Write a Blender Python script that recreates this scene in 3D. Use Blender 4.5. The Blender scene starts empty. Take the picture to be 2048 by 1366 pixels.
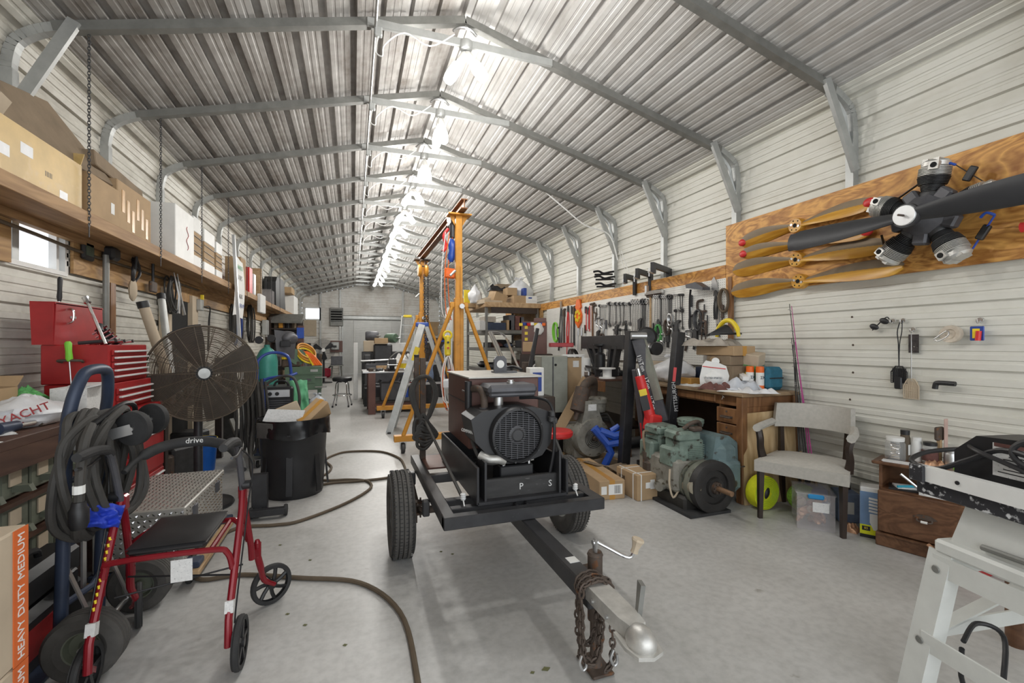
import bpy, math, random
from mathutils import Matrix, Vector, Euler, noise
random.seed(7)
PI = math.pi; R = math.radians
S = bpy.context.scene; COL = S.collection
# ---------------- camera, sky, daylight, exposure ----------------
cam = bpy.data.objects.new('camera', bpy.data.cameras.new('camera')); COL.objects.link(cam)
TH = math.atan(318/900)
cam.location = (0, 0, 1.35); cam.rotation_euler = (R(90), 0, -TH)
cam.data.sensor_width = 36; cam.data.lens = 900/2048*36; cam.data.shift_y = 5/2048
cam.data.clip_start = .02; S.camera = cam
W = bpy.data.worlds.new('sky'); S.world = W; W.use_nodes = True
wb = W.node_tree.nodes['Background']; wb.inputs[0].default_value = (.86, .93, 1, 1); wb.inputs[1].default_value = .7
S.view_settings.view_transform = 'Standard'; S.view_settings.look = 'None'; S.view_settings.gamma = 1
S.view_settings.use_curve_mapping = False; S.view_settings.exposure = -0.14
try:
    S.cycles.use_denoising = True; S.cycles.max_bounces = 7; S.cycles.diffuse_bounces = 4
    S.cycles.transparent_max_bounces = 12; S.cycles.sample_clamp_indirect = 4
except Exception: pass
def area(name, loc, rot, sx, sy, watts, col=(1, 1, 1)):
    l = bpy.data.lights.new(name, 'AREA'); l.shape = 'RECTANGLE'; l.size = sx; l.size_y = sy; l.energy = watts; l.color = col
    o = bpy.data.objects.new(name, l); COL.objects.link(o); o.location = loc; o.rotation_euler = rot
    return o
area('daylight_front_door', (1.0, -1.9, 1.75), (R(84), 0, 0), 5.2, 3.2, 130, (.95, .98, 1))
BULB_W = 44      # each lamp fixture under the ridge
# ---------------- helpers ----------------
def tag(o, label=None, cat=None, group=None, kind=None):
    if label: o['label'] = label
    if cat: o['category'] = cat
    if group: o['group'] = group
    if kind: o['kind'] = kind
    return o
def thing(name, label, cat, loc=(0, 0, 0), rz=0, group=None, rot=None):
    o = bpy.data.objects.new(name, None); COL.objects.link(o); o.empty_display_size = .05
    o.location = loc; o.rotation_euler = rot or (0, 0, rz)
    return tag(o, label, cat, group)
def dup(o, parent=None, loc=None, rot=None, label=None, group=None):
    c = o.copy(); COL.objects.link(c)
    if parent: c.parent = parent
    if loc is not None: c.location = loc
    if rot is not None: c.rotation_euler = rot
    if label: c['label'] = label
    if group: c['group'] = group
    for ch in list(o.children): dup(ch, c)
    return c
def V(*a): return Vector(a[0] if len(a) == 1 else a)
def rotm(r): return Euler(r).to_matrix().to_4x4()
def frame(d, up=(0, 0, 1)):
    d = V(d).normalized(); u = V(up)
    if abs(d.dot(u.normalized())) > .995: u = V(1, 0, 0)
    x = u.cross(d).normalized(); y = d.cross(x)
    return x, y, d
class G:
    def __init__(s): s.v = []; s.f = []; s.M = None
    def at(s, loc=(0, 0, 0), rot=(0, 0, 0)): s.M = Matrix.Translation(loc) @ rotm(rot); return s
    def off(s): s.M = None; return s
    def add(s, vs, fs):
        n = len(s.v)
        s.v += [tuple(s.M @ V(p)) for p in vs] if s.M else [tuple(p) for p in vs]
        s.f += [tuple(n+i for i in f) for f in fs]; return s
    def box(s, c, d, rot=None, b=0):
        hx, hy, hz = d[0]/2, d[1]/2, d[2]/2; m = rotm(rot) if rot else None
        b = min(b, hx*.9, hy*.9, hz*.9); vs = []; fs = []
        def T(p):
            p = V(p)
            if m: p = m @ p
            return p+V(c)
        if b <= 0:
            for x in (-hx, hx):
                for y in (-hy, hy):
                    for z in (-hz, hz): vs.append(T((x, y, z)))
            return s.add(vs, [(0, 1, 3, 2), (4, 6, 7, 5), (0, 4, 5, 1), (2, 3, 7, 6), (0, 2, 6, 4), (1, 5, 7, 3)])
        I = {}
        for i, x in enumerate((-1, 1)):
            for j, y in enumerate((-1, 1)):
                for k, z in enumerate((-1, 1)):
                    for a in range(3):
                        p = [x*hx, y*hy, z*hz]
                        for q in range(3):
                            if q != a: p[q] -= (x, y, z)[q]*b
                        I[i, j, k, a] = len(vs); vs.append(T(p))
        fs += [[I[i, 0, 0, 0], I[i, 1, 0, 0], I[i, 1, 1, 0], I[i, 0, 1, 0]][::1 if i else -1] for i in (0, 1)]
        fs += [[I[0, j, 0, 1], I[0, j, 1, 1], I[1, j, 1, 1], I[1, j, 0, 1]][::1 if j else -1] for j in (0, 1)]
        fs += [[I[0, 0, k, 2], I[1, 0, k, 2], I[1, 1, k, 2], I[0, 1, k, 2]][::1 if k else -1] for k in (0, 1)]
        for i in (0, 1):
            for j in (0, 1):
                fs.append([I[i, j, 0, 0], I[i, j, 1, 0], I[i, j, 1, 1], I[i, j, 0, 1]])
                fs.append([I[i, 0, j, 0], I[i, 1, j, 0], I[i, 1, j, 2], I[i, 0, j, 2]])
                fs.append([I[0, i, j, 1], I[1, i, j, 1], I[1, i, j, 2], I[0, i, j, 2]])
                for k in (0, 1): fs.append([I[i, j, k, 0], I[i, j, k, 1], I[i, j, k, 2]])
        return s.add(vs, fs)
    def bar(s, p, q, w, h=None, up=(0, 0, 1), b=0):
        h = h or w; p = V(p); q = V(q); x, y, z = frame(q-p, up); L = (q-p).length
        m = Matrix((x, y, z)).transposed(); g = G().box((0, 0, 0), (w, h, L), b=b); c = (p+q)/2
        return s.add([m @ V(v)+c for v in g.v], g.f)
    def tube(s, pts, r, n=8, closed=False, cap=True):
        P = [V(p) for p in pts]; k = len(P); rs = r if isinstance(r, (list, tuple)) else [r]*k
        X = None; vs = []; fs = []
        for i in range(k):
            a = P[i-1] if (i or closed) else P[0]; b = P[(i+1) % k] if (i < k-1 or closed) else P[-1]
            d = (b-a).normalized() if (b-a).length > 1e-9 else V(0, 0, 1)
            if X is None: X = frame(d)[0]
            X = (X-d*X.dot(d)); X = X.normalized() if X.length > 1e-6 else frame(d)[0]
            Y = d.cross(X)
            for j in range(n):
                t = 2*PI*j/n; vs.append(P[i]+(X*math.cos(t)+Y*math.sin(t))*rs[i])
        for i in range(k if closed else k-1):
            for j in range(n):
                a = i*n; b = ((i+1) % k)*n; jn = (j+1) % n
                fs.append((a+j, a+jn, b+jn, b+j))
        if cap and not closed: fs += [tuple(range(n))[::-1], tuple((k-1)*n+j for j in range(n))]
        return s.add(vs, fs)
    def cyl(s, p, q, r, r2=None, n=16): return s.tube([p, q], [r, r if r2 is None else r2], n)
    def lathe(s, prof, n=20, o=(0, 0, 0), ax=(0, 0, 1), cap=True):
        x, y, z = frame(ax, (0, 1, 0) if abs(V(ax).normalized().z) > .9 else (0, 0, 1)); o = V(o); vs = []; fs = []
        for r, h in prof:
            for j in range(n):
                t = 2*PI*j/n; vs.append(o+z*h+(x*math.cos(t)+y*math.sin(t))*r)
        k = len(prof)
        for i in range(k-1):
            for j in range(n): fs.append((i*n+j, i*n+(j+1) % n, (i+1)*n+(j+1) % n, (i+1)*n+j))
        if cap: fs += [tuple(range(n))[::-1], tuple((k-1)*n+j for j in range(n))]
        return s.add(vs, fs)
    def prism(s, poly, t, o=(0, 0, 0), ux=(1, 0, 0), uy=(0, 0, 1)):
        ux = V(ux).normalized(); uy = V(uy).normalized(); nz = ux.cross(uy); o = V(o); n = len(poly)
        vs = [o+ux*a+uy*b+nz*(-t/2) for a, b in poly]+[o+ux*a+uy*b+nz*(t/2) for a, b in poly]
        return s.add(vs, [tuple(range(n))[::-1], tuple(range(n, 2*n))]+[(i, (i+1) % n, n+(i+1) % n, n+i) for i in range(n)])
    def ball(s, c, r, n=12, m=8, rot=None, wob=0, seed=0, freq=3):
        r = (r, r, r) if not isinstance(r, (tuple, list)) else r; mm = rotm(rot) if rot else None; vs = []; fs = []
        for i in range(m+1):
            for j in range(n):
                a = PI*i/m; t = 2*PI*j/n; u = V(math.sin(a)*math.cos(t), math.sin(a)*math.sin(t), -math.cos(a))
                k = 1+wob*noise.noise(u*freq+V(seed, seed*1.7, 3)) if wob else 1
                p = V(u.x*r[0]*k, u.y*r[1]*k, u.z*r[2]*k)
                vs.append((mm @ p if mm else p)+V(c))
        for i in range(m):
            for j in range(n): fs.append((i*n+j, i*n+(j+1) % n, (i+1)*n+(j+1) % n, (i+1)*n+j))
        return s.add(vs, fs)
    def tor(s, c, Rr, r, ax=(0, 0, 1), n=24, m=8, sc=(1, 1)):
        x, y, z = frame(ax, (0, 1, 0) if abs(V(ax).normalized().z) > .9 else (0, 0, 1))
        return s.tube([V(c)+x*math.cos(2*PI*i/n)*Rr*sc[0]+y*math.sin(2*PI*i/n)*Rr*sc[1] for i in range(n)], r, m, True)
    def grid(s, fn, nu, nv):
        vs = [fn(i/nu, j/nv) for i in range(nu+1) for j in range(nv+1)]
        return s.add(vs, [(i*(nv+1)+j, (i+1)*(nv+1)+j, (i+1)*(nv+1)+j+1, i*(nv+1)+j+1) for i in range(nu) for j in range(nv)])
    def out(s, name, m, parent=None, ang=35, loc=None, kind=None, label=None, cat=None, group=None, rot=None):
        me = bpy.data.meshes.new(name); me.from_pydata(s.v, [], s.f); me.validate()
        for p in me.polygons: p.use_smooth = True
        import bmesh
        bm = bmesh.new(); bm.from_mesh(me); bmesh.ops.recalc_face_normals(bm, faces=bm.faces); bm.to_mesh(me); bm.free()
        me.set_sharp_from_angle(angle=R(ang))
        for q in (m if isinstance(m, list) else [m]): me.materials.append(q)
        o = bpy.data.objects.new(name, me); COL.objects.link(o)
        if parent: o.parent = parent
        if loc is not None: o.location = loc
        if rot is not None: o.rotation_euler = rot
        return tag(o, label, cat, group, kind)
def smooth(pts, k=6, closed=False):
    P = [V(p) for p in pts]; n = len(P); o = []
    for i in range(n if closed else n-1):
        a, b, c, d = (P[(i-1) % n], P[i], P[(i+1) % n], P[(i+2) % n]) if closed else (P[max(i-1, 0)], P[i], P[i+1], P[min(i+2, n-1)])
        for j in range(k):
            t = j/k; o.append(.5*((2*b)+(c-a)*t+(2*a-5*b+4*c-d)*t*t+(3*b-a-3*c+d)*t**3))
    if not closed: o.append(P[-1])
    return o
def words(txt, size, m, parent, loc, rot, name='lettering', ext=.0008, align='CENTER', sx=1, label=None):
    c = bpy.data.curves.new(name, 'FONT'); c.body = txt; c.size = size; c.extrude = ext; c.align_x = align; c.align_y = 'CENTER'; c.resolution_u = 2
    o = bpy.data.objects.new('tmp', c); COL.objects.link(o); bpy.context.view_layer.update()
    me = bpy.data.meshes.new_from_object(o); bpy.data.objects.remove(o); bpy.data.curves.remove(c)
    me.name = name; me.materials.clear(); me.materials.append(m)
    o = bpy.data.objects.new(name, me); COL.objects.link(o); o.parent = parent; o.location = loc; o.rotation_euler = rot; o.scale = (sx, 1, 1)
    return tag(o, label)
CT, ST = math.cos(TH), math.sin(TH)
def _ray(px, py): l = (px-1024)/900; return V(CT*l+ST, CT-ST*l, (688-py)/900)
def atZ(px, py, z): r = _ray(px, py); t = (z-1.35)/r.z; return V(r.x*t, r.y*t, z)
def atX(px, py, x): r = _ray(px, py); t = x/r.x; return V(x, r.y*t, 1.35+r.z*t)
def atY(px, py, y): r = _ray(px, py); t = y/r.y; return V(r.x*t, y, 1.35+r.z*t)
def atD(px, py, d): r = _ray(px, py); return V(r.x*d, r.y*d, 1.35+r.z*d)
def L(t):
    g = G(); g.M = (Matrix.Translation(t.location) @ t.rotation_euler.to_matrix().to_4x4()).inverted(); return g
# ---------------- materials ----------------
def mk(name):
    m = bpy.data.materials.new(name); m.use_nodes = True; nt = m.node_tree
    return m, nt, nt.nodes['Principled BSDF'], lambda t: nt.nodes.new('ShaderNode'+t), nt.links.new
def _ramp(N, stops):
    r = N('ValToRGB'); e = r.color_ramp.elements
    while len(e) < len(stops): e.new(.5)
    for k, (p, c) in zip(e, stops): k.position = p; k.color = (*c, 1)
    return r
def sh(c, f): return tuple(min(1, x*f) for x in c)
def mat(name, c, rough=.6, metal=0, var=.18, sc=6, bump=0, spot=None, spot_at=.62, stretch=(1, 1, 1), alpha=1, spec=None, bsc=None):
    m, nt, P, N, L = mk(name)
    P.inputs['Roughness'].default_value = rough; P.inputs['Metallic'].default_value = metal
    if spec is not None: P.inputs['Specular IOR Level'].default_value = spec
    tc = N('TexCoord'); mp = N('Mapping'); mp.inputs['Scale'].default_value = stretch; L(tc.outputs['Object'], mp.inputs[0])
    n = N('TexNoise'); n.inputs['Scale'].default_value = sc; n.inputs['Detail'].default_value = 5; n.inputs['Roughness'].default_value = .6; L(mp.outputs[0], n.inputs['Vector'])
    r = _ramp(N, [(.3, sh(c, 1-var)), (.7, sh(c, 1+var*.6))]); L(n.outputs['Fac'], r.inputs[0]); out = r.outputs[0]
    if spot:
        n2 = N('TexNoise'); n2.inputs['Scale'].default_value = sc*2.3; n2.inputs['Detail'].default_value = 6; L(mp.outputs[0], n2.inputs['Vector'])
        k = _ramp(N, [(spot_at, (0, 0, 0)), (spot_at+.08, (1, 1, 1))]); L(n2.outputs['Fac'], k.inputs[0])
        x = N('MixRGB'); L(k.outputs[0], x.inputs[0]); L(out, x.inputs[1]); x.inputs[2].default_value = (*spot, 1); out = x.outputs[0]
    L(out, P.inputs['Base Color'])
    if bump:
        b = N('Bump'); b.inputs['Strength'].default_value = bump; b.inputs['Distance'].default_value = .01
        n3 = n
        if bsc:
            n3 = N('TexNoise'); n3.inputs['Scale'].default_value = bsc; n3.inputs['Detail'].default_value = 4; L(mp.outputs[0], n3.inputs['Vector'])
        L(n3.outputs['Fac'], b.inputs['Height']); L(b.outputs[0], P.inputs['Normal'])
    if alpha < 1: P.inputs['Alpha'].default_value = alpha
    return m
def glow(name, c, s):
    m, nt, P, N, L = mk(name); P.inputs['Base Color'].default_value = (*c, 1)
    P.inputs['Emission Color'].default_value = (*c, 1); P.inputs['Emission Strength'].default_value = s; return m
def wood(name, a, b, rough=.6, sc=5, stretch=(1, .12, 1), dist=3.0, bump=.1):
    m, nt, P, N, L = mk(name); P.inputs['Roughness'].default_value = rough
    tc = N('TexCoord'); mp = N('Mapping'); mp.inputs['Scale'].default_value = stretch; L(tc.outputs['Object'], mp.inputs[0])
    n = N('TexNoise'); n.inputs['Scale'].default_value = sc; n.inputs['Detail'].default_value = 3; n.inputs['Distortion'].default_value = dist; L(mp.outputs[0], n.inputs['Vector'])
    mu = N('Math'); mu.operation = 'MULTIPLY'; mu.inputs[1].default_value = 7; L(n.outputs['Fac'], mu.inputs[0])
    fr = N('Math'); fr.operation = 'PINGPONG'; fr.inputs[1].default_value = .5; L(mu.outputs[0], fr.inputs[0])
    n2 = N('TexNoise'); n2.inputs['Scale'].default_value = sc*9; n2.inputs['Detail'].default_value = 4; L(mp.outputs[0], n2.inputs['Vector'])
    ad = N('Math'); ad.operation = 'MULTIPLY_ADD'; ad.inputs[1].default_value = .6; L(n2.outputs['Fac'], ad.inputs[0]); L(fr.outputs[0], ad.inputs[2])
    r = _ramp(N, [(.2, a), (.85, b)]); L(ad.outputs[0], r.inputs[0]); L(r.outputs[0], P.inputs['Base Color'])
    bm = N('Bump'); bm.inputs['Strength'].default_value = bump; bm.inputs['Distance'].default_value = .005; L(ad.outputs[0], bm.inputs['Height']); L(bm.outputs[0], P.inputs['Normal'])
    return m
def glass(name, c, alpha=.3, rough=.1):
    m, nt, P, N, L = mk(name); P.inputs['Base Color'].default_value = (*c, 1); P.inputs['Roughness'].default_value = rough; P.inputs['Alpha'].default_value = alpha; return m
M = {}
M['galv'] = mat('galvanised', (.22, .22, .205), .48, .3, .2, 9)
M['galv_bright'] = mat('galvanised bright', (.45, .46, .45), .42, .4, .15, 9)
M['steel'] = mat('steel', (.52, .52, .52), .32, .85, .15, 10)
M['chrome'] = mat('chrome', (.75, .75, .76), .15, 1, .06, 8)
M['dark_steel'] = mat('dark steel', (.07, .07, .072), .5, .5, .3, 12)
M['fan_wire'] = mat('dusty fan wire', (.12, .095, .07), .6, .2, .25, 12)
M['iron'] = mat('rusty iron', (.10, .075, .06), .7, .3, .35, 14, .2, (.16, .07, .03), .6)
M['black'] = mat('black plastic', (.018, .018, .02), .45, 0, .25, 9)
M['blackmetal'] = mat('black painted metal', (.034, .034, .037), .4, .1, .35, 8, 0, (.10, .10, .10), .68)
M['rubber'] = mat('rubber', (.03, .03, .031), .75, 0, .3, 14, .1)
M['rubber_dusty'] = mat('dusty rubber', (.085, .08, .074), .85, 0, .35, 8, .15)
M['red'] = mat('red paint', (.36, .018, .02), .38, .05, .2, 6, 0, (.2, .02, .02), .68)
M['redgloss'] = mat('red gloss paint', (.23, .010, .018), .25, .1, .12, 6)
M['redplastic'] = mat('red plastic', (.62, .03, .03), .4)
M['orange'] = mat('orange paint', (.62, .28, .035), .45, .05, .22, 5, 0, (.3, .13, .03), .68)
M['orange_bright'] = mat('bright orange', (.85, .16, .02), .45)
M['yellow'] = mat('yellow', (.82, .62, .03), .45)
M['yellow_lime'] = mat('lime yellow webbing', (.80, .82, .02), .7, 0, .1, 30)
M['green_lime'] = mat('lime green', (.22, .62, .05), .5)
M['green_net'] = mat('green net', (.12, .42, .13), .8, 0, .5, 60)
M['green_mach'] = mat('machine green', (.105, .17, .115), .5, .1, .2, 5)
M['green_bin'] = mat('bin green', (.15, .165, .125), .55, .1, .22, 8, 0, (.08, .08, .06), .66)
M['teal'] = mat('teal enamel', (.15, .30, .27), .45, .1, .22, 6, 0, (.08, .07, .05), .66)
M['teal_tank'] = mat('teal cylinder', (.05, .28, .23), .4, .1, .15, 5)
M['engine_green'] = mat('faded engine green', (.20, .265, .225), .6, .15, .4, 7, .2, (.06, .052, .04), .57)
M['engine_blue'] = mat('faded engine blue', (.17, .245, .255), .6, .15, .35, 6, .15, (.07, .055, .04), .60)
M['blue'] = mat('blue paint', (.03, .07, .32), .4, .1, .15, 6)
M['blue_dark'] = mat('navy paint', (.035, .05, .09), .45, .15, .25, 8, 0, (.09, .08, .07), .68)
M['blue_plastic'] = mat('blue plastic', (.01, .13, .55), .4)
M['blue_tool'] = mat('blue enamel', (.02, .08, .42), .4)
M['blue_latex'] = mat('blue latex', (.02, .06, .55), .6, 0, .3, 12)
M['white'] = mat('white paint', (.78, .78, .76), .5, 0, .08, 6)
M['paper'] = mat('paper', (.82, .82, .80), .8, 0, .06, 9)
M['paper_grey'] = mat('printed paper', (.72, .72, .71), .8, 0, .12, 60, 0, (.35, .35, .36), .62)
M['plastic_white'] = mat('white plastic film', (.74, .75, .77), .35, 0, .12, 8, .35, bsc=14)
M['plastic_grey'] = mat('grey plastic film', (.55, .58, .63), .35, 0, .15, 8, .4, bsc=14)
M['saw_white'] = mat('worn white enamel', (.66, .67, .64), .5, .05, .1, 6, 0, (.42, .42, .40), .70)
M['saw_chip'] = mat('chipped black enamel', (.03, .03, .035), .5, .1, .2, 18, 0, (.62, .63, .64), .55)
M['pull'] = mat('bright drawer pull', (.78, .78, .78), .35, .15, .05, 8)
M['alu'] = mat('aluminium', (.68, .69, .70), .38, .7, .1, 8)
M['gunplate'] = mat('aluminium plate', (.50, .485, .45), .45, .45, .15, 8)
M['cast_alu'] = mat('cast aluminium', (.60, .59, .56), .45, .65, .25, 12, .2)
M['brown_paint'] = mat('brown paint', (.13, .058, .045), .42, .1, .2, 5, 0, (.14, .09, .08), .72)
M['grey_paint'] = mat('grey green enamel', (.27, .28, .24), .5, .1, .16, 7, 0, (.15, .15, .13), .7)
M['gunmetal'] = mat('gunmetal grey', (.10, .10, .11), .5, .3, .25, 8)
M['engine_grey'] = mat('engine grey', (.27, .26, .225), .6, .2, .35, 9, .15, (.09, .075, .05), .6)
M['card'] = mat('cardboard', (.42, .29, .165), .8, 0, .13, 5)
M['card_light'] = mat('pale cardboard', (.52, .43, .32), .8, 0, .10, 5)
M['card_tape'] = mat('taped cardboard', (.60, .41, .15), .45, 0, .22, 3, 0, (.62, .44, .20), .55)
M['card_dark'] = mat('dusty cardboard', (.24, .18, .12), .85, 0, .2, 5)
M['tape'] = mat('packing tape', (.52, .27, .06), .3, 0, .15, 5)
M['plywood'] = wood('plywood', (.30, .11, .02), (.74, .385, .10), .5, 2.6, (.6, .6, 1.7), 1.6)
M['plywood_dark'] = wood('dusty plywood', (.26, .135, .05), (.45, .27, .11), .65, 1.6, (.35, .35, 1.6), 2.2)
M['shelf_wood'] = wood('shelf board', (.25, .135, .055), (.43, .26, .12), .65, 2.5, (1.5, .15, 1.5), 1.5)
M['ply_pale'] = wood('pale plywood', (.40, .26, .12), (.60, .44, .25), .6, 2.2, (1, 1, .3), 1.6)
M['desk_wood'] = wood('desk oak', (.13, .055, .02), (.26, .125, .05), .5, 3, (1, 1, .18), 1.2)
M['desk_top'] = wood('worn desk top', (.16, .10, .055), (.30, .21, .12), .6, 3, (.6, .2, 1), 1.2)
M['cab_wood'] = wood('cabinet walnut', (.085, .036, .016), (.17, .082, .04), .45, 4, (1, .25, 1.6), 1.0)
M['dark_wood'] = mat('dark stained wood', (.035, .022, .016), .4, 0, .3, 9)
M['bench_wood'] = wood('bench board', (.055, .024, .016), (.11, .055, .035), .6, 4, (1, .2, 1), 1.0)
M['lumber'] = wood('lumber', (.35, .22, .11), (.50, .35, .2), .7, 3, (1, .2, 1), 1)
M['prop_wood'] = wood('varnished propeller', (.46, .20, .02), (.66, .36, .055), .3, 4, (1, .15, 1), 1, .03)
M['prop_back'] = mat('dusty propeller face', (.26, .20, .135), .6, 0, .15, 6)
M['prop_black'] = mat('dull black propeller', (.035, .036, .04), .5, 0, .2, 6)
M['fabric'] = mat('grey upholstery', (.46, .44, .40), .9, 0, .1, 40, .12)
M['cloth_grey'] = mat('grey cloth', (.40, .36, .31), .9, 0, .2, 20, .2)
M['cloth_red'] = mat('red grey rag', (.16, .07, .06), .9, 0, .4, 14)
M['cloth_green'] = mat('green work jacket', (.13, .40, .22), .85, 0, .25, 8)
M['cloth_blue'] = mat('blue rag', (.22, .28, .42), .9, 0, .3, 10)
M['hose'] = mat('brown hose', (.115, .085, .055), .7, 0, .2, 9)
M['cable'] = mat('dusty black cable', (.055, .052, .048), .7, 0, .3, 8)
M['copper'] = mat('copper scrap', (.62, .36, .22), .4, .6, .2, 12)
M['leaf'] = mat('dry leaf', (.12, .12, .05), .8)
M['clear'] = glass('clear plastic', (.75, .72, .74), .20, .15)
M['glassy'] = glass('clear glass', (.7, .72, .72), .28, .08)
M['dark'] = mat('dark void', (.006, .006, .006), .9)
M['pane'] = glow('daylit window', (.86, .9, .95), 1.0)
M['bulb'] = glow('lit bulb', (1, .985, .94), 12)
M['porcelain'] = mat('porcelain', (.78, .77, .74), .3, 0, .05)
M['pink'] = mat('magenta rod', (.40, .05, .22), .4)
def concrete():
    m, nt, P, N, L = mk('concrete floor'); tc = N('TexCoord')
    a = N('TexNoise'); a.inputs['Scale'].default_value = .9; a.inputs['Detail'].default_value = 8; a.inputs['Roughness'].default_value = .62; L(tc.outputs['Object'], a.inputs['Vector'])
    b = N('TexNoise'); b.inputs['Scale'].default_value = 26; b.inputs['Detail'].default_value = 6; L(tc.outputs['Object'], b.inputs['Vector'])
    r = _ramp(N, [(.30, (.40, .395, .375)), (.5, (.505, .50, .485)), (.72, (.60, .595, .58))]); L(a.outputs['Fac'], r.inputs[0])
    r2 = _ramp(N, [(.3, (.72, .72, .72)), (.6, (1, 1, 1))]); L(b.outputs['Fac'], r2.inputs[0])
    x = N('MixRGB'); x.blend_type = 'MULTIPLY'; x.inputs[0].default_value = .55; L(r.outputs[0], x.inputs[1]); L(r2.outputs[0], x.inputs[2])
    v = N('TexNoise'); v.inputs['Scale'].default_value = 5.5; v.inputs['Detail'].default_value = 9; L(tc.outputs['Object'], v.inputs['Vector'])
    k = _ramp(N, [(.70, (0, 0, 0)), (.76, (1, 1, 1))]); L(v.outputs['Fac'], k.inputs[0])
    y = N('MixRGB'); L(k.outputs[0], y.inputs[0]); L(x.outputs[0], y.inputs[1]); y.inputs[2].default_value = (.23, .21, .18, 1)
    L(y.outputs[0], P.inputs['Base Color']); P.inputs['Roughness'].default_value = .38
    rr = _ramp(N, [(.3, (.30,)*3), (.7, (.52,)*3)]); L(a.outputs['Fac'], rr.inputs[0]); L(rr.outputs[0], P.inputs['Roughness'])
    bm = N('Bump'); bm.inputs['Strength'].default_value = .06; bm.inputs['Distance'].default_value = .01; L(b.outputs['Fac'], bm.inputs['Height']); L(bm.outputs[0], P.inputs['Normal'])
    return m
M['concrete'] = concrete()
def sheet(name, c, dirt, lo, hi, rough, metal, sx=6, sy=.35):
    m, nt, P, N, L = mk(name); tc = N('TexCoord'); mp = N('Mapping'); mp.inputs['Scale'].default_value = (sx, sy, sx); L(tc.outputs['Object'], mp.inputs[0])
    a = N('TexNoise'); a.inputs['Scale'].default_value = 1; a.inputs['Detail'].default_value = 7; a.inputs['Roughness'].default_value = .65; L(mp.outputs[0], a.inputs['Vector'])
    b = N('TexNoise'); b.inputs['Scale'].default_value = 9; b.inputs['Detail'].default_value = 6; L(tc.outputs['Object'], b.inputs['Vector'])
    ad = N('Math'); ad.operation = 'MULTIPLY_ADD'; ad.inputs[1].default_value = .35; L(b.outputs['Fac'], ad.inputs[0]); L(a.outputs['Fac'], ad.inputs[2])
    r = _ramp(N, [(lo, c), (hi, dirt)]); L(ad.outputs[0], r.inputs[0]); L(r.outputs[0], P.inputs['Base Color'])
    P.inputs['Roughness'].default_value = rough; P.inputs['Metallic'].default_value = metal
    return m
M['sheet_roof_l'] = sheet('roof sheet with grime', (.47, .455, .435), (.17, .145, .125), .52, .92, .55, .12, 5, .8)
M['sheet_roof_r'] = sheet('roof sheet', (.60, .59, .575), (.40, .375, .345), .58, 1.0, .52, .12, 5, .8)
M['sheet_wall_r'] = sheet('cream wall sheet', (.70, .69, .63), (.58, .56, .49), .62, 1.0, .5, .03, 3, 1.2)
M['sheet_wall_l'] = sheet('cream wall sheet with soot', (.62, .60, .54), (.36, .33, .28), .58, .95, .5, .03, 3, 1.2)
M['sheet_end'] = sheet('end wall sheet', (.78, .765, .73), (.52, .46, .40), .6, 1.0, .5, .03, 1.5, 1.5)
def pegmat():
    m, nt, P, N, L = mk('pegboard'); P.inputs['Roughness'].default_value = .55; tc = N('TexCoord')
    mp = N('Mapping'); mp.inputs['Scale'].default_value = (38, 38, 38); L(tc.outputs['Object'], mp.inputs[0])
    sp = N('SeparateXYZ'); L(mp.outputs[0], sp.inputs[0]); d = []
    for ax in (1, 2):
        f = N('Math'); f.operation = 'FRACT'; L(sp.outputs[ax], f.inputs[0]); q = N('Math'); q.operation = 'SUBTRACT'; q.inputs[1].default_value = .5; L(f.outputs[0], q.inputs[0])
        w = N('Math'); w.operation = 'POWER'; w.inputs[1].default_value = 2; a = N('Math'); a.operation = 'ABSOLUTE'; L(q.outputs[0], a.inputs[0]); L(a.outputs[0], w.inputs[0]); d.append(w)
    s = N('Math'); L(d[0].outputs[0], s.inputs[0]); L(d[1].outputs[0], s.inputs[1])
    r = _ramp(N, [(.014, (.05, .045, .04)), (.026, (.80, .79, .75))]); L(s.outputs[0], r.inputs[0]); L(r.outputs[0], P.inputs['Base Color']); return m
M['peg'] = pegmat()
def diamond():
    m, nt, P, N, L = mk('diamond plate'); P.inputs['Metallic'].default_value = .75; P.inputs['Roughness'].default_value = .38; tc = N('TexCoord')
    hs = []
    for k, (ang, o) in enumerate(((PI/4, 0), (-PI/4, .5))):
        mp = N('Mapping'); mp.inputs['Scale'].default_value = (1, 1, 1); mp.inputs['Rotation'].default_value = (0, 0, 0); L(tc.outputs['UV'], mp.inputs[0])
        w = N('TexWave'); w.inputs['Scale'].default_value = 9; w.wave_type = 'BANDS'; mp.inputs['Rotation'].default_value = (0, 0, ang); L(mp.outputs[0], w.inputs['Vector']); hs.append(w)
    mu = N('Math'); mu.operation = 'MULTIPLY'; L(hs[0].outputs['Fac'], mu.inputs[0]); L(hs[1].outputs['Fac'], mu.inputs[1])
    r = _ramp(N, [(.3, (.30, .29, .27)), (.6, (.62, .61, .58))]); L(mu.outputs[0], r.inputs[0]); L(r.outputs[0], P.inputs['Base Color'])
    b = N('Bump'); b.inputs['Strength'].default_value = .6; b.inputs['Distance'].default_value = .004; L(mu.outputs[0], b.inputs['Height']); L(b.outputs[0], P.inputs['Normal']); return m
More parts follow.
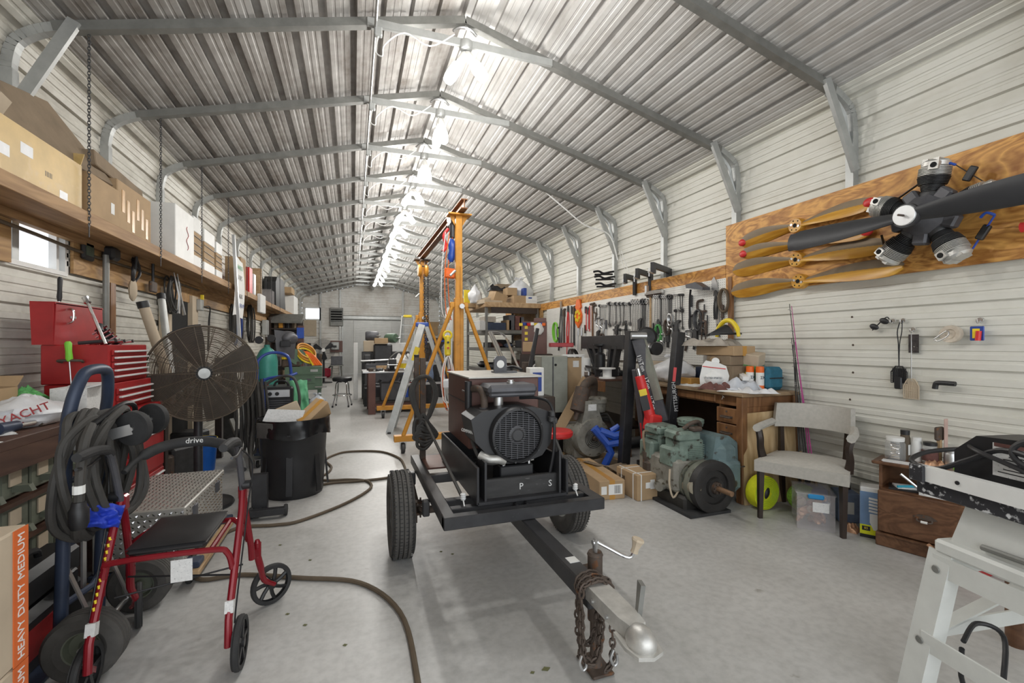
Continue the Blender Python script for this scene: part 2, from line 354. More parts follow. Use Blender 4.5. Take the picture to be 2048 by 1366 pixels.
# ================= SETTING =================
XL, XR, Y0, Y1, RX, RZ = -2.05, 3.84, -1.9, 21.2, .885, 4.10
g = G().box((1.2, 9, -.05), (14, 26, .1)); g.out('floor', M['concrete'], kind='structure')
RD = .028; RM = .006
def ribbed(path, y0, y1, inward, horizontal=None):
    # path: section points (a, b); major ribs every .22 m with two shallow ones between, pressed outwards
    prof = []; seg = [(V(path[i]).to_2d(), V(path[i+1]).to_2d()) for i in range(len(path)-1)]
    tot = sum((b-a).length for a, b in seg)
    marks = []
    k = 0
    while k*.2205 < tot:
        s0 = k*.2205
        for off, dep in ((0, 0), (.007, RD), (.056, RD), (.063, 0), (.10, 0), (.106, RM), (.120, RM), (.126, 0), (.158, 0), (.164, RM), (.178, RM), (.184, 0)):
            if s0+off < tot: marks.append((s0+off, dep))
        k += 1
    cum = 0
    for a, b in seg: marks.append((cum, None)); cum += (b-a).length
    marks.append((tot, 0)); marks.sort(key=lambda t: t[0]); last = 0
    for s, d in marks:
        if d is None: d = last
        last = d; c = 0
        for a, b in seg:
            l = (b-a).length
            if s <= c+l+1e-6:
                t = (b-a)/l; nrm = V(-t.y, t.x).to_2d()*inward; p = a+t*(s-c)-nrm*d; prof.append((p.x, p.y)); break
            c += l
    return prof
def extr(prof, ys, nm, m):
    g = G(); n = len(prof)
    g.add([(x, y, z) for y in ys for x, z in prof], [(r*n+i, r*n+i+1, (r+1)*n+i+1, (r+1)*n+i) for r in range(len(ys)-1) for i in range(n-1)])
    return g.out(nm, m, kind='structure', ang=20)
ys = [Y0+(Y1-Y0)*i/12 for i in range(13)]
# left wall has a window opening: rows below, above and beside it are separate lengths of sheet
WY0, WY1, WZ0, WZ1 = 3.58, 4.17, 1.855, 2.42
RD = .02; LL, LR = -1.965, 3.755      # inner lining of the lower walls hides the legs of the arches
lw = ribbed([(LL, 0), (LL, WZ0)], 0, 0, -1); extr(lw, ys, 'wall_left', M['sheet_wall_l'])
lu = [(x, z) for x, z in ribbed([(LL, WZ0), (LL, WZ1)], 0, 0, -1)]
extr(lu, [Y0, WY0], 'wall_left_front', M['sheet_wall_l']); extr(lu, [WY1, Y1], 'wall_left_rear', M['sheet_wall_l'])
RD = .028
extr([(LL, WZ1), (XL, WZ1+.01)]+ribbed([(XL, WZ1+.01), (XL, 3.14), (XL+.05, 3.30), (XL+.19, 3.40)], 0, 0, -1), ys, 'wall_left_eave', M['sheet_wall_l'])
RD = .02
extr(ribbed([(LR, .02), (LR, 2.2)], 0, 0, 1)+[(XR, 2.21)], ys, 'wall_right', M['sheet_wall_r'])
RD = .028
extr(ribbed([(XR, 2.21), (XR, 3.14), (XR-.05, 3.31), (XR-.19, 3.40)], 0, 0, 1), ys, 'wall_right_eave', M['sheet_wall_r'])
zl = 3.40; RD = .042; RM = .0035
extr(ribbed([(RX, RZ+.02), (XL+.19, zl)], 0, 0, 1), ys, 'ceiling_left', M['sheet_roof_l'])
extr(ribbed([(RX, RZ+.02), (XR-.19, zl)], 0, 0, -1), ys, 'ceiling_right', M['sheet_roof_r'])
RD = .045; RM = .008
# far end wall with ribs, cut round the roll-up door
DX0, DX1, DZ = -.41, 2.10, 2.50
def endrows(x0, x1, z0, z1, nm):
    pr = ribbed([(0, z0), (0, z1)], 0, 0, -1); n = len(pr); g = G()
    def top(x, z): return min(z, RZ-.26*abs(x-RX)+.04)
    xs = [x0, x1] if x1 <= RX or x0 >= RX else [x0, RX, x1]
    g.add([(x, Y1-d, top(x, z)) for x in xs for d, z in pr], [(r*n+i, r*n+i+1, (r+1)*n+i+1, (r+1)*n+i) for r in range(len(xs)-1) for i in range(n-1)])
    return g.out(nm, M['sheet_end'], kind='structure', ang=20)
endrows(XL, DX0, 0, 4.1, 'wall_far_left'); endrows(DX1, XR, 0, 4.1, 'wall_far_right'); endrows(DX0, DX1, DZ, 4.15, 'wall_far_top')
# roll-up door: curtain of slats, hood, side tracks
d = bpy.data.objects.new('door_1', None); COL.objects.link(d); d.location = ((DX0+DX1)/2, Y1+.06, 0); tag(d, kind='structure')
g = G(); n = 34; w = (DX1-DX0)/2
for i in range(n):
    z = i*2.46/n; g.box((0, 0, z+.030), (w*2, .02, .042)); g.box((0, .03, z+.062), (w*2, .012, .05))
g.out('curtain', mat('door slat', (.52, .52, .50), .45, .3, .12, 3), d)
g = G().box((0, -.06, 2.52), (w*2+.12, .22, .18), b=.03); g.out('hood', M['galv_bright'], d)
for s in (-1, 1): G().box((s*(w+.03), -.05, 1.23), (.06, .08, 2.46)).out('track', M['galv_bright'], d)
for x in (-.42, .42):
    G().tube([(x*w*1.55, -.05, 2.42), (x*w*1.55+.02, -.06, 1.2), (x*w*1.55, -.06, .8)], .008).out('pull_rope', M['white'], d)
for i, (x, z0) in enumerate(((-.53, 0), (2.16, 0), (-1.33, 0), (3.05, 0))):
    G().bar((x, Y1-.05, z0), (x, Y1-.05, RZ-.26*abs(x-RX)), .07, .07).out('trim_%d' % (40+i), M['galv_bright'], kind='structure')
# far window (left) with a wooden frame
wv = bpy.data.objects.new('window_2', None); COL.objects.link(wv); wv.location = (-1.64, Y1-.05, 2.66); tag(wv, kind='structure')
G().box((0, 0, 0), (.56, .02, .46)).out('pane', M['pane'], wv)
g = G()
for s in (-1, 1): g.box((s*.30, -.01, -.02), (.05, .05, .56)); g.box((0, -.01, s*.255), (.6, .05, .05))
g.out('frame', M['white'], wv); G().box((-.1, -.005, -.62), (.5, .02, .7)).out('board', M['card_light'], wv)
# near window in the left wall
wn = bpy.data.objects.new('window_1', None); COL.objects.link(wn); wn.location = (LL, (WY0+WY1)/2, (WZ0+WZ1)/2); tag(wn, kind='structure')
G().box((-.06, -.04, 0), (.01, WY1-WY0-.12, WZ1-WZ0)).out('pane', M['pane'], wn)
g = G()
for y in (-1, 1): g.box((-.03, y*(WY1-WY0)/2, 0), (.06, .04, WZ1-WZ0))
for z in (-1, 1): g.box((-.03, 0, z*(WZ1-WZ0)/2), (.07, WY1-WY0, .03))
g.box((-.04, .22, 0), (.05, .03, WZ1-WZ0)); g.out('frame', M['white'], wn)
# plywood bands screwed to the walls (trim)
G().box((LL+.015, 2.38, 2.13), (.02, 2.36, .58)).out('trim_1', M['plywood_dark'], kind='structure')
G().box((LL+.015, 11.2, 2.10), (.02, 14.0, .46)).out('trim_2', M['plywood_dark'], kind='structure')
G().box((LR-.015, 7.4, 2.12), (.02, 7.3, .14)).out('trim_3', M['plywood'], kind='structure')
g = G().box((LR-.025, 1.05, 2.225), (.03, 5.36, .74)); g.out('trim_4', M['plywood'], kind='structure')
G().box((LR-.02, 9.6, 1.75), (.03, 1.9, .62)).out('trim_5', M['plywood_dark'], kind='structure')
# doorway in left wall: dark opening with wooden jambs
dk = bpy.data.objects.new('door_2', None); COL.objects.link(dk); dk.location = (LL+.012, 6.25, 0); tag(dk, kind='structure')
G().box((0, 0, .98), (.012, .80, 1.96)).out('opening', M['dark'], dk)
for s in (-1, 1): G().box((.02, .1+s*.45, .98), (.05, .22, 1.96)).out('jamb', M['card_light'], dk)
# galvanised arches: square tube frames every 4 ft with corner knee braces and a collar tie at the ridge
AY = [2.52+1.167*k for k in range(-1, 16)]
def arch(y, i):
    t = .062; a = bpy.data.objects.new('trim_%d' % (10+i), None); COL.objects.link(a); a.location = (RX, y, 0); tag(a, kind='structure')
    g = G(); hl = RX-XL-.03; hr = XR-.03-RX; zr = RZ-.05
    sl = lambda x: zr-.254*abs(x)
    for s, h in ((-1, hl), (1, hr)):
        po = G().bar((s*h, 0, 0), (s*h, 0, 3.06), t, t).out('post', M['galv_bright'], a); g.bar((0, 0, zr), (s*(h-.22), 0, sl(h-.22)), t, t)
    g.out('frame', M['galv'], a)
    for s, h in ((-1, hl), (1, hr)):
        g = G(); pts = smooth([(s*h, 0, 2.98), (s*h, 0, 3.10), (s*(h-.035), 0, 3.24), (s*(h-.14), 0, sl(h-.14)-.02), (s*(h-.26), 0, sl(h-.26))], 4)
        for p, q in zip(pts, pts[1:]): g.bar(p, q, .058, .058)
        k = smooth([(s*(h-.03), .0, 2.95), (s*(h-.075), 0, 3.08), (s*(h-.10), 0, 3.19), (s*(h-.19), 0, 3.28), (s*(h-.28), 0, 3.33)], 3)
        if s > 0: g.tube(k, .024, 6)
        g.out('corner_bend', M['galv_bright'], a)
        if s < 0 and i != 2: continue
        g = G().bar((s*(h-.34), -.035, sl(h-.34)+.02), (s*(h-.01), -.035, 2.74), .07, .03, up=(0, 1, 0)); g.out('knee_brace', M['galv_bright'], a)
    g = G().bar((-.78, -.035, sl(.78)-.01), (.78, -.035, sl(.78)-.01), .06, .03, up=(0, 1, 0))
    g.out('collar_tie', M['galv_bright'], a)
    g = G().tube(smooth([(-.1, 0, zr-.10), (-.06, 0, zr-.065), (0, 0, zr-.05), (.06, 0, zr-.065), (.1, 0, zr-.10)], 3), .012, 6); g.out('ridge_gusset', M['steel'], a)
for i, y in enumerate(AY): arch(y, i)
# ================= CEILING LIGHTS =================
ORD = ['first', 'second', 'third', 'fourth', 'fifth', 'sixth', 'seventh', 'eighth', 'ninth', 'tenth', 'eleventh', 'twelfth', 'thirteenth', 'fourteenth', 'fifteenth', 'sixteenth', 'seventeenth', 'eighteenth', 'nineteenth', 'twentieth']
def lamp(y, k, single):
    z = 3.80
    t = thing('ceiling_light', 'bare twin bulb lamp holder under the ridge, %s one from the camera' % ORD[k], 'light', (RX, y-.03, z), random.uniform(-.3, .3) if k else .15, 'bulb fixtures along the ridge')
    G().lathe([(.055, .06), (.058, .02), (.05, -.005), (.03, -.02)], 16).out('base', M['galv_bright'], t)
    for s in ((-1, 1) if not single else (-1, 1)):
        tilt = R(32)*s if not single else R(9)*s
        d = V(math.sin(tilt), (-.25 if s > 0 else .1), -math.cos(tilt)).normalized(); p = V(0, 0, -.03)
        so = G(); so.lathe([(.02, 0), (.034, .02), (.036, .07), (.03, .085)], 14, p, d).out('socket', M['porcelain'], t)
        G().lathe([(.026, .085), (.030, .11), (.043, .125), (.050, .17), (.050, .24), (.040, .285), (.012, .30)], 14, p, d).out('bulb', M['bulb'], t)
    l = bpy.data.lights.new('lamp_glow', 'POINT'); l.energy = BULB_W; l.shadow_soft_size = .07; l.color = (1, .98, .94)
    o = bpy.data.objects.new('lamp_glow', l); COL.objects.link(o); o.parent = t; o.location = (0, 0, -.36)
for k in range(14):
    lamp(AY[k+1], k, k in (2, 3, 9))
# conduit under the left roof slope with wires at each arch
g = G().tube([(RX-.72, -1.2, RZ-.30), (RX-.72, 14, RZ-.30)], .012, 8); g.out('conduit', M['steel'], None, label='thin steel conduit run along the left roof slope', cat='conduit')
for k in range(1, 9):
    y = AY[k]; j = thing('junction_box', 'small electrical box on the roof conduit at the %s arch' % ORD[k-1], 'electrical box', (RX-.70, y-.05, RZ-.33), 0, 'junction boxes on the conduit')
    G().box((0, 0, 0), (.06, .05, .07), b=.008).out('box', M['galv_bright'], j)
    G().tube(smooth([(0, 0, -.03), (-.02, .02, -.14), (.03, 0, -.18), (.05, .01, -.08), (.2, .0, .04), (.4, 0, -.02), (.6, 0, .12)], 5), .006, 5).out('wire', M['white'], j)
G().tube([(RX-.10, 9, RZ-.42), (RX-.1, 20, RZ-.42)], .06, 6).out('duct', M['galv_bright'], None, label='long square duct hanging under the ridge at the far end', cat='duct')
# ================= shared builders =================
def carton(name, label, loc, d, rz=0, m='card', tape='tape', flaps=(), stick=(), group=None, cat='box', rot=None, strip=()):
    # loc: middle of the base; d: size; flaps: sides left open; stick: (face, u, v, w, h, material)
    t = thing(name, label, cat, loc, rz, group, rot); x, y, z = d
    if flaps:
        g = G(); th = .006
        g.box((0, 0, th/2), (x, y, th)); g.box((0, y/2, z/2), (x, th, z)); g.box((0, -y/2, z/2), (x, th, z)); g.box((x/2, 0, z/2), (th, y, z)); g.box((-x/2, 0, z/2), (th, y, z))
        g.out('body', M[m], t)
        for f, a in flaps:
            g = G(); ln = (x if f in '+y-y' else y)*.98; dp = min(x, y)*.48; ca, sa = math.cos(R(a)), math.sin(R(a)); s = 1 if f[0] == '+' else -1
            if f[1] == 'y': g.prism([(-ln/2, 0), (ln/2, 0), (ln/2-.02, dp), (-ln/2+.02, dp)], .006, (0, s*y/2, z), (1, 0, 0), (0, s*ca, sa))
            else: g.prism([(-ln/2, 0), (ln/2, 0), (ln/2-.02, dp), (-ln/2+.02, dp)], .006, (s*x/2, 0, z), (0, 1, 0), (s*ca, 0, sa))
            g.out('flap', M[m], t)
    else:
        G().box((0, 0, z/2), d, b=.006).out('body', M[m], t)
        if tape:
            w = min(.05, x*.25, y*.25)
            if x > y: G().box((0, 0, z/2), (x+.002, w, z+.002)).out('tape', M[tape], t)
            else: G().box((0, 0, z/2), (w, y+.002, z+.002)).out('tape', M[tape], t)
    for f, u, v, w, h, mm in stick:
        s = 1 if f[0] == '+' else -1; g = G()
        if f[1] == 'x': g.box((s*(x/2+.0015), u*y/2, z/2+v*z/2), (.002, w, h))
        elif f[1] == 'y': g.box((u*x/2, s*(y/2+.0015), z/2+v*z/2), (w, .002, h))
        else: g.box((u*x/2, v*y/2, z+.0015), (w, h, .002))
        g.out('sticker', M[mm], t)
    return t
def barcode(t, f, d, u, v, w, h, n=9):
    x, y, z = d; s = 1 if f[0] == '+' else -1; g = G()
    for i in range(n):
        o = (i/(n-1)-.5)*w; ww = w/n*(.35 if i % 3 else .6)
        if f[1] == 'x': g.box((s*(x/2+.003), u*y/2+o, z/2+v*z/2), (.001, ww, h))
        elif f[1] == 'y': g.box((u*x/2+o, s*(y/2+.003), z/2+v*z/2), (ww, .001, h))
    return g.out('barcode', M['black'], t)
def tyre_g(g, c, ax, Ro, w, Ri=None, n=40, tread=True):
    Ri = Ri or Ro*.58; h = w/2
    prof = [(Ri, -h*.75), (Ri+.3*(Ro-Ri), -h), (Ro-.18*(Ro-Ri), -h*.95), (Ro-.03, -h*.82) if Ro > .2 else (Ro*.95, -h*.8)]
    if tread:
        k = 4
        for i in range(k):
            a = -h*.72+i*(h*1.44)/k; b = a+h*1.44/k
            prof += [(Ro, a+.002), (Ro, b-h*.09), (Ro-.045*Ro, b-h*.08), (Ro-.045*Ro, b-.001)]
    else: prof += [(Ro, -h*.35), (Ro, h*.35)]
    prof += [(Ro-.03, h*.82) if Ro > .2 else (Ro*.95, h*.8), (Ro-.18*(Ro-Ri), h*.95), (Ri+.3*(Ro-Ri), h), (Ri, h*.75)]
    return g.lathe(prof, n, c, ax, cap=False)
def rim_g(g, c, ax, Ri, w, dish=.3):
    h = w/2
    return g.lathe([(.012, h*.9), (Ri*.28, h*.9), (Ri*.34, h*dish), (Ri*.75, h*dish), (Ri*.88, h*.85), (Ri+.004, h*.95), (Ri+.004, -h*.95), (Ri*.88, -h*.85), (Ri*.75, -h*dish), (Ri*.3, -h*dish), (.012, -h*.9)], 28, c, ax)
def bag(name, label, loc, r, m, seed=0, group=None, cat='plastic bag', knot=True, wob=.28, freq=2.6):
    t = thing(name, label, cat, loc, 0, group); g = G()
    n, mm = 26, 16; vs = []; fs = []
    g.ball((0, 0, 0), 1, n, mm, None, wob, seed, freq); vv = []
    for x, y, z in g.v:
        k = .05*noise.noise(V(x*9, y*9, z*9+seed)); zz = (z+.72)/1.72; zz = max(0, zz)
        top = 1-.55*max(0, zz-.62)/.38
        vv.append(((x*top+k)*r[0], (y*top+k)*r[1], (zz+k*.5 if zz > .02 else 0)*r[2]))
    g.v = vv; g.out('sack', M[m], t, 60)
    if knot:
        g = G()
        for k in range(4):
            a = k*1.7+seed; g.tube(smooth([(0, 0, r[2]*.93), (.25*r[0]*math.cos(a), .25*r[1]*math.sin(a), r[2]*1.08), (.5*r[0]*math.cos(a+.5), .5*r[1]*math.sin(a+.5), r[2]*1.02)], 3), [.012, .014, .016, .018, .02, .016, .006], 6)
        g.out('tie', M[m], t)
    return t
def chain_g(g, pts, wr=.004, ll=.035):
    P = [V(p) for p in pts]; acc = 0; k = 0
    for a, b in zip(P, P[1:]):
        d = (b-a); n = max(1, round(d.length/(ll*.72)))
        for i in range(n):
            c = a+d*((i+.5)/n); x, y, z = frame(d); s = x if k % 2 else y; k += 1
            g.tube([c+z*math.cos(q)*ll/2+s*math.sin(q)*ll*.30 for q in [2*PI*j/8 for j in range(8)]], wr, 5, True)
    return g
def caster(t, p, r=.05, d=(0, 1, 0), m='rubber', nm='caster'):
    g = L(t) if t else G(); p = V(p); x = frame(d)[0]
    g.box(p+V(0, 0, r*2.25), (r*1.5, r*1.5, .008)); 
    for s in (-1, 1): g.bar(p+x*s*r*.5+V(0, 0, r*2.2), p+x*s*r*.5+V(0, 0, r*.8), .006, r*.7, up=d)
    o = g.out(nm, M['steel'], t); w = L(t) if t else G()
    w.lathe([(r*.2, -r*.35), (r*.9, -r*.35), (r, -r*.2), (r, r*.2), (r*.9, r*.35), (r*.2, r*.35)], 18, p+V(0, 0, r), x); w.out('wheel', M[m], o)
    return o
def crumple(name, label, c, sx, sy, h, m, rz=0, seed=0, cat='cloth', group=None, parent=None, freq=5):
    g = G()
    def f(u, v):
        x, y = (u-.5)*sx, (v-.5)*sy; e = (1-(2*u-1)**6)*(1-(2*v-1)**6)
        return (x*(1+.12*noise.noise(V(v*4, seed, 1))), y*(1+.12*noise.noise(V(u*4, seed, 5))), max(.002, h*e*(.55+.75*noise.noise(V(u*freq, v*freq, seed)))))
    g.grid(f, 22, 18); n = len(g.v)
    bot = [(x, y, 0) for x, y, z in g.v]; fs = list(g.f); g.v += bot; g.f = fs+[tuple(n+i for i in q)[::-1] for q in fs]
    edge = {}
    for q in fs:
        for a, b in zip(q, q[1:]+q[:1]):
            if (b, a) in edge: del edge[(b, a)]
            else: edge[(a, b)] = 1
    g.f += [(b, a, n+a, n+b) for a, b in edge]
    o = g.out(name, M[m], parent, 50, c, label=label, cat=cat, group=group); o.rotation_euler = (0, 0, rz); return o
# ================= LEFT WALL: hanging shelf and what stands on it =================
SX, SZ = -1.64, 2.225
t = thing('wall_shelf', 'long wooden plank shelf hung on chains along the left wall', 'shelf', (SX-.16, 1.2, 2.16))
L(t).box((SX-.16, 8.9, 2.165), (.33, 16.0, .028)).out('board', M['shelf_wood'], t)
L(t).box((SX-.005, 8.9, 2.175), (.022, 16.0, .085), b=.003).out('lip', M['shelf_wood'], t)
L(t).box((LL+.035, 8.9, 2.125), (.05, 16.0, .05)).out('ledger', M['shelf_wood'], t)
for k in range(9):
    y = AY[k+1]+.02; g = G(); chain_g(g, [(SX+.008, y, 3.42), (SX+.008, y, 2.12)], .0026, .028)
    g.cyl((SX+.008, y, 2.13), (SX+.008, y, 2.05), .003, n=6)
    g.out('hanging_chain', M['dark_steel'], None, label='steel chain holding up the left shelf, %s from the camera' % ORD[k], cat='chain', group='shelf chains')
def yat(px, x=-1.66): return atX(px, 600, x).y
# box A: long opened carton with yellowed tape
ya, yb = 2.35, 3.70
t = carton('cardboard_box', 'long open cardboard box patched with yellow tape, nearest on the left shelf', (-1.815, (ya+yb)/2, 2.18), (.29, yb-ya, .33), m='card_tape', flaps=(('-x', 55), ('+y', 50)), stick=(('+x', .50, .1, .085, .12, 'paper'),))
barcode(t, '+x', (.29, yb-ya, .33), .50, -.08, .06, .03)
for v, u, w in ((.0, -.1, .16), (.2, .25, .1), (-.3, .8, .08)): G().box((.148, u*.6, .16+v*.3), (.002, w, .06)).out('tape_patch', M['plastic_white'], t)
L(t).box((-1.80, 3.1, 2.50), (.03, .12, .34), (0, R(25), R(10))).out('inner_board', M['card_light'], t)
carton('shipping_carton', 'pale carton lying inside the long taped box on the left shelf', (-1.86, 3.42, 2.20), (.17, .34, .36), m='card_light', tape=None)
fl_ = [V(-1.86, 2.9, 2.60), V(-1.88, 2.9, 2.74), V(-1.90, 3.82, 2.95), V(-1.70, 4.22, 2.545), V(-1.71, 3.72, 2.52)]
g = G().add(fl_+[p+V(-.008, 0, -.006) for p in fl_], [(0, 1, 2, 3, 4), (9, 8, 7, 6, 5)]+[(i, (i+1) % 5, 5+(i+1) % 5, 5+i) for i in range(5)]); g.out('loose_sheet', M['card_dark'], None, label='big loose dark cardboard sheet leaning over the taped box on the shelf', cat='cardboard sheet')
hose_pts = smooth([(-1.925, 2.6, 2.07), (-1.925, 3.6, 2.06), (-1.925, 4.3, 2.04), (-1.925, 5.2, 2.05), (-1.925, 7, 2.06)], 5); G().tube(hose_pts, .012, 6).out('wall_cable', M['hose'], None, label='brown cable stapled along the wall under the left shelf', cat='cable')
# box B, C and the flat one on top
carton('cardboard_box', 'plain brown cardboard box standing next to the long taped box on the shelf', (-1.80, (yat(173)+yat(236))/2+.05, 2.18), (.26, .42, .33), m='card', stick=(('+x', .5, .0, .05, .08, 'paper'),))
yc = (yat(240)+yat(306))/2
carton('cardboard_box', 'brown cardboard box striped with orange packing tape on the left shelf', (-1.81, yc, 2.18), (.27, yat(306)-yat(240), .42), m='card', tape=None, stick=[('+x', -.7+.28*i, .3-.35*(i % 3)*.8, .045, .17, 'tape') for i in range(6)])
carton('flat_carton', 'long flat carton laid across the top of the striped taped box', (-1.84, yc-.05, 2.605), (.20, .95, .11), m='card_dark', rot=(0, R(-6), R(4)))
# box D: big white carton
yd = (yat(303)+yat(386))/2; ld = .55
t = carton('white_carton', 'large white carton with a red scribble on the left shelf', (-1.80, yat(386)-ld/2, 2.18), (.30, ld, .56), m='white', tape=None)
G().tube([(.153, .06+.03*math.sin(k*1.1), .16+.022*k) for k in range(12)], .003, 5).out('red_scribble', M['red'], t)
# box E, F
def straps(nm, label, px0, px1, h, x=-1.80):
    y0, y1 = yat(px0), yat(px1); ln = y1-y0-.03
    t = thing(nm, label, 'box', (x, (y0+y1)/2, 2.18)); G().box((0, 0, h*.14), (.26, ln, h*.28), b=.004).out('base_box', M['white'], t)
    G().box((0, 0, h*.5), (.25, ln*.97, h*.44)).out('middle_wrap', M['card'], t); G().box((0, 0, h*.86), (.26, ln, h*.28), b=.004).out('lid', M['white'], t)
    for z in (.36, .5, .64): G().tube([(.128, -ln/2, h*z), (.131, 0, h*(z-.01)), (.128, ln/2, h*z-.01)], .004, 5).out('strap', M['black'], t)
straps('banded_box', 'white and brown banded box just past the large white carton on the shelf', 389, 407, .60)
straps('banded_box', 'shorter white and brown banded box, second past the large white carton', 410, 432, .55)
straps('banded_box', 'third white and brown banded box, beside the folded white sign', 434, 447, .50)
# folded white sign, cardboard panels, red box
ys_ = yat(468)
t = thing('paper_sign', 'white paper sign with blue and black capitals hung on the shelf edge', 'sign', (-1.615, ys_, 2.20))
G().grid(lambda u, v: (.004+.02*math.sin(v*PI), (u-.5)*.62+.04*math.sin(v*3), .42-v*.86+.02*math.sin(u*5)), 8, 10).out('sheet', M['paper'], t)
for i, (s, z, mm) in enumerate((('HANDLE', .28, 'cloth_green'), ('3 TIPS', .13, 'black'), ('FRAGILE', -.14, 'black'), ('THIS END UP', -.28, 'blue'))):
    words(s, .10 if i == 1 else .085, M[mm], t, (.032, .02, z), (R(90), 0, R(90)))
def slab(nm, label, px, z0, z1, w, m, th=.03, x=-1.66, dp=.22, cat='board', lean=0):
    y = yat(px, x); return G().box((x-dp/2, y, (z0+z1)/2), (dp, w, z1-z0), (0, lean, 0), b=.004).out(nm, M[m], None, label=label, cat=cat)
slab('cardboard_box', 'tall narrow brown box behind the paper sign on the shelf', 487, 2.18, 2.72, .34, 'card', cat='box')
slab('red_box', 'red upright box with a black handle hole on the left shelf', 502, 2.18, 2.66, .24, 'redplastic', cat='box')
slab('white_bottle', 'white plastic jug beside the red box on the left shelf', 510, 2.18, 2.60, .17, 'plastic_white', cat='jug', dp=.15)
slab('plywood_offcut', 'pale wooden panel standing beside the white jug on the shelf', 523, 2.18, 2.80, .06, 'lumber', dp=.30)
slab('dark_board', 'dark board leaning behind the black chair back on the shelf', 534, 2.18, 2.85, .14, 'black', dp=.05, x=-1.85)
y = yat(563); t = thing('car_seat', 'black vinyl seat standing on end on the left shelf', 'seat', (-1.80, y, 2.18))
G().prism([(-.75, 0), (.8, 0), (.55, .72), (.3, .78), (-.6, .74), (-.8, .6)], .26, (0, 0, 0), (0, 1, 0), (0, 0, 1)).out('backrest', M['black'], t)
slab('storage_tub', 'clear plastic tub full of odds and ends before the black seat', 545, 2.18, 2.52, .5, 'clear', cat='tub', dp=.2)
slab('white_carton', 'white carton with blue print past the black seat on the shelf', 592, 2.18, 2.80, 1.0, 'white', cat='box', dp=.28)
slab('cardboard_box', 'small brown open box on top of the far white carton', 586, 2.81, 2.98, .7, 'card', cat='box', dp=.25)
# tall pole / rail leaning on the shelf
p = atX(467, 470, -1.60); q = atX(491, 690, -1.40)
t = thing('metal_rail', 'long slotted white metal rail leaning against the shelf edge', 'rail', q)
L(t).bar((q.x, q.y, 0.02), p, .035, .05, up=(0, 1, 0)).out('rail', M['alu'], t)
# ---- things fixed to the left wall ----
LX = LL+.03
p = atX(171, 501, LX); t = thing('wall_clock', 'square black digital clock on the plywood beside the window', 'clock', p)
G().box((.012, 0, 0), (.03, .15, .15), b=.012).out('case', M['black'], t); G().box((.028, 0, .005), (.004, .10, .09)).out('screen', mat('lcd', (.06, .09, .06), .3), t)
p = atX(212, 510, LX+.04); q = atX(212, 686, LX+.04)
t = thing('electrical_conduit', 'grey metal conduit dropping down the left wall beside a wooden stud', 'conduit', q)
L(t).tube([p, q], .022, 10).out('pipe', M['galv'], t); L(t).box(V(p)+V(.01, .06, .02), (.09, .13, .11), b=.02).out('outlet_box', M['black'], t)
L(t).lathe([(.028, 0), (.028, .09)], 10, V(q)+V(0, 0, .02)).out('coupling', M['steel'], t)
a = atX(224, 520, LX+.03); G().box((LX+.02, a.y, 1.36), (.04, .085, 1.0)).out('wall_stud', M['desk_wood'], None, label='upright wooden stud beside the conduit on the left wall', cat='stud')
def hang(nm, label, px, py, cat, x=LX+.05): return thing(nm, label, cat, atX(px, py, x))
t = hang('work_gloves', 'dark bundle of cords and a pale glove hung on the plywood', 266, 545, 'glove')
for k in range(5): L(t).tube(smooth([V(t.location)+V(.02*k-.04, .05*math.sin(k), .14), V(t.location)+V(.02, .09*math.cos(k*2), .02), V(t.location)+V(0, .05*math.sin(k*3), -.10)], 4), .011, 6).out('cord', M['black'], t)
G().ball((.0, .0, -.16), (.03, .06, .10), 12, 8, None, .2, 3).out('glove', M['card_light'], t)
t = hang('hand_brush', 'small dark brush hung on the plywood right of the glove', 306, 560, 'brush')
G().cyl((0, 0, .22), (0, 0, -.02), .013, n=8).out('handle', M['black'], t); G().box((0, 0, -.07), (.03, .14, .11), b=.01).out('bristles', M['iron'], t)
t = hang('cable_coil', 'coil of black jumper cables with clamps hung by the dark doorway', 338, 590, 'cable')
for k in range(7): L(t).tor(V(t.location)+V(.01*k, .03*math.sin(k*2), .02*math.cos(k*3)), .16, .009, (1, .25*math.sin(k), .1*math.cos(k)), 26, 6, (.72, 1.15)).out('loop', M['cable'], t)
for k in (-1, 1): L(t).tube([V(t.location)+V(.06, .05*k, .24), V(t.location)+V(.08, .02*k+.06, 0), V(t.location)+V(.08, .09*k+.1, -.2)], [.006, .012, .02], 8).out('clamp', M['steel'], t)
t = hang('wall_socket', 'grey outlet box with a yellow plug and two black cords', 400, 610, 'outlet')
G().box((0, 0, 0), (.06, .12, .15), b=.01).out('box', M['galv_bright'], t); G().box((.03, -.02, .1), (.03, .04, .06)).out('plug', M['yellow'], t)
for k in (0, 1): G().tube(smooth([(.04, .02, -.02), (.08, .12, -.02), (.06, .14+.04*k, -.2), (.05, .13+.05*k, -.6)], 5), .007, 6).out('cord', M['black'], t)
t = hang('cord_bundle', 'bundle of grey, yellow and red cords hung on the left wall above the fan', 470, 640, 'cord')
for k, (mm, dy) in enumerate((('cable', -.16), ('cable', -.10), ('cloth_blue', -.04), ('yellow', .0), ('red', .08), ('cable', .14), ('blue', .04))):
    L(t).tor(V(t.location)+V(.01*k, dy*1.3, -.04-.05*(k % 3)), .26, .016, (.9, .45, 0), 22, 6, (.42, 1.1)).out('loop', M[mm], t)
t = hang('hose_coil', 'dark coil of air hose hung past the cord bundle', 498, 645, 'hose')
for k in range(6): L(t).tor(V(t.location)+V(.01*k, .12*math.sin(k*1.4), -.05*(k % 2)), .30, .014, (.9, .4, 0), 22, 6, (.5, 1.1)).out('loop', M['cable'], t)
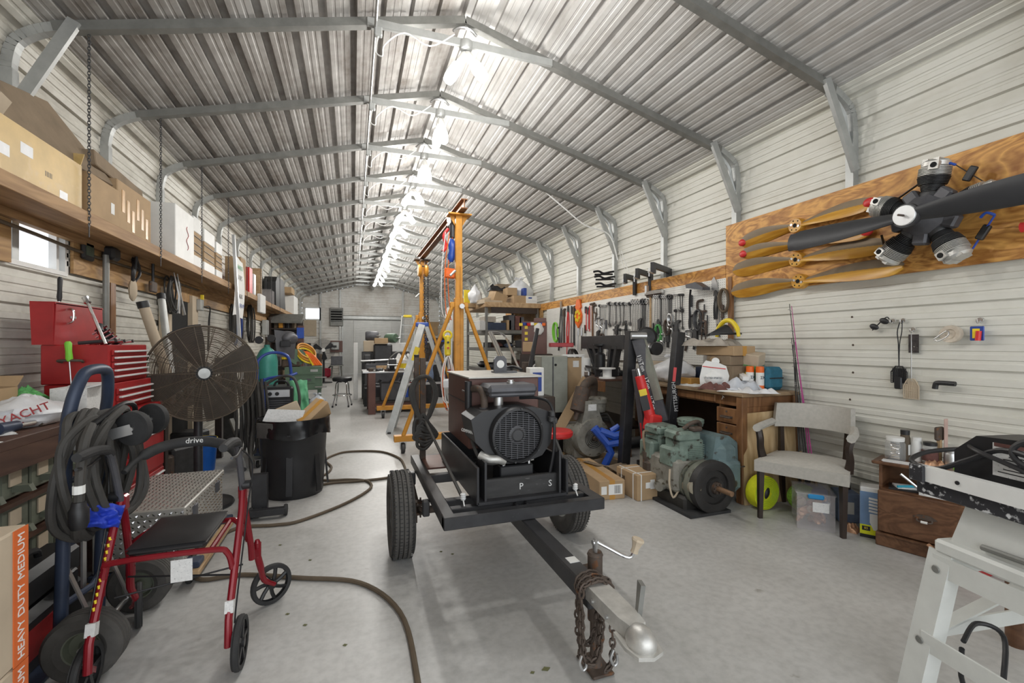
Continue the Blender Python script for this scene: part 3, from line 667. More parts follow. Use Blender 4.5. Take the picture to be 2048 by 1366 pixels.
t = hang('power_outlet_strip', 'white outlet strip fixed under the left shelf', 523, 608, 'outlet', SX+.03); G().box((0, 0, 0), (.06, .5, .34), b=.01).out('strip', M['paper_grey'], t)
for k, (px, py) in enumerate(((531, 655), (559, 652), (576, 665))):
    t = hang('switch_box', ('grey switch box with conduit on the left wall, nearest of three', 'grey switch box with conduit on the left wall, middle of three', 'grey switch box with conduit on the left wall, farthest of three')[k], px, py, 'switch box')
    G().box((0, 0, 0), (.1, .28, .34), b=.01).out('box', M['galv_bright'], t); G().cyl((.02, 0, -.16), (.02, 0, -.9), .02, n=8).out('conduit', M['steel'], t)
# two tubes leaning by the doorway
for k, (a, b, r, nm) in enumerate((((285, 605), (338, 760), .042, 'thick beige cardboard tube leaning left of the doorway'), ((322, 590), (345, 770), .032, 'slim grey tube leaning inside the dark doorway'))):
    p = atX(*a, -1.80); q = atX(*b, -1.62); d = (p-q).normalized(); q = q-d*((q.z-.825)/d.z) if d.z else q
    t = thing('leaning_tube', nm, 'tube', q); L(t).cyl(p, q, r, n=14).out('tube', M['card_light' if k == 0 else 'galv_bright'], t); L(t).cyl(p-d*.05, p+d*.01, r*1.15, n=14).out('end_cap', M['black'], t)
# ================= LEFT: bench with bins, tool chest, and clutter on the bench =================
t = thing('workbench', 'dark stained wooden workbench with green metal bins along the left wall', 'workbench', (-1.68, 2.3, 0))
L(t).box((-1.67, 2.45, .915), (.56, 1.95, .045), b=.004).out('top', M['bench_wood'], t)
L(t).box((-1.40, 2.45, .845), (.03, 1.95, .10)).out('apron', M['bench_wood'], t)
for y in (1.52, 3.38):
    for x in (-1.44, -1.9): L(t).box((x, y, .45), (.08, .08, .89)).out('leg', M['bench_wood'], t)
for z in (.28, .46, .64): L(t).box((-1.66, 2.45, z), (.50, 1.8, .02)).out('shelf', M['bench_wood'], t)
def bin_(y, z, k, w=.175):
    b = thing('parts_bin', 'green parts bin, %s' % k, 'bin', (-1.62, y, z), 0, 'green parts bins under the bench')
    G().box((0, 0, .085), (.38, w, .15), b=.006).out('body', M['green_bin'], b)
    G().box((.194, -.01, .10), (.006, w*.42, .07)).out('card_holder', M['card_light'], b)
    g = G().prism([(-w*.3, 0), (w*.3, 0), (w*.22, .03), (-w*.22, .03)], .03, (.21, -.01, .035)); g.out('pull', M['green_bin'], b)
rows = [('top row', .654), ('middle row', .474), ('bottom row', .294)]
for r, z in rows:
    for i in range(5): bin_(2.46+i*.19, z, '%s, %s from the near end' % (r, ORD[i]))
t = thing('tool_case', 'black plastic tool case with red label standing before the bench', 'case', (-1.30, 2.34, 0))
L(t).box((-1.30, 2.34, .13), (.16, .80, .26), b=.03).out('base', M['black'], t); L(t).box((-1.30, 2.34, .345), (.15, .78, .15), b=.03).out('lid', M['black'], t)
for y in (2.1, 2.6): L(t).box((-1.215, y, .27), (.03, .08, .10), b=.008).out('latch', M['blackmetal'], t)
L(t).box((-1.217, 2.40, .14), (.006, .28, .12)).out('label', M['red'], t); L(t).tube(smooth([(-1.3, 2.15, .42), (-1.3, 2.2, .46), (-1.3, 2.5, .46), (-1.3, 2.55, .42)], 4), .014).out('handle', M['black'], t)
# --- red tool chest: rolling cabinet, middle chest, top chest with open lid
t = thing('tool_cabinet', 'red rolling tool cabinet at the end of the left bench', 'tool cabinet', (-1.58, 3.82, 0))
L(t).box((-1.585, 3.82, .52), (.44, .60, .80), b=.006).out('body', M['red'], t)
for k, (z, h) in enumerate(((.82, .13), (.67, .12), (.52, .14), (.32, .22))):
    d = L(t).box((-1.358, 3.82, z), (.016, .54, h), b=.004).out('drawer', M['red'], t); L(t).box((-1.342, 3.82, z+h*.36), (.018, .50, .014), b=.004).out('pull', M['pull'], d)
for y in (3.6, 4.04):
    for x in (-1.42, -1.75): caster(t, (x, y, 0), .045)
def chest(nm, label, z0, z1, x0, x1, y0, y1, rows, side):
    t = thing(nm, label, 'tool chest', ((x0+x1)/2, (y0+y1)/2, z0))
    L(t).box(((x0+x1)/2, (y0+y1)/2, (z0+z1)/2), (x1-x0, y1-y0, z1-z0), b=.005).out('body', M['red'], t)
    H = (z1-z0-.04)/rows
    for k in range(rows):
        z = z1-.03-H*(k+.5); d = L(t).box((x1+.006, (y0+y1)/2, z), (.012, y1-y0-.06, H*.84), b=.003).out('drawer', M['red'], t)
        L(t).box((x1+.022, (y0+y1)/2, z+H*.18), (.022, y1-y0-.08, .012), b=.004).out('pull', M['pull'], d)
    return t
chest('middle_tool_chest', 'red middle tool chest with three chrome drawer pulls', .925, 1.10, -1.76, -1.42, 3.50, 4.06, 3, 0)
t = chest('top_tool_chest', 'red top tool chest with its lid swung open', 1.103, 1.345, -1.77, -1.44, 3.49, 4.04, 5, 0)
L(t).tube(smooth([(-1.66, 3.475, 1.24), (-1.66, 3.44, 1.25), (-1.56, 3.44, 1.25), (-1.56, 3.475, 1.24)], 4), .008).out('side_handle', M['iron'], t)
# lid: two panels raised against the wall
g = L(t); g.prism([(3.47, 1.345), (4.04, 1.345), (4.02, 1.60), (3.49, 1.60)], .01, (-1.70, 0, 0), (0, 1, 0), (.0, 0, 1)); g.box((-1.755, 3.755, 1.60), (.12, .55, .012)); g.prism([(-1.80, 1.345), (-1.70, 1.345), (-1.70, 1.60), (-1.81, 1.60)], .01, (0, 3.475, 0), (1, 0, 0), (0, 0, 1))
g.prism([(-1.80, 1.345), (-1.70, 1.345), (-1.70, 1.60), (-1.81, 1.60)], .01, (0, 4.03, 0), (1, 0, 0), (0, 0, 1)); g.out('lid', M['red'], t)
L(t).tube(smooth([(-1.69, 3.60, 1.57), (-1.665, 3.60, 1.56), (-1.665, 3.60, 1.50), (-1.69, 3.60, 1.48)], 4), .007).out('lid_handle', M['chrome'], t)
L(t).box((-1.692, 3.66, 1.52), (.004, .06, .015)).out('badge', M['steel'], t)
def rod(nm, label, a, b, r, m, cat, hm=None, hl=.1, hr=.014):
    a = V(a); b = V(b); d = (b-a).normalized(); t = thing(nm, label, cat, a); L(t).cyl(a, b, r, n=8).out('shaft', M[m], t)
    if hm: L(t).lathe([(hr*.7, 0), (hr, hl*.15), (hr*.85, hl*.5), (hr, hl*.9), (hr*.6, hl)], 10, b-d*hl*.2, d).out('handle', M[hm], t)
    return t
rod('screwdriver', 'bright green handled screwdriver hung on the side of the red chest', (-1.60, 3.44, 1.10), (-1.61, 3.44, 1.27), .004, 'steel', 'screwdriver', 'green_lime', .12, .018)
rod('breaker_bar', 'long chrome ratchet bar leaning out of the open chest', (-1.50, 3.60, 1.35), (-1.62, 3.66, 1.62), .009, 'chrome', 'ratchet', 'chrome', .05, .02)
rod('flat_file', 'black handled file standing up behind the chest lid', (-1.80, 3.72, 1.35), (-1.80, 3.74, 1.66), .006, 'steel', 'file', 'black', .16, .014)
rod('pry_tool', 'red and black pliers sticking up from the open chest', (-1.56, 3.70, 1.35), (-1.58, 3.72, 1.44), .012, 'red', 'pliers', 'black', .06, .02)
t = thing('wrench_rack', 'black rack of chrome wrenches lying in the open chest', 'wrench rack', (-1.55, 3.84, 1.35), 0, None, (R(25), R(-30), 0))
G().box((0, 0, .05), (.06, .012, .17)).out('rack', M['black'], t)
for k in range(6): G().cyl((-.05, -.012, -.02+.028*k), (.05, -.012, -.01+.028*k), .006, n=6).out('wrench', M['chrome'], t)
for k in range(7): rod('hand_tool', 'chrome socket tool lying along the front of the open chest, %s from the left' % ORD[k], (-1.64+.03*(k % 3), 3.60+.06*k, 1.355), (-1.50, 3.63+.06*k+.02*(k % 2), 1.372), .011, 'chrome' if k % 2 else 'dark_steel', 'tool', None)
# --- on the bench
BZ = .9385
t = bag('shopping_bag', 'white plastic shopping bag with red lettering lying on the left bench', (-1.58, 3.00, BZ), (.15, .21, .15), 'plastic_white', 4, knot=False)
words('YACHT', .055, M['red'], t, (.088, -.168, .075), (R(72), R(-20), R(38)), ext=.004)
carton('cardboard_box', 'open brown carton behind the white shopping bag on the bench', (-1.83, 3.02, BZ), (.22, .36, .18), m='card', flaps=(('+y', 30), ('-y', 40), ('-x', 60)))
carton('cardboard_box', 'torn open carton at the near left end of the bench', (-1.80, 2.52, BZ), (.24, .34, .19), m='card', flaps=(('+y', 20), ('+x', 40)), rz=.2)
carton('paper_carton', 'grey printed carton right of the shopping bag on the bench', (-1.52, 3.32, BZ), (.16, .16, .16), m='paper_grey', tape=None, flaps=(('+x', 15), ('+y', 10)))
G().lathe([(.05, 0), (.055, .01), (.055, .19), (.05, .195)], 18).out('yellow_tub', M['yellow'], None, loc=(-1.80, 2.77, BZ), label='yellow plastic tub standing in the open carton on the bench', cat='tub')
bag('green_wrap', 'crumpled clear green plastic wrap on the bench before the red chest', (-1.72, 3.27, BZ), (.10, .12, .17), 'green_net', 9, knot=False, cat='plastic wrap')
for k, (x, y, sx, sy, rz, m) in enumerate(((-1.66, 2.52, .24, .30, .3, 'paper'), (-1.52, 2.40, .2, .26, -.3, 'paper'), (-1.55, 2.70, .16, .14, .6, 'paper_grey'), (-1.72, 2.62, .22, .18, .9, 'paper'))):
    crumple('loose_paper', ('crumpled white paper at the near end of the bench', 'white sheet hanging near the bench edge', 'small printed slip between bag and bench edge', 'folded white sheet under the cartons')[k], (x, y, BZ), sx, sy, .05 if k < 2 else .02, m, rz, k*3.1, 'paper')
t = thing('air_tool', 'grey blue air tool with chrome nose lying on the bench', 'air tool', (-1.50, 2.74, BZ))
G().cyl((0, -.08, .03), (.01, .03, .028), .028, .024, 12).out('body', M['blue_dark'], t); G().cyl((.01, .03, .028), (.02, .13, .026), .013, n=10).out('nose', M['chrome'], t); G().bar((-.01, -.06, .03), (-.08, -.1, .02), .03, .03).out('grip', M['gunmetal'], t)
rod('drill_bit', 'short chrome socket extension on the bench edge', (-1.47, 2.90, BZ+.013), (-1.46, 3.02, BZ+.013), .011, 'chrome', 'tool')
rod('pipe_piece', 'short black pipe piece on the bench under the bag', (-1.56, 2.62, BZ+.02), (-1.50, 2.5, BZ+.02), .018, 'dark_steel', 'pipe')
G().ball((0, 0, .05), (.09, .09, .055), 14, 8).out('light_bulb_cover', M['porcelain'], None, loc=(-1.80, 2.20, BZ), label='white dome shaped cover at the near end of the bench', cat='cover')
bag('white_sack', 'crumpled white sack standing at the back of the bench against the wall', (-1.90, 2.28, BZ), (.05, .14, .30), 'plastic_white', 14, knot=False)
# --- moving boxes bottom left
def moving(z, k):
    d = (.41, .46, .40); t = carton('moving_box', ('cardboard moving box with orange band, lower of the two at bottom left', 'cardboard moving box with orange band, upper of the two at bottom left')[k], (-1.14, 1.559, z), d, m='card_light', tape=None)
    G().box((.2065, .193, .20), (.003, .062, .399)).out('orange_band', mat('orange print', (.72, .15, .03), .6), t)
    words('HEAVY DUTY MEDIUM', .040, M['white'], t, (.2085, .193, .20), (R(90), R(-90), R(90)), ext=.0006, sx=.93)
moving(0, 0); moving(.402, 1)
# ================= LEFT FRONT: hand truck with cable, rollator, plate box, fan =================
HX = -1.11
t = thing('hand_truck', 'navy hand truck with pneumatic tyres and two casters, hung with thick cable', 'hand truck', (HX, 2.5, 0))
pts = smooth([(HX-.02, 2.35, .10), (HX-.01, 2.35, .5), (HX, 2.35, .95), (HX+.015, 2.355, 1.10), (HX+.03, 2.39, 1.20), (HX+.035, 2.44, 1.235), (HX+.035, 2.56, 1.235), (HX+.03, 2.61, 1.20), (HX+.015, 2.645, 1.10), (HX, 2.65, .95), (HX-.01, 2.65, .5), (HX-.02, 2.65, .10)], 5)
L(t).tube(pts, .023, 12).out('frame', M['blue_dark'], t)
for z in (.28, .52, .78, 1.02): L(t).tube([(HX-.01, 2.35, z), (HX+.02, 2.5, z), (HX-.01, 2.65, z)], .014).out('cross_bar', M['blue_dark'], t)
L(t).bar((HX-.01, 2.5, .28), (HX-.01, 2.5, 1.02), .03, .008).out('center_strap', M['steel'], t)
L(t).box((HX-.16, 2.5, .02), (.24, .46, .012)).out('toe_plate', M['blue_dark'], t)
for y in (2.36, 2.64): L(t).bar((HX, y, .42), (HX+.10, y, .14), .022, .006).out('axle_brace', M['steel'], t)
L(t).cyl((HX+.09, 2.25, .132), (HX+.09, 2.85, .132), .011).out('axle', M['steel'], t)
for y in (2.30, 2.80):
    w = tyre_g(L(t), (HX+.09, y, .132), (0, 1, 0), .135, .10, .066).out('tyre', M['rubber_dusty'], t)
    rim_g(L(t), (HX+.09, y, .132), (0, 1, 0), .070, .085).out('rim', M['card_light'] if 0 else M['green_bin'], w)
for y, x in ((2.36, -.895), (2.64, -.925)):
    f = L(t).bar((HX+.01, y, .93), (x, y, .985), .045, .006, up=(0, 1, 0)).bar((HX+.01, y+.05, .93), (x, y+.05, .985), .045, .006, up=(0, 1, 0)).out('caster_fork', M['steel'], t)
    L(t).lathe([(.01, -.018), (.05, -.018), (.056, -.016), (.059, -.016), (.073, -.014), (.075, 0), (.073, .014), (.059, .016), (.056, .016), (.05, .018), (.01, .018)], 28, (x, y+.025, .985), (.35, .94, 0)).out('caster_wheel', M['rubber'], f)
    L(t).cyl((x, y-.01, .985), (x, y+.06, .985), .009, n=10).out('bolt', M['steel'], f)
t = thing('cable_coil', 'thick dusty black cable coiled over the hand truck', 'cable', (-1.02, 2.5, .8)); random.seed(5)
for k in range(11):
    a = random.uniform(-.05, .05); rr = random.uniform(.86, 1.05); cx = -1.055+.010*k
    L(t).tube(smooth([(cx+.02*math.sin(3*q+k), 2.39+a+.025*(k-5)*.6+math.cos(q)*.172*rr, .825+math.sin(q)*.235*rr-.03*(1 if math.sin(q) < -.5 else 0)) for q in [2*PI*j/10 for j in range(10)]], 4, True), .0155, 8, True).out('loop', M['cable'], t)
L(t).tube(smooth([(-.97, 2.22, 1.03), (-.955, 2.14, .98), (-.95, 2.10, .88), (-.95, 2.09, .77)], 5), .016).out('tail', M['cable'], t)
L(t).lathe([(.022, 0), (.03, .02), (.03, .07), (.024, .08), (.02, .1)], 12, (-.95, 2.09, .67)).out('connector', M['black'], t); L(t).lathe([(.0185, 0), (.0185, .03)], 10, (-.95, 2.09, .80)).out('label_band', M['paper'], t)
L(t).tube(smooth([(-1.0, 2.30, 1.02), (-.96, 2.45, 1.085), (-.98, 2.62, 1.05), (-1.02, 2.70, .96)], 5), .011).out('strap', M['black'], t)
# --- rollator
t = thing('rollator', 'red four wheeled walking frame with black seat and curved backrest', 'walker', (-.7, 2.4, 0)); red = M['redgloss']
for s, nm in ((1, 'right'), (-1, 'left')):
    x = -.70+s*.225
    L(t).tube([(x, 2.35, .70), (x+s*.005, 2.30, .6), (x+s*.0, 2.12, .27), (x, 2.10, .235), (x, 2.09, .13)], .0145, 10).out('rear_leg', red, t)
    L(t).tube([(x, 2.355, .68), (x, 2.38, .60), (x+s*.012, 2.46, .38), (x+s*.014, 2.47, .31)], .0145, 10).out('front_leg', red, t)
    h = L(t).tube(smooth([(x, 2.345, .68), (x, 2.30, .80), (x, 2.262, .89), (x, 2.24, .915)], 4), .0135, 10).out('handle_tube', M['gunmetal'], t)
    L(t).tube(smooth([(x, 2.26, .905), (x, 2.22, .93), (x, 2.12, .945), (x, 2.02, .945)], 4), [.017, .017, .017, .018, .019, .019, .019, .019, .019, .019, .019, .019, .016], 10).out('grip', M['rubber'], h)
    L(t).tube(smooth([(x+s*.02, 2.22, .90), (x+s*.02, 2.14, .885), (x+s*.02, 2.06, .895)], 4), .006, 8).out('brake_lever', M['blackmetal'], h)
    L(t).lathe([(.012, -.02), (.02, -.015), (.02, .015), (.012, .02)], 12, (x+s*.018, 2.335, .71), (1, 0, 0)).out('height_knob', M['black'], h)
    L(t).box((x, 2.36, .675), (.035, .05, .07), b=.008).out('joint', red, t)
    # rear wheel
    w = tyre_g(L(t), (x+s*.03, 2.15, .105), (1, 0, 0), .105, .030, .082, 36, False).out('rear_wheel', M['rubber'], t)
    g = L(t)
    for q in range(5):
        a = q*2*PI/5; g.bar((x+s*.03, 2.15, .105), (x+s*.03, 2.15+.085*math.cos(a), .105+.085*math.sin(a)), .018, .022, up=(1, 0, 0))
    g.lathe([(.008, -.018), (.02, -.018), (.02, .018), (.008, .018)], 12, (x+s*.03, 2.15, .105), (1, 0, 0)); g.out('spokes', M['black'], w)
    L(t).bar((x, 2.10, .14), (x+s*.01, 2.15, .105), .02, .02).out('axle_arm', red, t)
    # front caster
    cx = x+s*.03; cy = 2.51
    f = L(t).cyl((cx, cy, .30), (cx, cy, .37), .018, n=12).cyl((cx, cy, .37), (cx, cy, .385), .015, .01, 12).bar((x+s*.012, 2.47, .33), (cx, cy, .33), .03, .04).out('caster_stem', red, t)
    L(t).tube(smooth([(cx, cy, .31), (cx+.3*(.045 if s > 0 else -.012), cy+.01, .24), (cx+.7*(.045 if s > 0 else -.012)-s*.01, cy+.05, .16), (cx+(.045 if s > 0 else -.012)+s*.018, cy+.09, .11)], 4), [.016]*5+[.014]*5+[.011]*3, 10).out('fork', red, f)
    ax = (.55, -.83, 0) if s > 0 else (.94, .34, 0); dx = .045 if s > 0 else -.012; cx0 = cx; wc = V(cx+dx, cy+.115, .102)
    w = tyre_g(L(t), wc, ax, .102, .030, .080, 36, False).out('front_wheel', M['rubber'], t)
    g = L(t); X, Y, Z = frame(ax, (0, 0, 1))
    for q in range(7):
        a = q*2*PI/7; c = wc; g.tube([c+(X*math.cos(a)+Y*math.sin(a))*.015, c+(X*math.cos(a+.3)+Y*math.sin(a+.3))*.05, c+(X*math.cos(a+.42)+Y*math.sin(a+.42))*.084], .0095, 6)
    g.lathe([(.006, -.017), (.022, -.017), (.022, .017), (.006, .017)], 14, wc, ax); g.out('spokes', M['black'], w)
    L(t).tube(smooth([(x+s*.01, 2.24, .90), (x+s*.04, 2.34, .80), (x+s*.03, 2.30, .62), (x+s*.02, 2.15, .30), (x+s*.015, 2.13, .20)], 6), .0035, 6).out('brake_cable', M['black'], t)
    L(t).bar((x, 2.115, .255), (x, 2.125, .30), .031, .031).out('sticker', M['paper_grey'], t)
L(t).grid(lambda u, v: (-.855+.275*u, 2.20+.36*v, .528+.012*(1-(2*u-1)**4)*(1-(2*v-1)**4)), 14, 14).box((-.7175, 2.38, .513), (.275, .36, .03), b=.012).out('seat', M['black'], t)
L(t).tube(smooth([(-.93, 2.47, .46), (-.88, 2.47, .495), (-.84, 2.52, .495), (-.60, 2.52, .495), (-.53, 2.50, .49), (-.475, 2.47, .40)], 5), .012).out('seat_rail', red, t)
L(t).tube(smooth([(-.93, 2.20, .36), (-.92, 2.20, .46), (-.88, 2.19, .49), (-.56, 2.19, .49), (-.50, 2.19, .47), (-.48, 2.19, .40)], 5), .012).out('seat_rail', red, t)
for s in (-1, 1): L(t).tube([(-.70+s*.14, 2.19, .49), (-.70+s*.14, 2.52, .495)], .011).out('seat_rail', red, t)
L(t).tube([(-.93, 2.30, .30), (-.48, 2.38, .33)], .004, 6).tube([(-.93, 2.42, .33), (-.48, 2.26, .34)], .004, 6).out('folding_rod', M['black'], t)
bp = smooth([(-.925, 2.37, .80), (-.90, 2.46, .84), (-.83, 2.55, .87), (-.70, 2.58, .875), (-.58, 2.55, .85), (-.51, 2.46, .81), (-.475, 2.37, .77)], 6)
b = L(t).tube(bp, [.012]*7+[.024]*23+[.012]*(len(bp)-30), 12).out('backrest', M['rubber'], t)
words('drive', .036, M['white'], b, V(-.72, 2.553, .885)-t.location, (R(80), 0, R(2)), ext=.001)
G().box((-.66+.70, 2.183-2.4, .425), (.075, .003, .09)).out('paper_tag', M['paper_grey'], t)
g = L(t)
for k in range(11): z = .34+.022*k; g.box((-.9265, 2.108+(z-.27)*.545, z), (.016, .006, .013), (R(-28), 0, R(45)))
g.out('yellow_print', M['yellow'], t)
crumple('latex_glove', 'blue crumpled latex glove hung on the left rear leg of the walker', (-.955, 2.27, .655), .13, .09, .05, 'blue_latex', .4, 2, 'glove').rotation_euler = (R(75), R(20), R(40))
# --- diamond plate box on a dolly
x0, x1, y0, y1, z0, z1 = -1.30, -.875, 2.95, 3.75, .135, .447
t = thing('dolly', 'blue grey furniture dolly under the aluminium plate box', 'dolly', (-1.08, 3.3, 0))
for y in (3.0, 3.66): L(t).box((-1.06, y, .115), (.5, .10, .035), b=.006).out('deck_board', M['blue_dark'], t)
for x in (-1.29, -.83): L(t).box((x, 3.32, .085), (.06, .82, .03), b=.004).out('side_rail', M['lumber'], t)
for x in (-1.26, -.87):
    for y in (3.0, 3.66): caster(t, (x, y, 0), .034)
t = thing('truck_tool_box', 'aluminium diamond plate truck box standing on the dolly', 'tool box', ((x0+x1)/2, (y0+y1)/2, z0)); C0 = ((x0+x1)/2, (y0+y1)/2)
def plate(nm, c, d, par):
    g = L(par).box(c, d, b=.006); random.seed(3); o = g.out(nm, M['gunplate'], par); c = V(c); h = V(d)/2; tr = L(par)
    def tread(p, u, v, n):
        tr.add([p+u*.012, p+v*.0045+n*(.0045), p-u*.012, p-v*.0045+n*(.0045), p+n*(.0045)], [(0, 1, 4), (1, 2, 4), (2, 3, 4), (3, 0, 4)])
    for fx, u, v, n in (('t', V(1, 0, 0), V(0, 1, 0), V(0, 0, 1)), ('x', V(0, 1, 0), V(0, 0, 1), V(1, 0, 0)), ('y', V(1, 0, 0), V(0, 0, 1), V(0, -1, 0))):
        U = abs(u.dot(h)); Vv = abs(v.dot(h)); k = 0; a = -U+.02
        while a < U-.015:
            b = -Vv+.018; j = 0
            while b < Vv-.012:
                q = PI/4 if (k+j) % 2 else -PI/4
                tread(c+u*a+v*b+n*(abs(n.dot(h))+.0002), u*math.cos(q)+v*math.sin(q), -u*math.sin(q)+v*math.cos(q), n); b += .026; j += 1
            a += .026; k += 1
    tr.out('tread', M['chrome'], o, 10); return o
plate('body', (C0[0], C0[1], .27), (x1-x0-.016, y1-y0-.016, .268), t); plate('lid', (C0[0], C0[1], .425), (x1-x0, y1-y0, .045), t)
for y in (3.12, 3.58): L(t).box((x1-.002, y, .375), (.02, .05, .07), b=.004).out('latch', M['gunmetal'], t)
# --- drum fan on a pole
fc = atD(407, 746, 3.6); t = thing('pedestal_fan', 'large round wire caged drum fan on a black pole', 'fan', (fc.x-.08, fc.y+.16, 0)); fn = V(.30, -.95, .02).normalized(); FR = .372
X, Y, Z = frame(fn, (0, 0, 1))
def ring(g, r, dz, w=.0028, n=44, m=5): g.tube([fc+X*math.cos(2*PI*i/n)*r+Y*math.sin(2*PI*i/n)*r+Z*dz for i in range(n)], w, m, True)
dome = lambda r: .105-.055*(r/FR)**2.2
g = L(t)
for k in range(38): ring(g, .06+k*(FR-.06)/37, dome(.06+k*(FR-.06)/37), .0022)
for k in range(18):
    a = k*2*PI/18; g.tube([fc+(X*math.cos(a)+Y*math.sin(a))*r+Z*dome(r) for r in (.05, .16, .28, .37, FR)], .0028, 5)
g.out('front_cage', M['fan_wire'], t)
g = L(t)
for k in range(20): ring(g, .09+k*(FR-.09)/19, -.11+.04*(k/19)**2, .0021, 40)
for k in range(14):
    a = k*2*PI/14; g.tube([fc+(X*math.cos(a)+Y*math.sin(a))*r+Z*(-.11+.04*(r/FR)**2) for r in (.05, .2, FR)], .003, 5)
g.out('rear_cage', M['fan_wire'], t)
g = L(t); ring(g, FR+.003, .05, .006); ring(g, FR+.003, -.07, .006)
for k in range(10):
    a = k*2*PI/10; g.bar(fc+(X*math.cos(a)+Y*math.sin(a))*FR+Z*.05, fc+(X*math.cos(a)+Y*math.sin(a))*FR-Z*.07, .006)
g.out('rim_bands', M['fan_wire'], t)
for k in range(4):
    a0 = k*PI/2+.35; g = L(t)
    def bl(u, v, a0=a0):
        r = .05+u*.34; a = a0+(v-.5)*(.95-.35*u); return fc+(X*math.cos(a)+Y*math.sin(a))*r+Z*(.045*(.5-v)*1.6-.02)
    g.grid(bl, 8, 6); g.grid(lambda u, v: bl(u, v)-Z*.004, 8, 6); g.out('blade', M['blackmetal'], t)
L(t).lathe([(.0, .118), (.040, .115), (.042, .108), (.042, .10)], 24, fc, fn).out('badge', M['galv_bright'], t); L(t).lathe([(.06, .0), (.07, -.02), (.09, -.05), (.09, -.24), (.06, -.27)], 20, fc, fn).out('motor', M['blackmetal'], t)
L(t).cyl((fc.x-.08, fc.y+.16, 1.12), (fc.x-.08, fc.y+.16, .03), .03, .034, 16).out('pole', M['blackmetal'], t); L(t).lathe([(.25, 0), (.26, .012), (.25, .03), (.06, .05), (.05, .12)], 32, (fc.x-.08, fc.y+.16, 0)).out('base', M['blackmetal'], t)
# blue bucket
p = atZ(402, 942, 0); t = thing('bucket', 'blue plastic bucket with yellow rim behind the plate box', 'bucket', p)
G().lathe([(.12, 0), (.125, .01), (.145, .28), (.152, .285), (.152, .30), (.147, .30), (.147, .315), (.152, .318), (.15, .345), (.142, .345), (.12, .02), (0, .02)], 28, cap=False).out('body', M['blue_plastic'], t)
G().tor((0, 0, .345), .148, .004, (0, 0, 1), 28, 6).out('rim', M['yellow'], t)
# ================= CENTRE: trailer with engine welder =================
TX = .87
t = thing('utility_trailer', 'small black two wheeled trailer frame with long tongue in the foreground', 'trailer', (TX, 2.9, 0))
bm_ = M['blackmetal']
for s, nm in ((-1, 'left'), (1, 'right')): L(t).box((TX+s*.42, 2.86, .463), (.062, 1.34, .064), b=.004).out('side_rail', bm_, t)
L(t).box((TX, 2.215, .463), (.902, .055, .0635), b=.004).out('front_rail', bm_, t)
for y in (2.335, 2.47, 2.98, 3.50): L(t).box((TX, y, .462), (.78, .05, .056), b=.004).out('cross_member', bm_, t)
for x in (-.04, .02): L(t).box((TX+x, 2.275, .462), (.012, .07, .05)).out('gusset', bm_, t)
L(t).box((TX-.14, 3.3, .488), (.50, .36, .012)).out('deck_plate', M['brown_paint'], t)
tg = L(t).box((TX, 2.02, .39), (.078, 1.05, .082), b=.006).out('tongue', bm_, t)
L(t).box((TX+.01, 1.72, .4322), (.045, .05, .002)).out('bare_patch', M['white'], tg); L(t).box((TX-.005, 1.545, .4322), (.06, .06, .002)).out('bare_patch', M['galv_bright'], tg)
L(t).cyl((.30, 2.95, .27), (1.44, 2.95, .27), .024, n=12).out('axle', M['iron'], t)
for s in (-1, 1):
    x = TX+s*.47; sp = L(t)
    for k in range(3): sp.tube(smooth([(x, 2.95-.30+.06*k, .36-.02*k), (x, 2.95, .30-.012*k), (x, 2.95+.30-.06*k, .36-.02*k)], 4), .012, 6)
    sp.out('leaf_spring', M['iron'], t)
    for y in (2.64, 3.26): L(t).box((x, y, .395), (.04, .05, .09), b=.006).out('hanger', bm_, t)
    L(t).box((x, 2.95, .265), (.05, .10, .015)).box((x, 2.95, .32), (.05, .1, .012)).cyl((x-.018, 2.91, .21), (x-.018, 2.91, .34), .006, n=6).cyl((x+.018, 2.99, .21), (x+.018, 2.99, .34), .006, n=6).out('spring_plate', M['iron'], t)
    wx = TX+s*.585; w = tyre_g(L(t), (wx, 2.95, .268), (1, 0, 0), .268, .145, .155, 56).out('tyre', M['rubber_dusty'], t)
    g = L(t)   # siping across the tread
    for k in range(72):
        a = 2*PI*k/72; 
        for q in (-.05, -.017, .017, .05): g.box((wx+q, 2.95+.2675*math.cos(a+q*3), .268+.2675*math.sin(a+q*3)), (.016, .004, .004), (a, 0, 0))
    g.out('tread_blocks', M['rubber'], w)
    rim_g(L(t), (wx, 2.95, .268), (s, 0, 0), .157, .11, .1).out('rim', M['galv_bright'], t); L(t).cyl((wx-s*.02, 2.95, .268), (wx+s*.06, 2.95, .268), .03, n=14).out('hub', M['iron'], t)
    L(t).bar((x, 2.95, .27), (wx, 2.95, .27), .035).out('spindle', M['iron'], t)
# coupler
g = L(t); g.prism([(-.042, .0), (.042, .0), (.042, -.11), (.040, -.22), (.030, -.27), (-.030, -.27), (-.040, -.22), (-.042, -.11)], .055, (TX, 1.51, .415), (1, 0, 0), (0, 1, 0))
g.ball((TX-.005, 1.215, .405), (.046, .056, .048), 18, 12); g.prism([(-.05, .02), (.05, .02), (.058, -.06), (.045, -.115), (.0, -.13), (-.045, -.115), (-.058, -.06)], .012, (TX-.003, 1.28, .386), (1, 0, 0), (0, 1, 0))
c = g.out('coupler', M['cast_alu'], t, 50)
for y in (1.46, 1.36): L(t).cyl((TX-.048, y, .405), (TX+.048, y, .405), .008, n=10).out('bolt', M['steel'], c)
L(t).prism([(-.012, 0), (.012, 0), (.016, .05), (.022, .11), (-.018, .11)], .016, (TX+.045, 1.30, .425), (.3, 1, 0), (.12, 0, 1)).out('latch_lever', M['galv'], c)
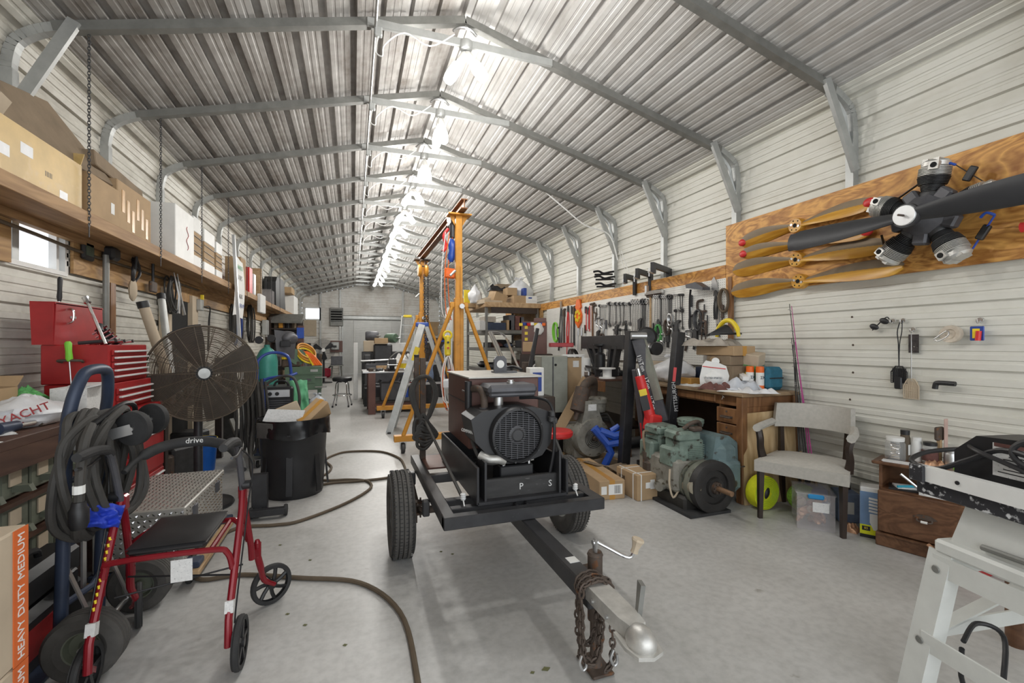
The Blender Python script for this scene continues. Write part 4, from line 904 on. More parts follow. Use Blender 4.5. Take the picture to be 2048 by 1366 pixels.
# jack
jx, jy = .955, 1.66; g = L(t).box((jx, jy, .008), (.10, .15, .012), b=.005).cyl((jx, jy, .012), (jx, jy, .05), .034, .026, 16).cyl((jx, jy, .03), (jx, jy, .30), .021, n=16)
j = g.out('tongue_jack', M['iron'], t); L(t).cyl((jx, jy, .20), (jx, jy, .47), .031, n=18).cyl((jx, jy, .47), (jx, jy, .482), .034, .028, 18).box((TX+.055, jy, .37), (.06, .10, .08)).out('jack_tube', M['iron'], j)
L(t).box((jx, jy, .505), (.014, .03, .06), b=.006).cyl((jx-.012, jy, .52), (jx+.012, jy, .52), .011, n=10).out('clevis', M['steel'], j)
h = L(t).tube(smooth([(jx+.01, jy, .52), (jx+.05, jy-.03, .500), (jx+.10, jy-.065, .475), (jx+.125, jy-.078, .475), (jx+.135, jy-.082, .50)], 4), .0075, 10).out('crank', M['chrome'], j)
L(t).lathe([(.016, 0), (.014, .018), (.020, .04), (.026, .052), (.024, .06)], 8, (jx+.135, jy-.082, .492), (.3, -.1, 1)).out('crank_knob', M['card_light'], h)
# chains round the coupler
t2 = thing('safety_chain', 'rusty safety chain looped over the trailer coupler', 'chain', (TX, 1.52, .2))
random.seed(9)
for k, (xa, ya) in enumerate(((-.055, 1.53), (-.062, 1.50), (-.05, 1.56), (.055, 1.50))):
    x = TX+xa; lo = .14+.03*k; g = L(t2)
    chain_g(g, smooth([(TX+.05, ya-.02, .43), (TX+.02, ya, .452), (TX-.02, ya, .452), (x, ya, .43), (x-.006, ya-.01, .33), (x, ya-.01, lo+.03), (x+.03, ya-.03, lo), (x+.06, ya-.03, lo+.05), (x+.07, ya-.03, .34)] if k < 3 else [(TX+.03, ya, .452), (x, ya, .43), (x+.012, ya, .3), (x, ya-.02, .16), (x-.03, ya-.03, .13)], 3), .0045, .034)
    g.out('chain_run', M['iron'], t2)
for x, y, z in ((TX-.06, 1.50, .13), (TX+.055, 1.47, .14)): L(t2).tube(smooth([(x, y, z+.06), (x-.012, y, z+.03), (x, y, z), (x+.016, y, z+.01), (x+.014, y, z+.04)], 4), .006).out('hook', M['steel'], t2)
# ---- engine welder on the trailer
t = thing('engine_welder', 'brown and black engine driven welder bolted on the trailer', 'generator', (TX, 2.8, .49))
b = L(t).box((.89, 2.965, .925), (.46, .61, .43), b=.006).out('cabinet', M['brown_paint'], t)
L(t).box((.89, 2.95, 1.146), (.48, .66, .012), b=.003).out('top_plate', M['gunplate'], t); L(t).box((.659, 2.965, .985), (.004, .60, .006)).out('panel_seam', M['blackmetal'], b)
L(t).box((.655, 2.76, 1.055), (.01, .07, .014), b=.003).out('latch', M['chrome'], b)
g = L(t); g.box((.62, 2.79, .60), (.016, 1.0, .20), b=.004).box((1.14, 2.79, .60), (.016, 1.0, .20), b=.004).box((.88, 2.79, .505), (.52, 1.0, .016)).box((.88, 3.29, .60), (.52, .014, .20)); g.out('skid_base', bm_, t)
L(t).prism([(0, 0), (.18, 0), (.18, .17), (.10, .21), (0, .21)], .012, (.665, 2.30, .51), (0, 1, 0), (0, 0, 1)).out('front_gusset', bm_, t); L(t).prism([(0, 0), (.18, 0), (.18, .17), (0, .24)], .012, (1.10, 2.30, .51), (0, 1, 0), (0, 0, 1)).out('front_gusset', bm_, t)
p = L(t).box((.885, 2.352, .557), (.43, .03, .118), b=.004).out('front_plank', mat('worn black plank', (.035, .034, .034), .6, 0, .4, 7, 0, (.16, .155, .15), .66, (1, 1, 6)), t)
words('P', .05, M['paper_grey'], p, (-.0+.0, -.018+2.352-2.8, .595-.49), (R(90), 0, 0)); words('S', .05, M['paper_grey'], p, (.185, -.466, .057), (R(90), 0, 0))
for o in p.children: o.location = (o.location.x if o.location.x else .01, 2.336-2.8, .56-.49)
L(t).box((.875, 2.46, .60), (.20, .14, .13), b=.006).out('battery', M['black'], t)
for x in (.80, .955): L(t).cyl((x, 2.41, .665), (x, 2.41, .69), .012, n=10).bar((x-.02, 2.41, .688), (x+.03, 2.42, .688), .018).out('battery_terminal', M['chrome'], t)
L(t).tube(smooth([(.80, 2.41, .69), (.72, 2.40, .685), (.66, 2.42, .72), (.64, 2.5, .80)], 4), .010).out('battery_cable', M['cable'], t)
L(t).tube(smooth([(.955, 2.41, .69), (.9, 2.405, .70), (.83, 2.41, .695)], 4), .011).out('battery_cable', M['cable'], t)
# engine shroud, round fan screen
sc_ = V(.865, 2.36, .842)
sh_poly = [(-.26, .095), (-.20, .135), (-.06, .155), (.10, .15), (.20, .12), (.225, .04), (.215, -.06), (.16, -.13), (.05, -.165), (-.07, -.16), (-.17, -.10), (-.235, -.03)]
e = L(t).prism(sh_poly, .24, (sc_.x, 2.50, sc_.z), (1, 0, 0), (0, 0, 1)).out('engine_shroud', M['black'], t, 25)
L(t).lathe([(.165, -.06), (.158, .0), (.150, .018), (.138, .022), (.134, .012), (.132, -.02), (.134, -.03), (.160, -.03)], 44, sc_, (0, -1, 0), cap=False).out('screen_ring', M['black'], t)
g = L(t).lathe([(.0, -.012), (.133, -.012)], 40, sc_, (0, -1, 0), cap=False); g.out('screen_back', M['dark'], t)
g = L(t)
for k in range(-12, 13):
    z = k*.0105; w = math.sqrt(max(0, .134**2-z*z)); g.box((sc_.x, sc_.y-.004, sc_.z+z), (2*w, .006, .0035))
for k in range(-3, 4):
    x = k*.034; w = math.sqrt(max(0, .134**2-x*x)); g.box((sc_.x+x, sc_.y-.002, sc_.z), (.003, .004, 2*w))
g.out('screen_louvres', M['gunmetal'], t); L(t).lathe([(.0, .012), (.03, .012), (.034, .008), (.05, .004), (.052, -.004)], 28, sc_, (0, -1, 0)).out('screen_hub', M['blackmetal'], t)
for a in range(6): L(t).cyl(sc_+V(math.cos(a*PI/3+.4)*.148, -.026, math.sin(a*PI/3+.4)*.148), sc_+V(math.cos(a*PI/3+.4)*.148, 0, math.sin(a*PI/3+.4)*.148), .005, n=8).out('screw', M['dark_steel'], e)
a = L(t).box((.865, 2.52, 1.09), (.30, .21, .055), b=.018).box((.865, 2.52, 1.062), (.28, .19, .03), b=.01).out('air_cleaner', M['gunmetal'], t)
L(t).lathe([(.024, 0), (.024, .012), (.018, .013), (.018, .022)], 16, (.875, 2.50, 1.117)).out('knob', M['steel'], a); L(t).cyl((.80, 2.50, .98), (.80, 2.50, 1.06), .028, n=14).out('intake_neck', M['steel'], a)
L(t).tube(smooth([(.68, 2.64, 1.08), (.70, 2.56, 1.085), (.715, 2.52, 1.05), (.715, 2.50, .98), (.712, 2.49, .95)], 4), .021, 12).out('exhaust_elbow', M['iron'], t); L(t).cyl((.712, 2.49, .94), (.712, 2.49, .985), .03, n=12).out('exhaust_flange', M['gunmetal'], t)
L(t).cyl((.655, 2.645, .96), (.655, 2.645, 1.125), .022, n=12).out('upright_pipe', M['black'], t)
L(t).tube(smooth([(.66, 2.40, .74), (.70, 2.37, .72), (.75, 2.36, .715), (.79, 2.37, .70)], 4), .024, 12).out('heat_hose', M['cast_alu'], t)
L(t).tube(smooth([(.93, 2.50, 1.03), (1.02, 2.44, 1.035), (1.07, 2.38, 1.01), (1.085, 2.35, .93), (1.08, 2.34, .75), (1.06, 2.36, .60)], 5), .009).out('fuel_hose', M['black'], t)
for x, z in ((1.075, .95), (1.09, .91), (1.07, .92)): L(t).box((x, 2.36, z), (.03, .04, .035), b=.006).out('carburettor_part', M['dark_steel'], t)
words('COMMAND', .026, M['white'], e, V(.606, 2.46, .86)-t.location, (R(90), 0, R(-72)), ext=.001)
le = L(t).box((.985, 2.95, 1.156), (.16, .09, .012)).prism([(-.045, 0), (.045, 0), (.045, .09), (.025, .112), (-.025, .112), (-.045, .09)], .02, (.955, 2.95, 1.155), (1, 0, 0), (0, 0, 1)).out('lifting_eye', M['gunmetal'], t)
L(t).lathe([(.0, .0121), (.027, .0121)], 20, (.955, 2.95, 1.212), (0, -1, 0), cap=False).out('eye_hole', M['paper'], le)
t2 = thing('hand_pump', 'black rubber lever and hose lying on the welder top', 'lever', (1.05, 3.05, 1.155)); G().tube(smooth([(-.03, .05, .012), (.04, .02, .03), (.08, -.06, .012)], 4), .011).out('lever', M['black'], t2); G().lathe([(.05, 0), (.05, .015), (.02, .022)], 14, (.0, .05, 0)).out('cap', M['black'], t2)
# post with cable bundle
px_, py_ = .492, 3.40
t = thing('steel_post', 'brown square steel post standing on the rear left of the trailer', 'post', (px_, py_, .494)); L(t).box((px_, py_, .87), (.04, .04, .75)).box((px_-.042, py_+.02, .95), (.035, .035, .60)).out('post', M['bench_wood'] if 0 else M['iron'], t); L(t).lathe([(.017, 0), (.020, .03)], 8, (px_-.042, py_+.02, 1.24)).out('cap', M['black'], t)
t = thing('extension_cord', 'black heavy cord looped and tied on the trailer post', 'cord', (px_, py_-.03, .9))
for k in range(10):
    dx = .03*math.sin(k*2.1); w = .075+.012*(k % 3); lo = .60+.025*k
    L(t).tube(smooth([(px_+dx*.2, py_-.055-.006*k, 1.115), (px_-w*.7, py_-.06, 1.08), (px_-w, py_-.06, .98), (px_-w*.45, py_-.06, .82), (px_-.01, py_-.055, .77), (px_+.05-w*1.2, py_-.06, .68), (px_-w*.6+.03*(k % 2), py_-.06, lo), (px_+w*.2, py_-.06, lo-.02), (px_+w, py_-.06, .68), (px_+.01, py_-.055, .77), (px_+w*.45, py_-.06, .82), (px_+w, py_-.06, .98), (px_+w*.6, py_-.06, 1.08)], 4, True), .0125, 7, True).out('loop', M['cable'], t)
for i, (a, b) in enumerate((((px_+.01, py_-.06, .78), (.556, 2.36, .52)), ((1.10, 2.36, .80), (1.20, 2.31, .52)))):
    t = thing('bungee_cord', ('black stretch cord from the trailer post to the front rail', 'black stretch cord from the welder to the right end of the front rail')[i], 'cord', b)
    m_ = (V(a)+V(b))/2; L(t).tube([a, m_, b], .009 if i else .010).out('cord', M['cable'], t)
    L(t).lathe([(.012, 0), (.016, .01), (.012, .015), (.016, .02), (.012, .025), (.016, .03), (.01, .036)], 12, V(b)+V(0, 0, -.005)).out('spring', M['paper_grey'], t); L(t).cyl(V(b), V(b)+V(.0, -.03, -.03), .004, n=6).out('hook', M['white'], t)
# ================= gantry crane =================
OG = M['orange']
t = thing('gantry_crane', 'tall orange gantry crane with two braced legs and a brown overhead beam', 'crane', (1.25, 7.1, 0))
for k, (y, cx, zt) in enumerate(((5.70, 1.283, 3.005), (8.5, 1.215, 2.915))):
    f = L(t).box((cx, y, 1.05), (.115, .09, 1.78), b=.005).box((cx, y, zt*.5+.6), (.085, .07, zt-1.2), b=.004).box((cx+.025, y-.05, 1.5), (.028, .02, 1.7)).out('column', OG, t)
    L(t).box((cx, y, zt), (.30, .20, .018)).out('top_plate', OG if k == 0 else M['iron'], f)
    for s in (-1, 1): L(t).prism([(0, 0), (s*.07, 0), (0, -.12)] if s > 0 else [(0, 0), (0, -.12), (-.07, 0)], .012, (cx+s*.052, y, zt-.01), (1, 0, 0), (0, 0, 1)).out('gusset', OG, f)
    L(t).box((cx+.0, y, .185), (1.62, .10, .075), b=.004).out('base_beam', M['orange'], t)
    for s in (-1, 1):
        L(t).tube([(cx+s*.085, y-.03, 1.84), (cx+s*.70, y-.03, .22)], .026, 10).out('brace', M['orange'], t); L(t).box((cx+s*.09, y-.03, 1.85), (.06, .05, .07), b=.008).out('brace_lug', OG, t)
        caster(t, (cx+s*.70, y, 0), .066, (0, 1, 0), 'dark_steel')
    L(t).cyl((cx+.02, y-.12, 1.83), (cx+.02, y-.06, 1.83), .032, n=16).out('pin', M['steel'], f)
    L(t).tube([(cx-.06, y-.09, 2.28), (cx-.13, y-.10, 2.21)], .016, 8).out('locking_pin', M['galv_bright'], f)
g = L(t)
a, b = V(1.30, 5.45, 3.03), V(1.205, 8.85, 2.93); up = V(0, 0, 1)
for dz, w, h in ((.006, .085, .012), (.115, .085, .012), (.06, .012, .11)): g.bar(a+up*dz, b+up*dz, w, h)
g.out('overhead_beam', mat('rust brown beam', (.20, .085, .035), .5, .2, .25, 5), t)
t = thing('beam_trolley', 'grey chain trolley rolling on the gantry beam', 'trolley', (1.29, 5.95, 2.98))
for s in (-1, 1):
    for q in (-1, 1): G().lathe([(.01, 0), (.045, 0), (.045, .02), (.055, .025), (.055, .03)], 14, (s*.055, q*.07, .07), (s, 0, 0)).out('wheel', M['cast_alu'], t)
    G().box((s*.075, 0, .03), (.012, .22, .14), b=.01).out('side_plate', M['galv_bright'], t)
G().box((0, 0, -.05), (.13, .10, .05), b=.01).out('yoke', M['blackmetal'], t)
t = thing('chain_hoist', 'bundle of red, blue and orange slings and chain hanging from the trolley', 'hoist', (1.20, 5.86, 2.3))
p = V(1.21, 5.80, 0)
L(t).cyl(p+V(.02, 0, 2.92), p+V(.02, 0, 2.74), .045, n=12).out('hoist_body', M['blackmetal'], t)
L(t).tube(smooth([p+V(-.04, 0, 2.85), p+V(-.10, 0, 2.75), p+V(-.07, 0, 2.62), p+V(-.11, 0, 2.55)], 4), .02).out('red_sling', M['redplastic'], t)
L(t).tube(smooth([p+V(0, 0, 2.72), p+V(.01, -.02, 2.6), p+V(-.01, 0, 2.42)], 4), [.02, .03, .045, .05, .05, .04, .05, .045, .03], 10).out('blue_strap', M['blue_tool'], t)
L(t).box(p+V(-.02, 0, 2.27), (.14, .07, .13), (0, R(5), 0), b=.015).out('orange_box', M['orange_bright'], t)
g = L(t); chain_g(g, smooth([p+V(-.09, 0, 2.6), p+V(-.13, 0, 2.2), p+V(-.14, 0, 1.8), p+V(-.06, 0, 1.62), p+V(-.0, 0, 1.75)], 4), .004, .04); g.out('white_chain', M['galv_bright'], t)
for k in range(3): L(t).tube(smooth([p+V(-.08+.05*k, -.02, 2.8), p+V(-.13+.04*k, -.02, 2.3), p+V(-.12+.05*k, -.02, 1.75), p+V(.0, -.02, 1.66)], 5), .006, 6).out('cord', M['orange_bright' if k else 'white'], t)
L(t).tube([p+V(.075, -.03, 2.8), p+V(.07, -.03, 1.9)], .014).out('orange_hose', M['orange_bright'], t)
t = thing('pendant_control', 'yellow hoist pendant control with coiled pink and white cords', 'control', (1.13, 5.62, 1.15))
p = V(1.12, 5.60, 0)
L(t).box(p+V(0, 0, 1.33), (.075, .06, .26), b=.02).out('handset', M['yellow'], t); L(t).tor(p+V(0, 0, 1.46), .05, .014, (0, 1, 0), 18, 8).out('hanger', M['yellow'], t)
for q in range(2): L(t).cyl(p+V(0, -.03, 1.30+.07*q), p+V(0, -.042, 1.30+.07*q), .014, n=10).out('button', M['black' if q else 'redplastic'], t)
for k in range(7):
    a = k*.9; w = .05+.012*(k % 3)
    L(t).tube(smooth([p+V(.0, -.01*k+.02, 1.20), p+V(-w, -.01*k+.02, 1.0), p+V(-w*.9, -.01*k, .62+.05*(k % 4)), p+V(.01, -.01*k, .52+.05*(k % 3)), p+V(w, -.01*k, .72), p+V(w*.9, -.01*k, 1.02)], 4, True), .0065, 6, True).out('cord_loop', mat('pink cord', (.62, .22, .15), .6) if k == 0 else M['orange_bright' if k % 3 == 1 else 'white'], t)
L(t).box(p+V(-.03, -.10, .86), (.10, .05, .12), (0, 0, .3), b=.02).out('clear_bag', M['plastic_white'], t)
t = thing('chain_block', 'yellow chain block hanging at the far end of the gantry beam', 'hoist', (1.215, 8.36, 2.7))
for s in (-1, 1): G().lathe([(.0, -.03), (.10, -.03), (.12, 0), (.10, .03), (0, .03)], 18, (s*.06, 0, .0), (1, 0, 0)).out('cover', M['orange'], t)
G().tor((0, 0, .14), .06, .014, (0, 1, 0), 16, 8).out('hook', M['iron'], t)
g = G(); chain_g(g, [(.02, -.02, -.08), (.04, -.03, -1.5)], .007, .06); chain_g(g, [(.09, -.02, -.08), (.08, -.03, -1.5)], .007, .06); g.out('chain', M['dark_steel'], t)
# ladders
def stepladder(nm, label, foot, top, ru, depth, cap, steps, rails='galv_bright', w0=.5, w1=.28, lab=None):
    # foot: middle of the front feet; top: middle of the cap; ru: unit across vector
    t = thing(nm, label, 'ladder', foot); f = V(foot); tp = V(top); ru = V(ru).normalized(); fw = V(tp.x-f.x, tp.y-f.y, 0)
    rear = V(tp.x, tp.y, 0)+fw.normalized()*depth
    for s in (-1, 1):
        L(t).bar(f+ru*s*w0/2, tp+ru*s*w1/2, .10, .028, up=ru).out('front_rail', M[rails], t); L(t).bar(rear+ru*s*w0/2*.95, tp+ru*s*w1/2*.9+fw.normalized()*.06, .06, .024, up=ru).out('rear_rail', M[rails], t)
        L(t).box(f+ru*s*w0/2+V(0, 0, .012), (.05, .07, .025)).out('foot', M['black'], t)
        L(t).bar(f.lerp(tp, .62)+ru*s*(w0+(w1-w0)*.62)/2, rear.lerp(tp, .62)+ru*s*(w0+(w1-w0)*.62)/2*.95, .012, .022).out('spreader', M[rails], t)
    for k in range(1, steps+1):
        q = k/(steps+1); c = f.lerp(tp, q); w = w0+(w1-w0)*q; L(t).bar(c-ru*w/2, c+ru*w/2, .08, .022).out('step', M[rails], t)
        if k % 2: c = rear.lerp(tp, q); L(t).bar(c-ru*w/2*.95, c+ru*w/2*.95, .02).out('rear_bar', M[rails], t)
    L(t).box(tp+V(0, 0, .0), (.20, .24, .07), (0, 0, math.atan2(ru.y, ru.x)-PI/2), b=.012).out('cap', M[cap], t)
    return t
t = stepladder('step_ladder', 'aluminium step ladder with blue top open beside the far gantry leg', (.56, 7.25, 0), (1.06, 7.35, 1.66), (.2, 1, 0), .62, 'blue_tool', 5)
p = V(.56, 7.0, 0).lerp(V(1.06, 7.2, 1.66), .72); L(t).box(p+V(.0, -.02, 0), (.075, .004, .22), (0, R(17), 0)).out('yellow_sticker', M['yellow'], t)
for z in (1.05, .72): L(t).bar((.75+.3*(z-.72), 7.2, z), (1.45-.3*(z-.72), 7.3, z), .012, .035).out('spreader', M['alu'], t)
stepladder('step_ladder', 'tall aluminium step ladder with yellow top far back by the roll up door', (1.44, 13.4, 0), (1.58, 14.1, 2.20), (1, 0, 0), .7, 'yellow', 7, w0=.62, w1=.34)
# ================= things on the floor mid way =================
def hose(label, pts, r=.0125, m='hose', k=6, cat='hose', nm='air_hose'):
    g = G().tube(smooth([V(*p[:2], p[2] if len(p) > 2 else r) for p in pts], k), r, 8); return g.out(nm, M[m], None, label=label, cat=cat)
hose('brown air hose snaking over the floor from the walker to the foreground', [(.21, 1.35), (.242, 1.815), (.221, 2.3), (.037, 2.66), (-.286, 2.831), (-.6, 2.98), (-.84, 3.02), (-.95, 3.4), (-.80, 3.74), (-.55, 3.72), (-.378, 3.743), (-.063, 4.024), (.148, 4.361), (.133, 4.605), (-.03, 4.72), (-.28, 4.79), (-.5, 5.1)])
hose('brown air hose looped on the floor behind the trash can', [(-.5, 4.98), (-.29, 4.96), (-.22, 5.25), (-.30, 5.6), (-.2, 5.85), (-.035, 5.951), (.317, 5.826), (.50, 5.45), (.532, 5.1), (.505, 4.836), (.35, 4.667), (.05, 4.64), (-.2, 4.66), (-.5, 4.55)])
p = V(-.506, 4.53, 0); t = thing('trash_can', 'black plastic trash can with liner, overfull with cardboard', 'trash can', p)
G().lathe([(.0, 0), (.235, 0), (.245, .02), (.262, .30), (.275, .54), (.29, .56), (.292, .67), (.28, .675), (.27, .59), (.24, .05), (0, .04)], 40, cap=False).out('can', M['black'], t)
g = G()
g.grid(lambda u, v: ((.298+.012*math.sin(u*40)*v+.006*noise.noise(V(u*30, v*5, 0)))*math.cos(2*PI*u), (.298+.012*math.sin(u*40)*v+.006*noise.noise(V(u*30, v*5, 0)))*math.sin(2*PI*u), 0.69-.15*v+.018*math.sin(u*23)*v), 90, 6); g.out('bag_liner', mat('black bag film', (.012, .012, .013), .22), t)
for k in range(14): 
    if k % 2 == 0: G().box((.268*math.cos(k*PI/7+.2), .268*math.sin(k*PI/7+.2), .27), (.012, .05, .44), (0, R(-5), k*PI/7+.2)).out('rib', M['black'], t)
G().box((-.20, -.225, .61), (.16, .012, .13), (0, 0, R(-32)), b=.004).out('grey_rag', M['rubber_dusty'], t)
G().prism([(-.2, 0), (.12, -.03), (.16, .10), (-.14, .16)], .012, (-.06, -.12, .64), (1, .1, .1), (0, .35, .94)).out('newspaper', M['paper_grey'], t)
t2 = carton('cardboard_box', 'flattened brown carton sticking up out of the trash can', (p.x+.17, p.y+.05, .62), (.14, .30, .16), rz=.4, rot=(R(35), R(15), R(-35)), m='card')
carton('cardboard_box', 'small torn carton stuffed in the back of the trash can', (p.x-.02, p.y+.16, .59), (.2, .1, .2), rot=(R(-10), R(-20), R(20)), m='card_light')
# small black wheeled stand
p = V(-.64, 3.95, 0); t = thing('wheeled_stand', 'low black steel stand on small wheels beside the plate box', 'stand', p)
G().box((-.05, .05, .18), (.11, .07, .30), b=.005).out('upright', M['blackmetal'], t); G().box((.02, -.05, .055), (.24, .06, .05), b=.004).out('foot_bar', M['blackmetal'], t); G().box((-.06, .08, .05), (.05, .3, .05), b=.004).out('foot_bar', M['blackmetal'], t)
for x in (-.10, .14): G().lathe([(.01, -.012), (.042, -.012), (.045, 0), (.042, .012), (.01, .012)], 18, (x, -.01, .045), (1, 0, 0)).out('wheel', M['rubber'], t)
# welder on a cart, gas cylinder, helmet, cables
t = thing('welding_cart', 'blue tube welding cart behind the trash can', 'cart', (-.80, 5.9, 0))
L(t).tube(smooth([(-1.02, 5.75, .1), (-1.02, 5.75, 1.02), (-1.0, 5.77, 1.18), (-.88, 5.8, 1.25), (-.72, 5.8, 1.21), (-.68, 5.8, 1.02), (-.68, 5.8, .9)], 5), .017).out('handle', M['blue'], t)
L(t).tube(smooth([(-.92, 5.56, .08), (-.92, 5.56, .88), (-.90, 5.56, .96), (-.80, 5.56, .985), (-.66, 5.56, 1.0), (-.60, 5.6, 1.02)], 4), .015).out('front_rail', M['blue'], t)
for z in (.15, .48): L(t).box((-.79, 5.9, z), (.44, .80, .02)).out('tray', M['blue_dark'], t)
for x in (-.98, -.60):
    L(t).cyl((x, 6.3, .1), (x, 6.3, .5), .015, n=8).out('post', M['blue'], t)
    L(t).lathe([(.02, -.025), (.10, -.025), (.105, 0), (.1, .025), (.02, .025)], 20, (x, 6.25, .105), (1, 0, 0)).out('wheel', M['rubber'], t); caster(t, (x, 5.56, 0), .04)
t = thing('welder', 'black and silver arc welder with two dials on the blue cart', 'welder', (-.79, 5.75, .49))
G().box((0, .03, .19), (.31, .42, .38), b=.02).out('case', M['black'], t); f = G().box((-.0, -.185, .31), (.25, .012, .085), b=.006).out('control_panel', M['alu'], t)
for x in (-.07, .0): G().cyl((x, -.19, .31), (x, -.215, .31), .02, n=14).out('dial', M['black'], f)
g = G()
for k in range(9): g.box((0, -.184, .04+.024*k), (.26, .01, .012))
g.out('vent_slats', M['gunmetal'], t); G().tube(smooth([(-.06, 0, .38), (-.03, 0, .43), (.06, 0, .43), (.09, 0, .38)], 4), .012).out('handle', M['black'], t)
G().cyl((.11, -.18, .10), (.13, -.26, .07), .022, .018, 12).out('torch_plug', M['rubber'], t); G().box((-.16, .03, .38), (.02, .40, .02)).out('red_trim', M['red'], t)
t = thing('gas_cylinder', 'teal green gas cylinder standing behind the welder', 'gas cylinder', (-1.03, 6.42, 0))
G().lathe([(.12, 0), (.125, .02), (.125, 1.13), (.115, 1.20), (.08, 1.27), (.035, 1.31), (.03, 1.34), (0, 1.34)], 24).out('body', M['teal_tank'], t)
G().cyl((0, 0, 1.33), (0, 0, 1.44), .02, n=10).out('valve', M['iron'], t); G().lathe([(.045, -.02), (.05, 0), (.045, .02)], 14, (-.08, -.05, 1.40), (0, -1, 0)).lathe([(.045, -.02), (.05, 0), (.045, .02)], 14, (.06, -.06, 1.42), (0, -1, .2)).out('gauge', M['black'], t)
p = atD(574, 692, 5.95); t = thing('welding_helmet', 'dark grey welding helmet hung on the gas cylinder', 'helmet', p)
G().grid(lambda u, v: (.13*math.cos(PI*(.15+1.7*u))*(1-.25*v), -.15*math.sin(PI*u), .16-.34*v+.05*math.sin(PI*u)), 18, 10).ball((0, .02, .10), (.13, .15, .10), 18, 10).out('shell', M['gunmetal'], t); G().box((0, -.15, .03), (.12, .02, .08), b=.006).out('visor', M['black'], t)
crumple('work_jacket', 'green jacket draped over the right side of the welding cart', (-.58, 5.72, .68), .20, .50, .07, 'cloth_green', 0, 6, 'jacket').rotation_euler = (R(80), R(0), R(25))
t = thing('welding_cable', 'black welding cables hung in loops on the left of the cart', 'cable', (-1.06, 5.3, .5))
for k in range(8):
    x = -1.16+.035*k; y = 5.35+.03*(k % 3); L(t).tube(smooth([(x, y, .98), (x+.03, y-.03, .6), (x+.02, y-.02, .25+.04*(k % 4)), (x+.05, y, .18+.05*(k % 3)), (x+.07, y+.02, .5), (x+.03, y+.02, .95)], 5), .014, 7).out('loop', M['cable'], t)
L(t).tube(smooth([(-.70, 5.5, .58), (-.6, 5.42, .5), (-.55, 5.4, .75), (-.62, 5.45, .98), (-.8, 5.5, .97), (-.95, 5.45, .8), (-1.0, 5.3, .3), (-.92, 5.0, .02), (-.75, 4.8, .02)], 6), .015).out('torch_lead', M['cable'], t)
# ================= RIGHT WALL: propellers and radial engine on plywood =================
PW = 3.708
def propeller(nm, label, hub, tipl, tipr, x, chord=.128, mats=('prop_wood', 'prop_back'), redtip=True, hr=.066):
    h, a, b = atX(*hub, x), atX(*tipl, x), atX(*tipr, x) if tipr else None
    t = thing(nm, label, 'propeller', h); dl = (a-h); ll = dl.length; dl.normalize()
    if b is None: b = h-dl*ll
    lr = (b-h).length; N = V(-1, 0, 0); U = dl; Wd = U.cross(N)
    def prof(s, L_):
        k = s/L_; w = chord*(.40+.75*math.sin(min(1, k*1.25)*PI*.62)**1.3)*(1 if k < .82 else math.sqrt(max(0, 1-((k-.82)/.185)**2))*.9+.06); return w
    for sgn, L_, nm2 in ((1, ll, 'blade'), (-1, lr, 'blade')):
        for part, mm in ((0, mats[0]), (1, mats[1])):
            def f(u, v, sgn=sgn, L_=L_, part=part):
                s = .03+u*(L_-.03); w = prof(s, L_); tw = R(38)*(1-u*.62)*1; q = (v-.5); e = Wd*(math.cos(tw))*sgn-N*(-math.sin(tw))
                cam_ = N*(.018*(1-(2*q)**2)*(1-.6*u))
                c = U*sgn*s+N*.03+Wd*.010*math.sin(u*PI*1.2)
                # front half varnished wood, upper/back strip dusty
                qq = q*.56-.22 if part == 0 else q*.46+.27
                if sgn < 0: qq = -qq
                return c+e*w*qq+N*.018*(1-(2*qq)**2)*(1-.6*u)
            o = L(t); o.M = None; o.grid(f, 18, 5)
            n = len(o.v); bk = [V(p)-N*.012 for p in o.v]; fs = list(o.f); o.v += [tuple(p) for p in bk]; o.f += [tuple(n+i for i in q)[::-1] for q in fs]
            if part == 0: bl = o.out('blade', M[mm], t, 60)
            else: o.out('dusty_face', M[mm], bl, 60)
        if redtip:
            o = G(); tip = U*sgn*(L_-.012)+N*.035; o.ball(tuple(tip-U*sgn*.012), (.022, .045, .036), 12, 8); o.out('red_tip', M['redplastic'], t)
    o = G().lathe([(.0, .052), (hr*.92, .052), (hr, .044), (hr, -.01), (0, -.01)], 28, (0, 0, 0), (-1, 0, 0)).out('hub', M[mats[0]], t)
    o2 = G().lathe([(.0, .0), (.018, .0), (.018, .003), (0, .003)], 16, (-.0515, 0, 0), (-1, 0, 0)).out('bore', M['dark'], o)
    for k in range(6):
        c = V(-.052, math.cos(k*PI/3+.2)*hr*.66, math.sin(k*PI/3+.2)*hr*.66); G().lathe([(0, 0), (.006, 0), (.006, .002), (0, .002)], 8, c, (-1, 0, 0)).out('bolt_hole', M['dark'], o)
    for s in (-1, 1): G().lathe([(0, 0), (.010, 0), (.011, .003), (0, .003)], 10, (-.052, s*hr*.5, .012*s), (-1, 0, 0)).out('bolt', M['steel'], o)
    return t
propeller('propeller', 'topmost varnished wooden propeller with red tips on the plywood board', (1598, 452), (1486, 487), (1752, 410), PW)
propeller('propeller', 'second wooden propeller with red tips, partly behind the black propeller', (1599, 489), (1488, 509), None, PW, .115)
propeller('propeller', 'third wooden propeller from the top, plain tips and dark decal', (1599, 520), (1471, 542), (1777, 493), PW, .145, redtip=False)
propeller('propeller', 'lowest wooden propeller on the plywood board with plain tips', (1604, 563), (1468, 584), (1812, 533), PW, .145, redtip=False)
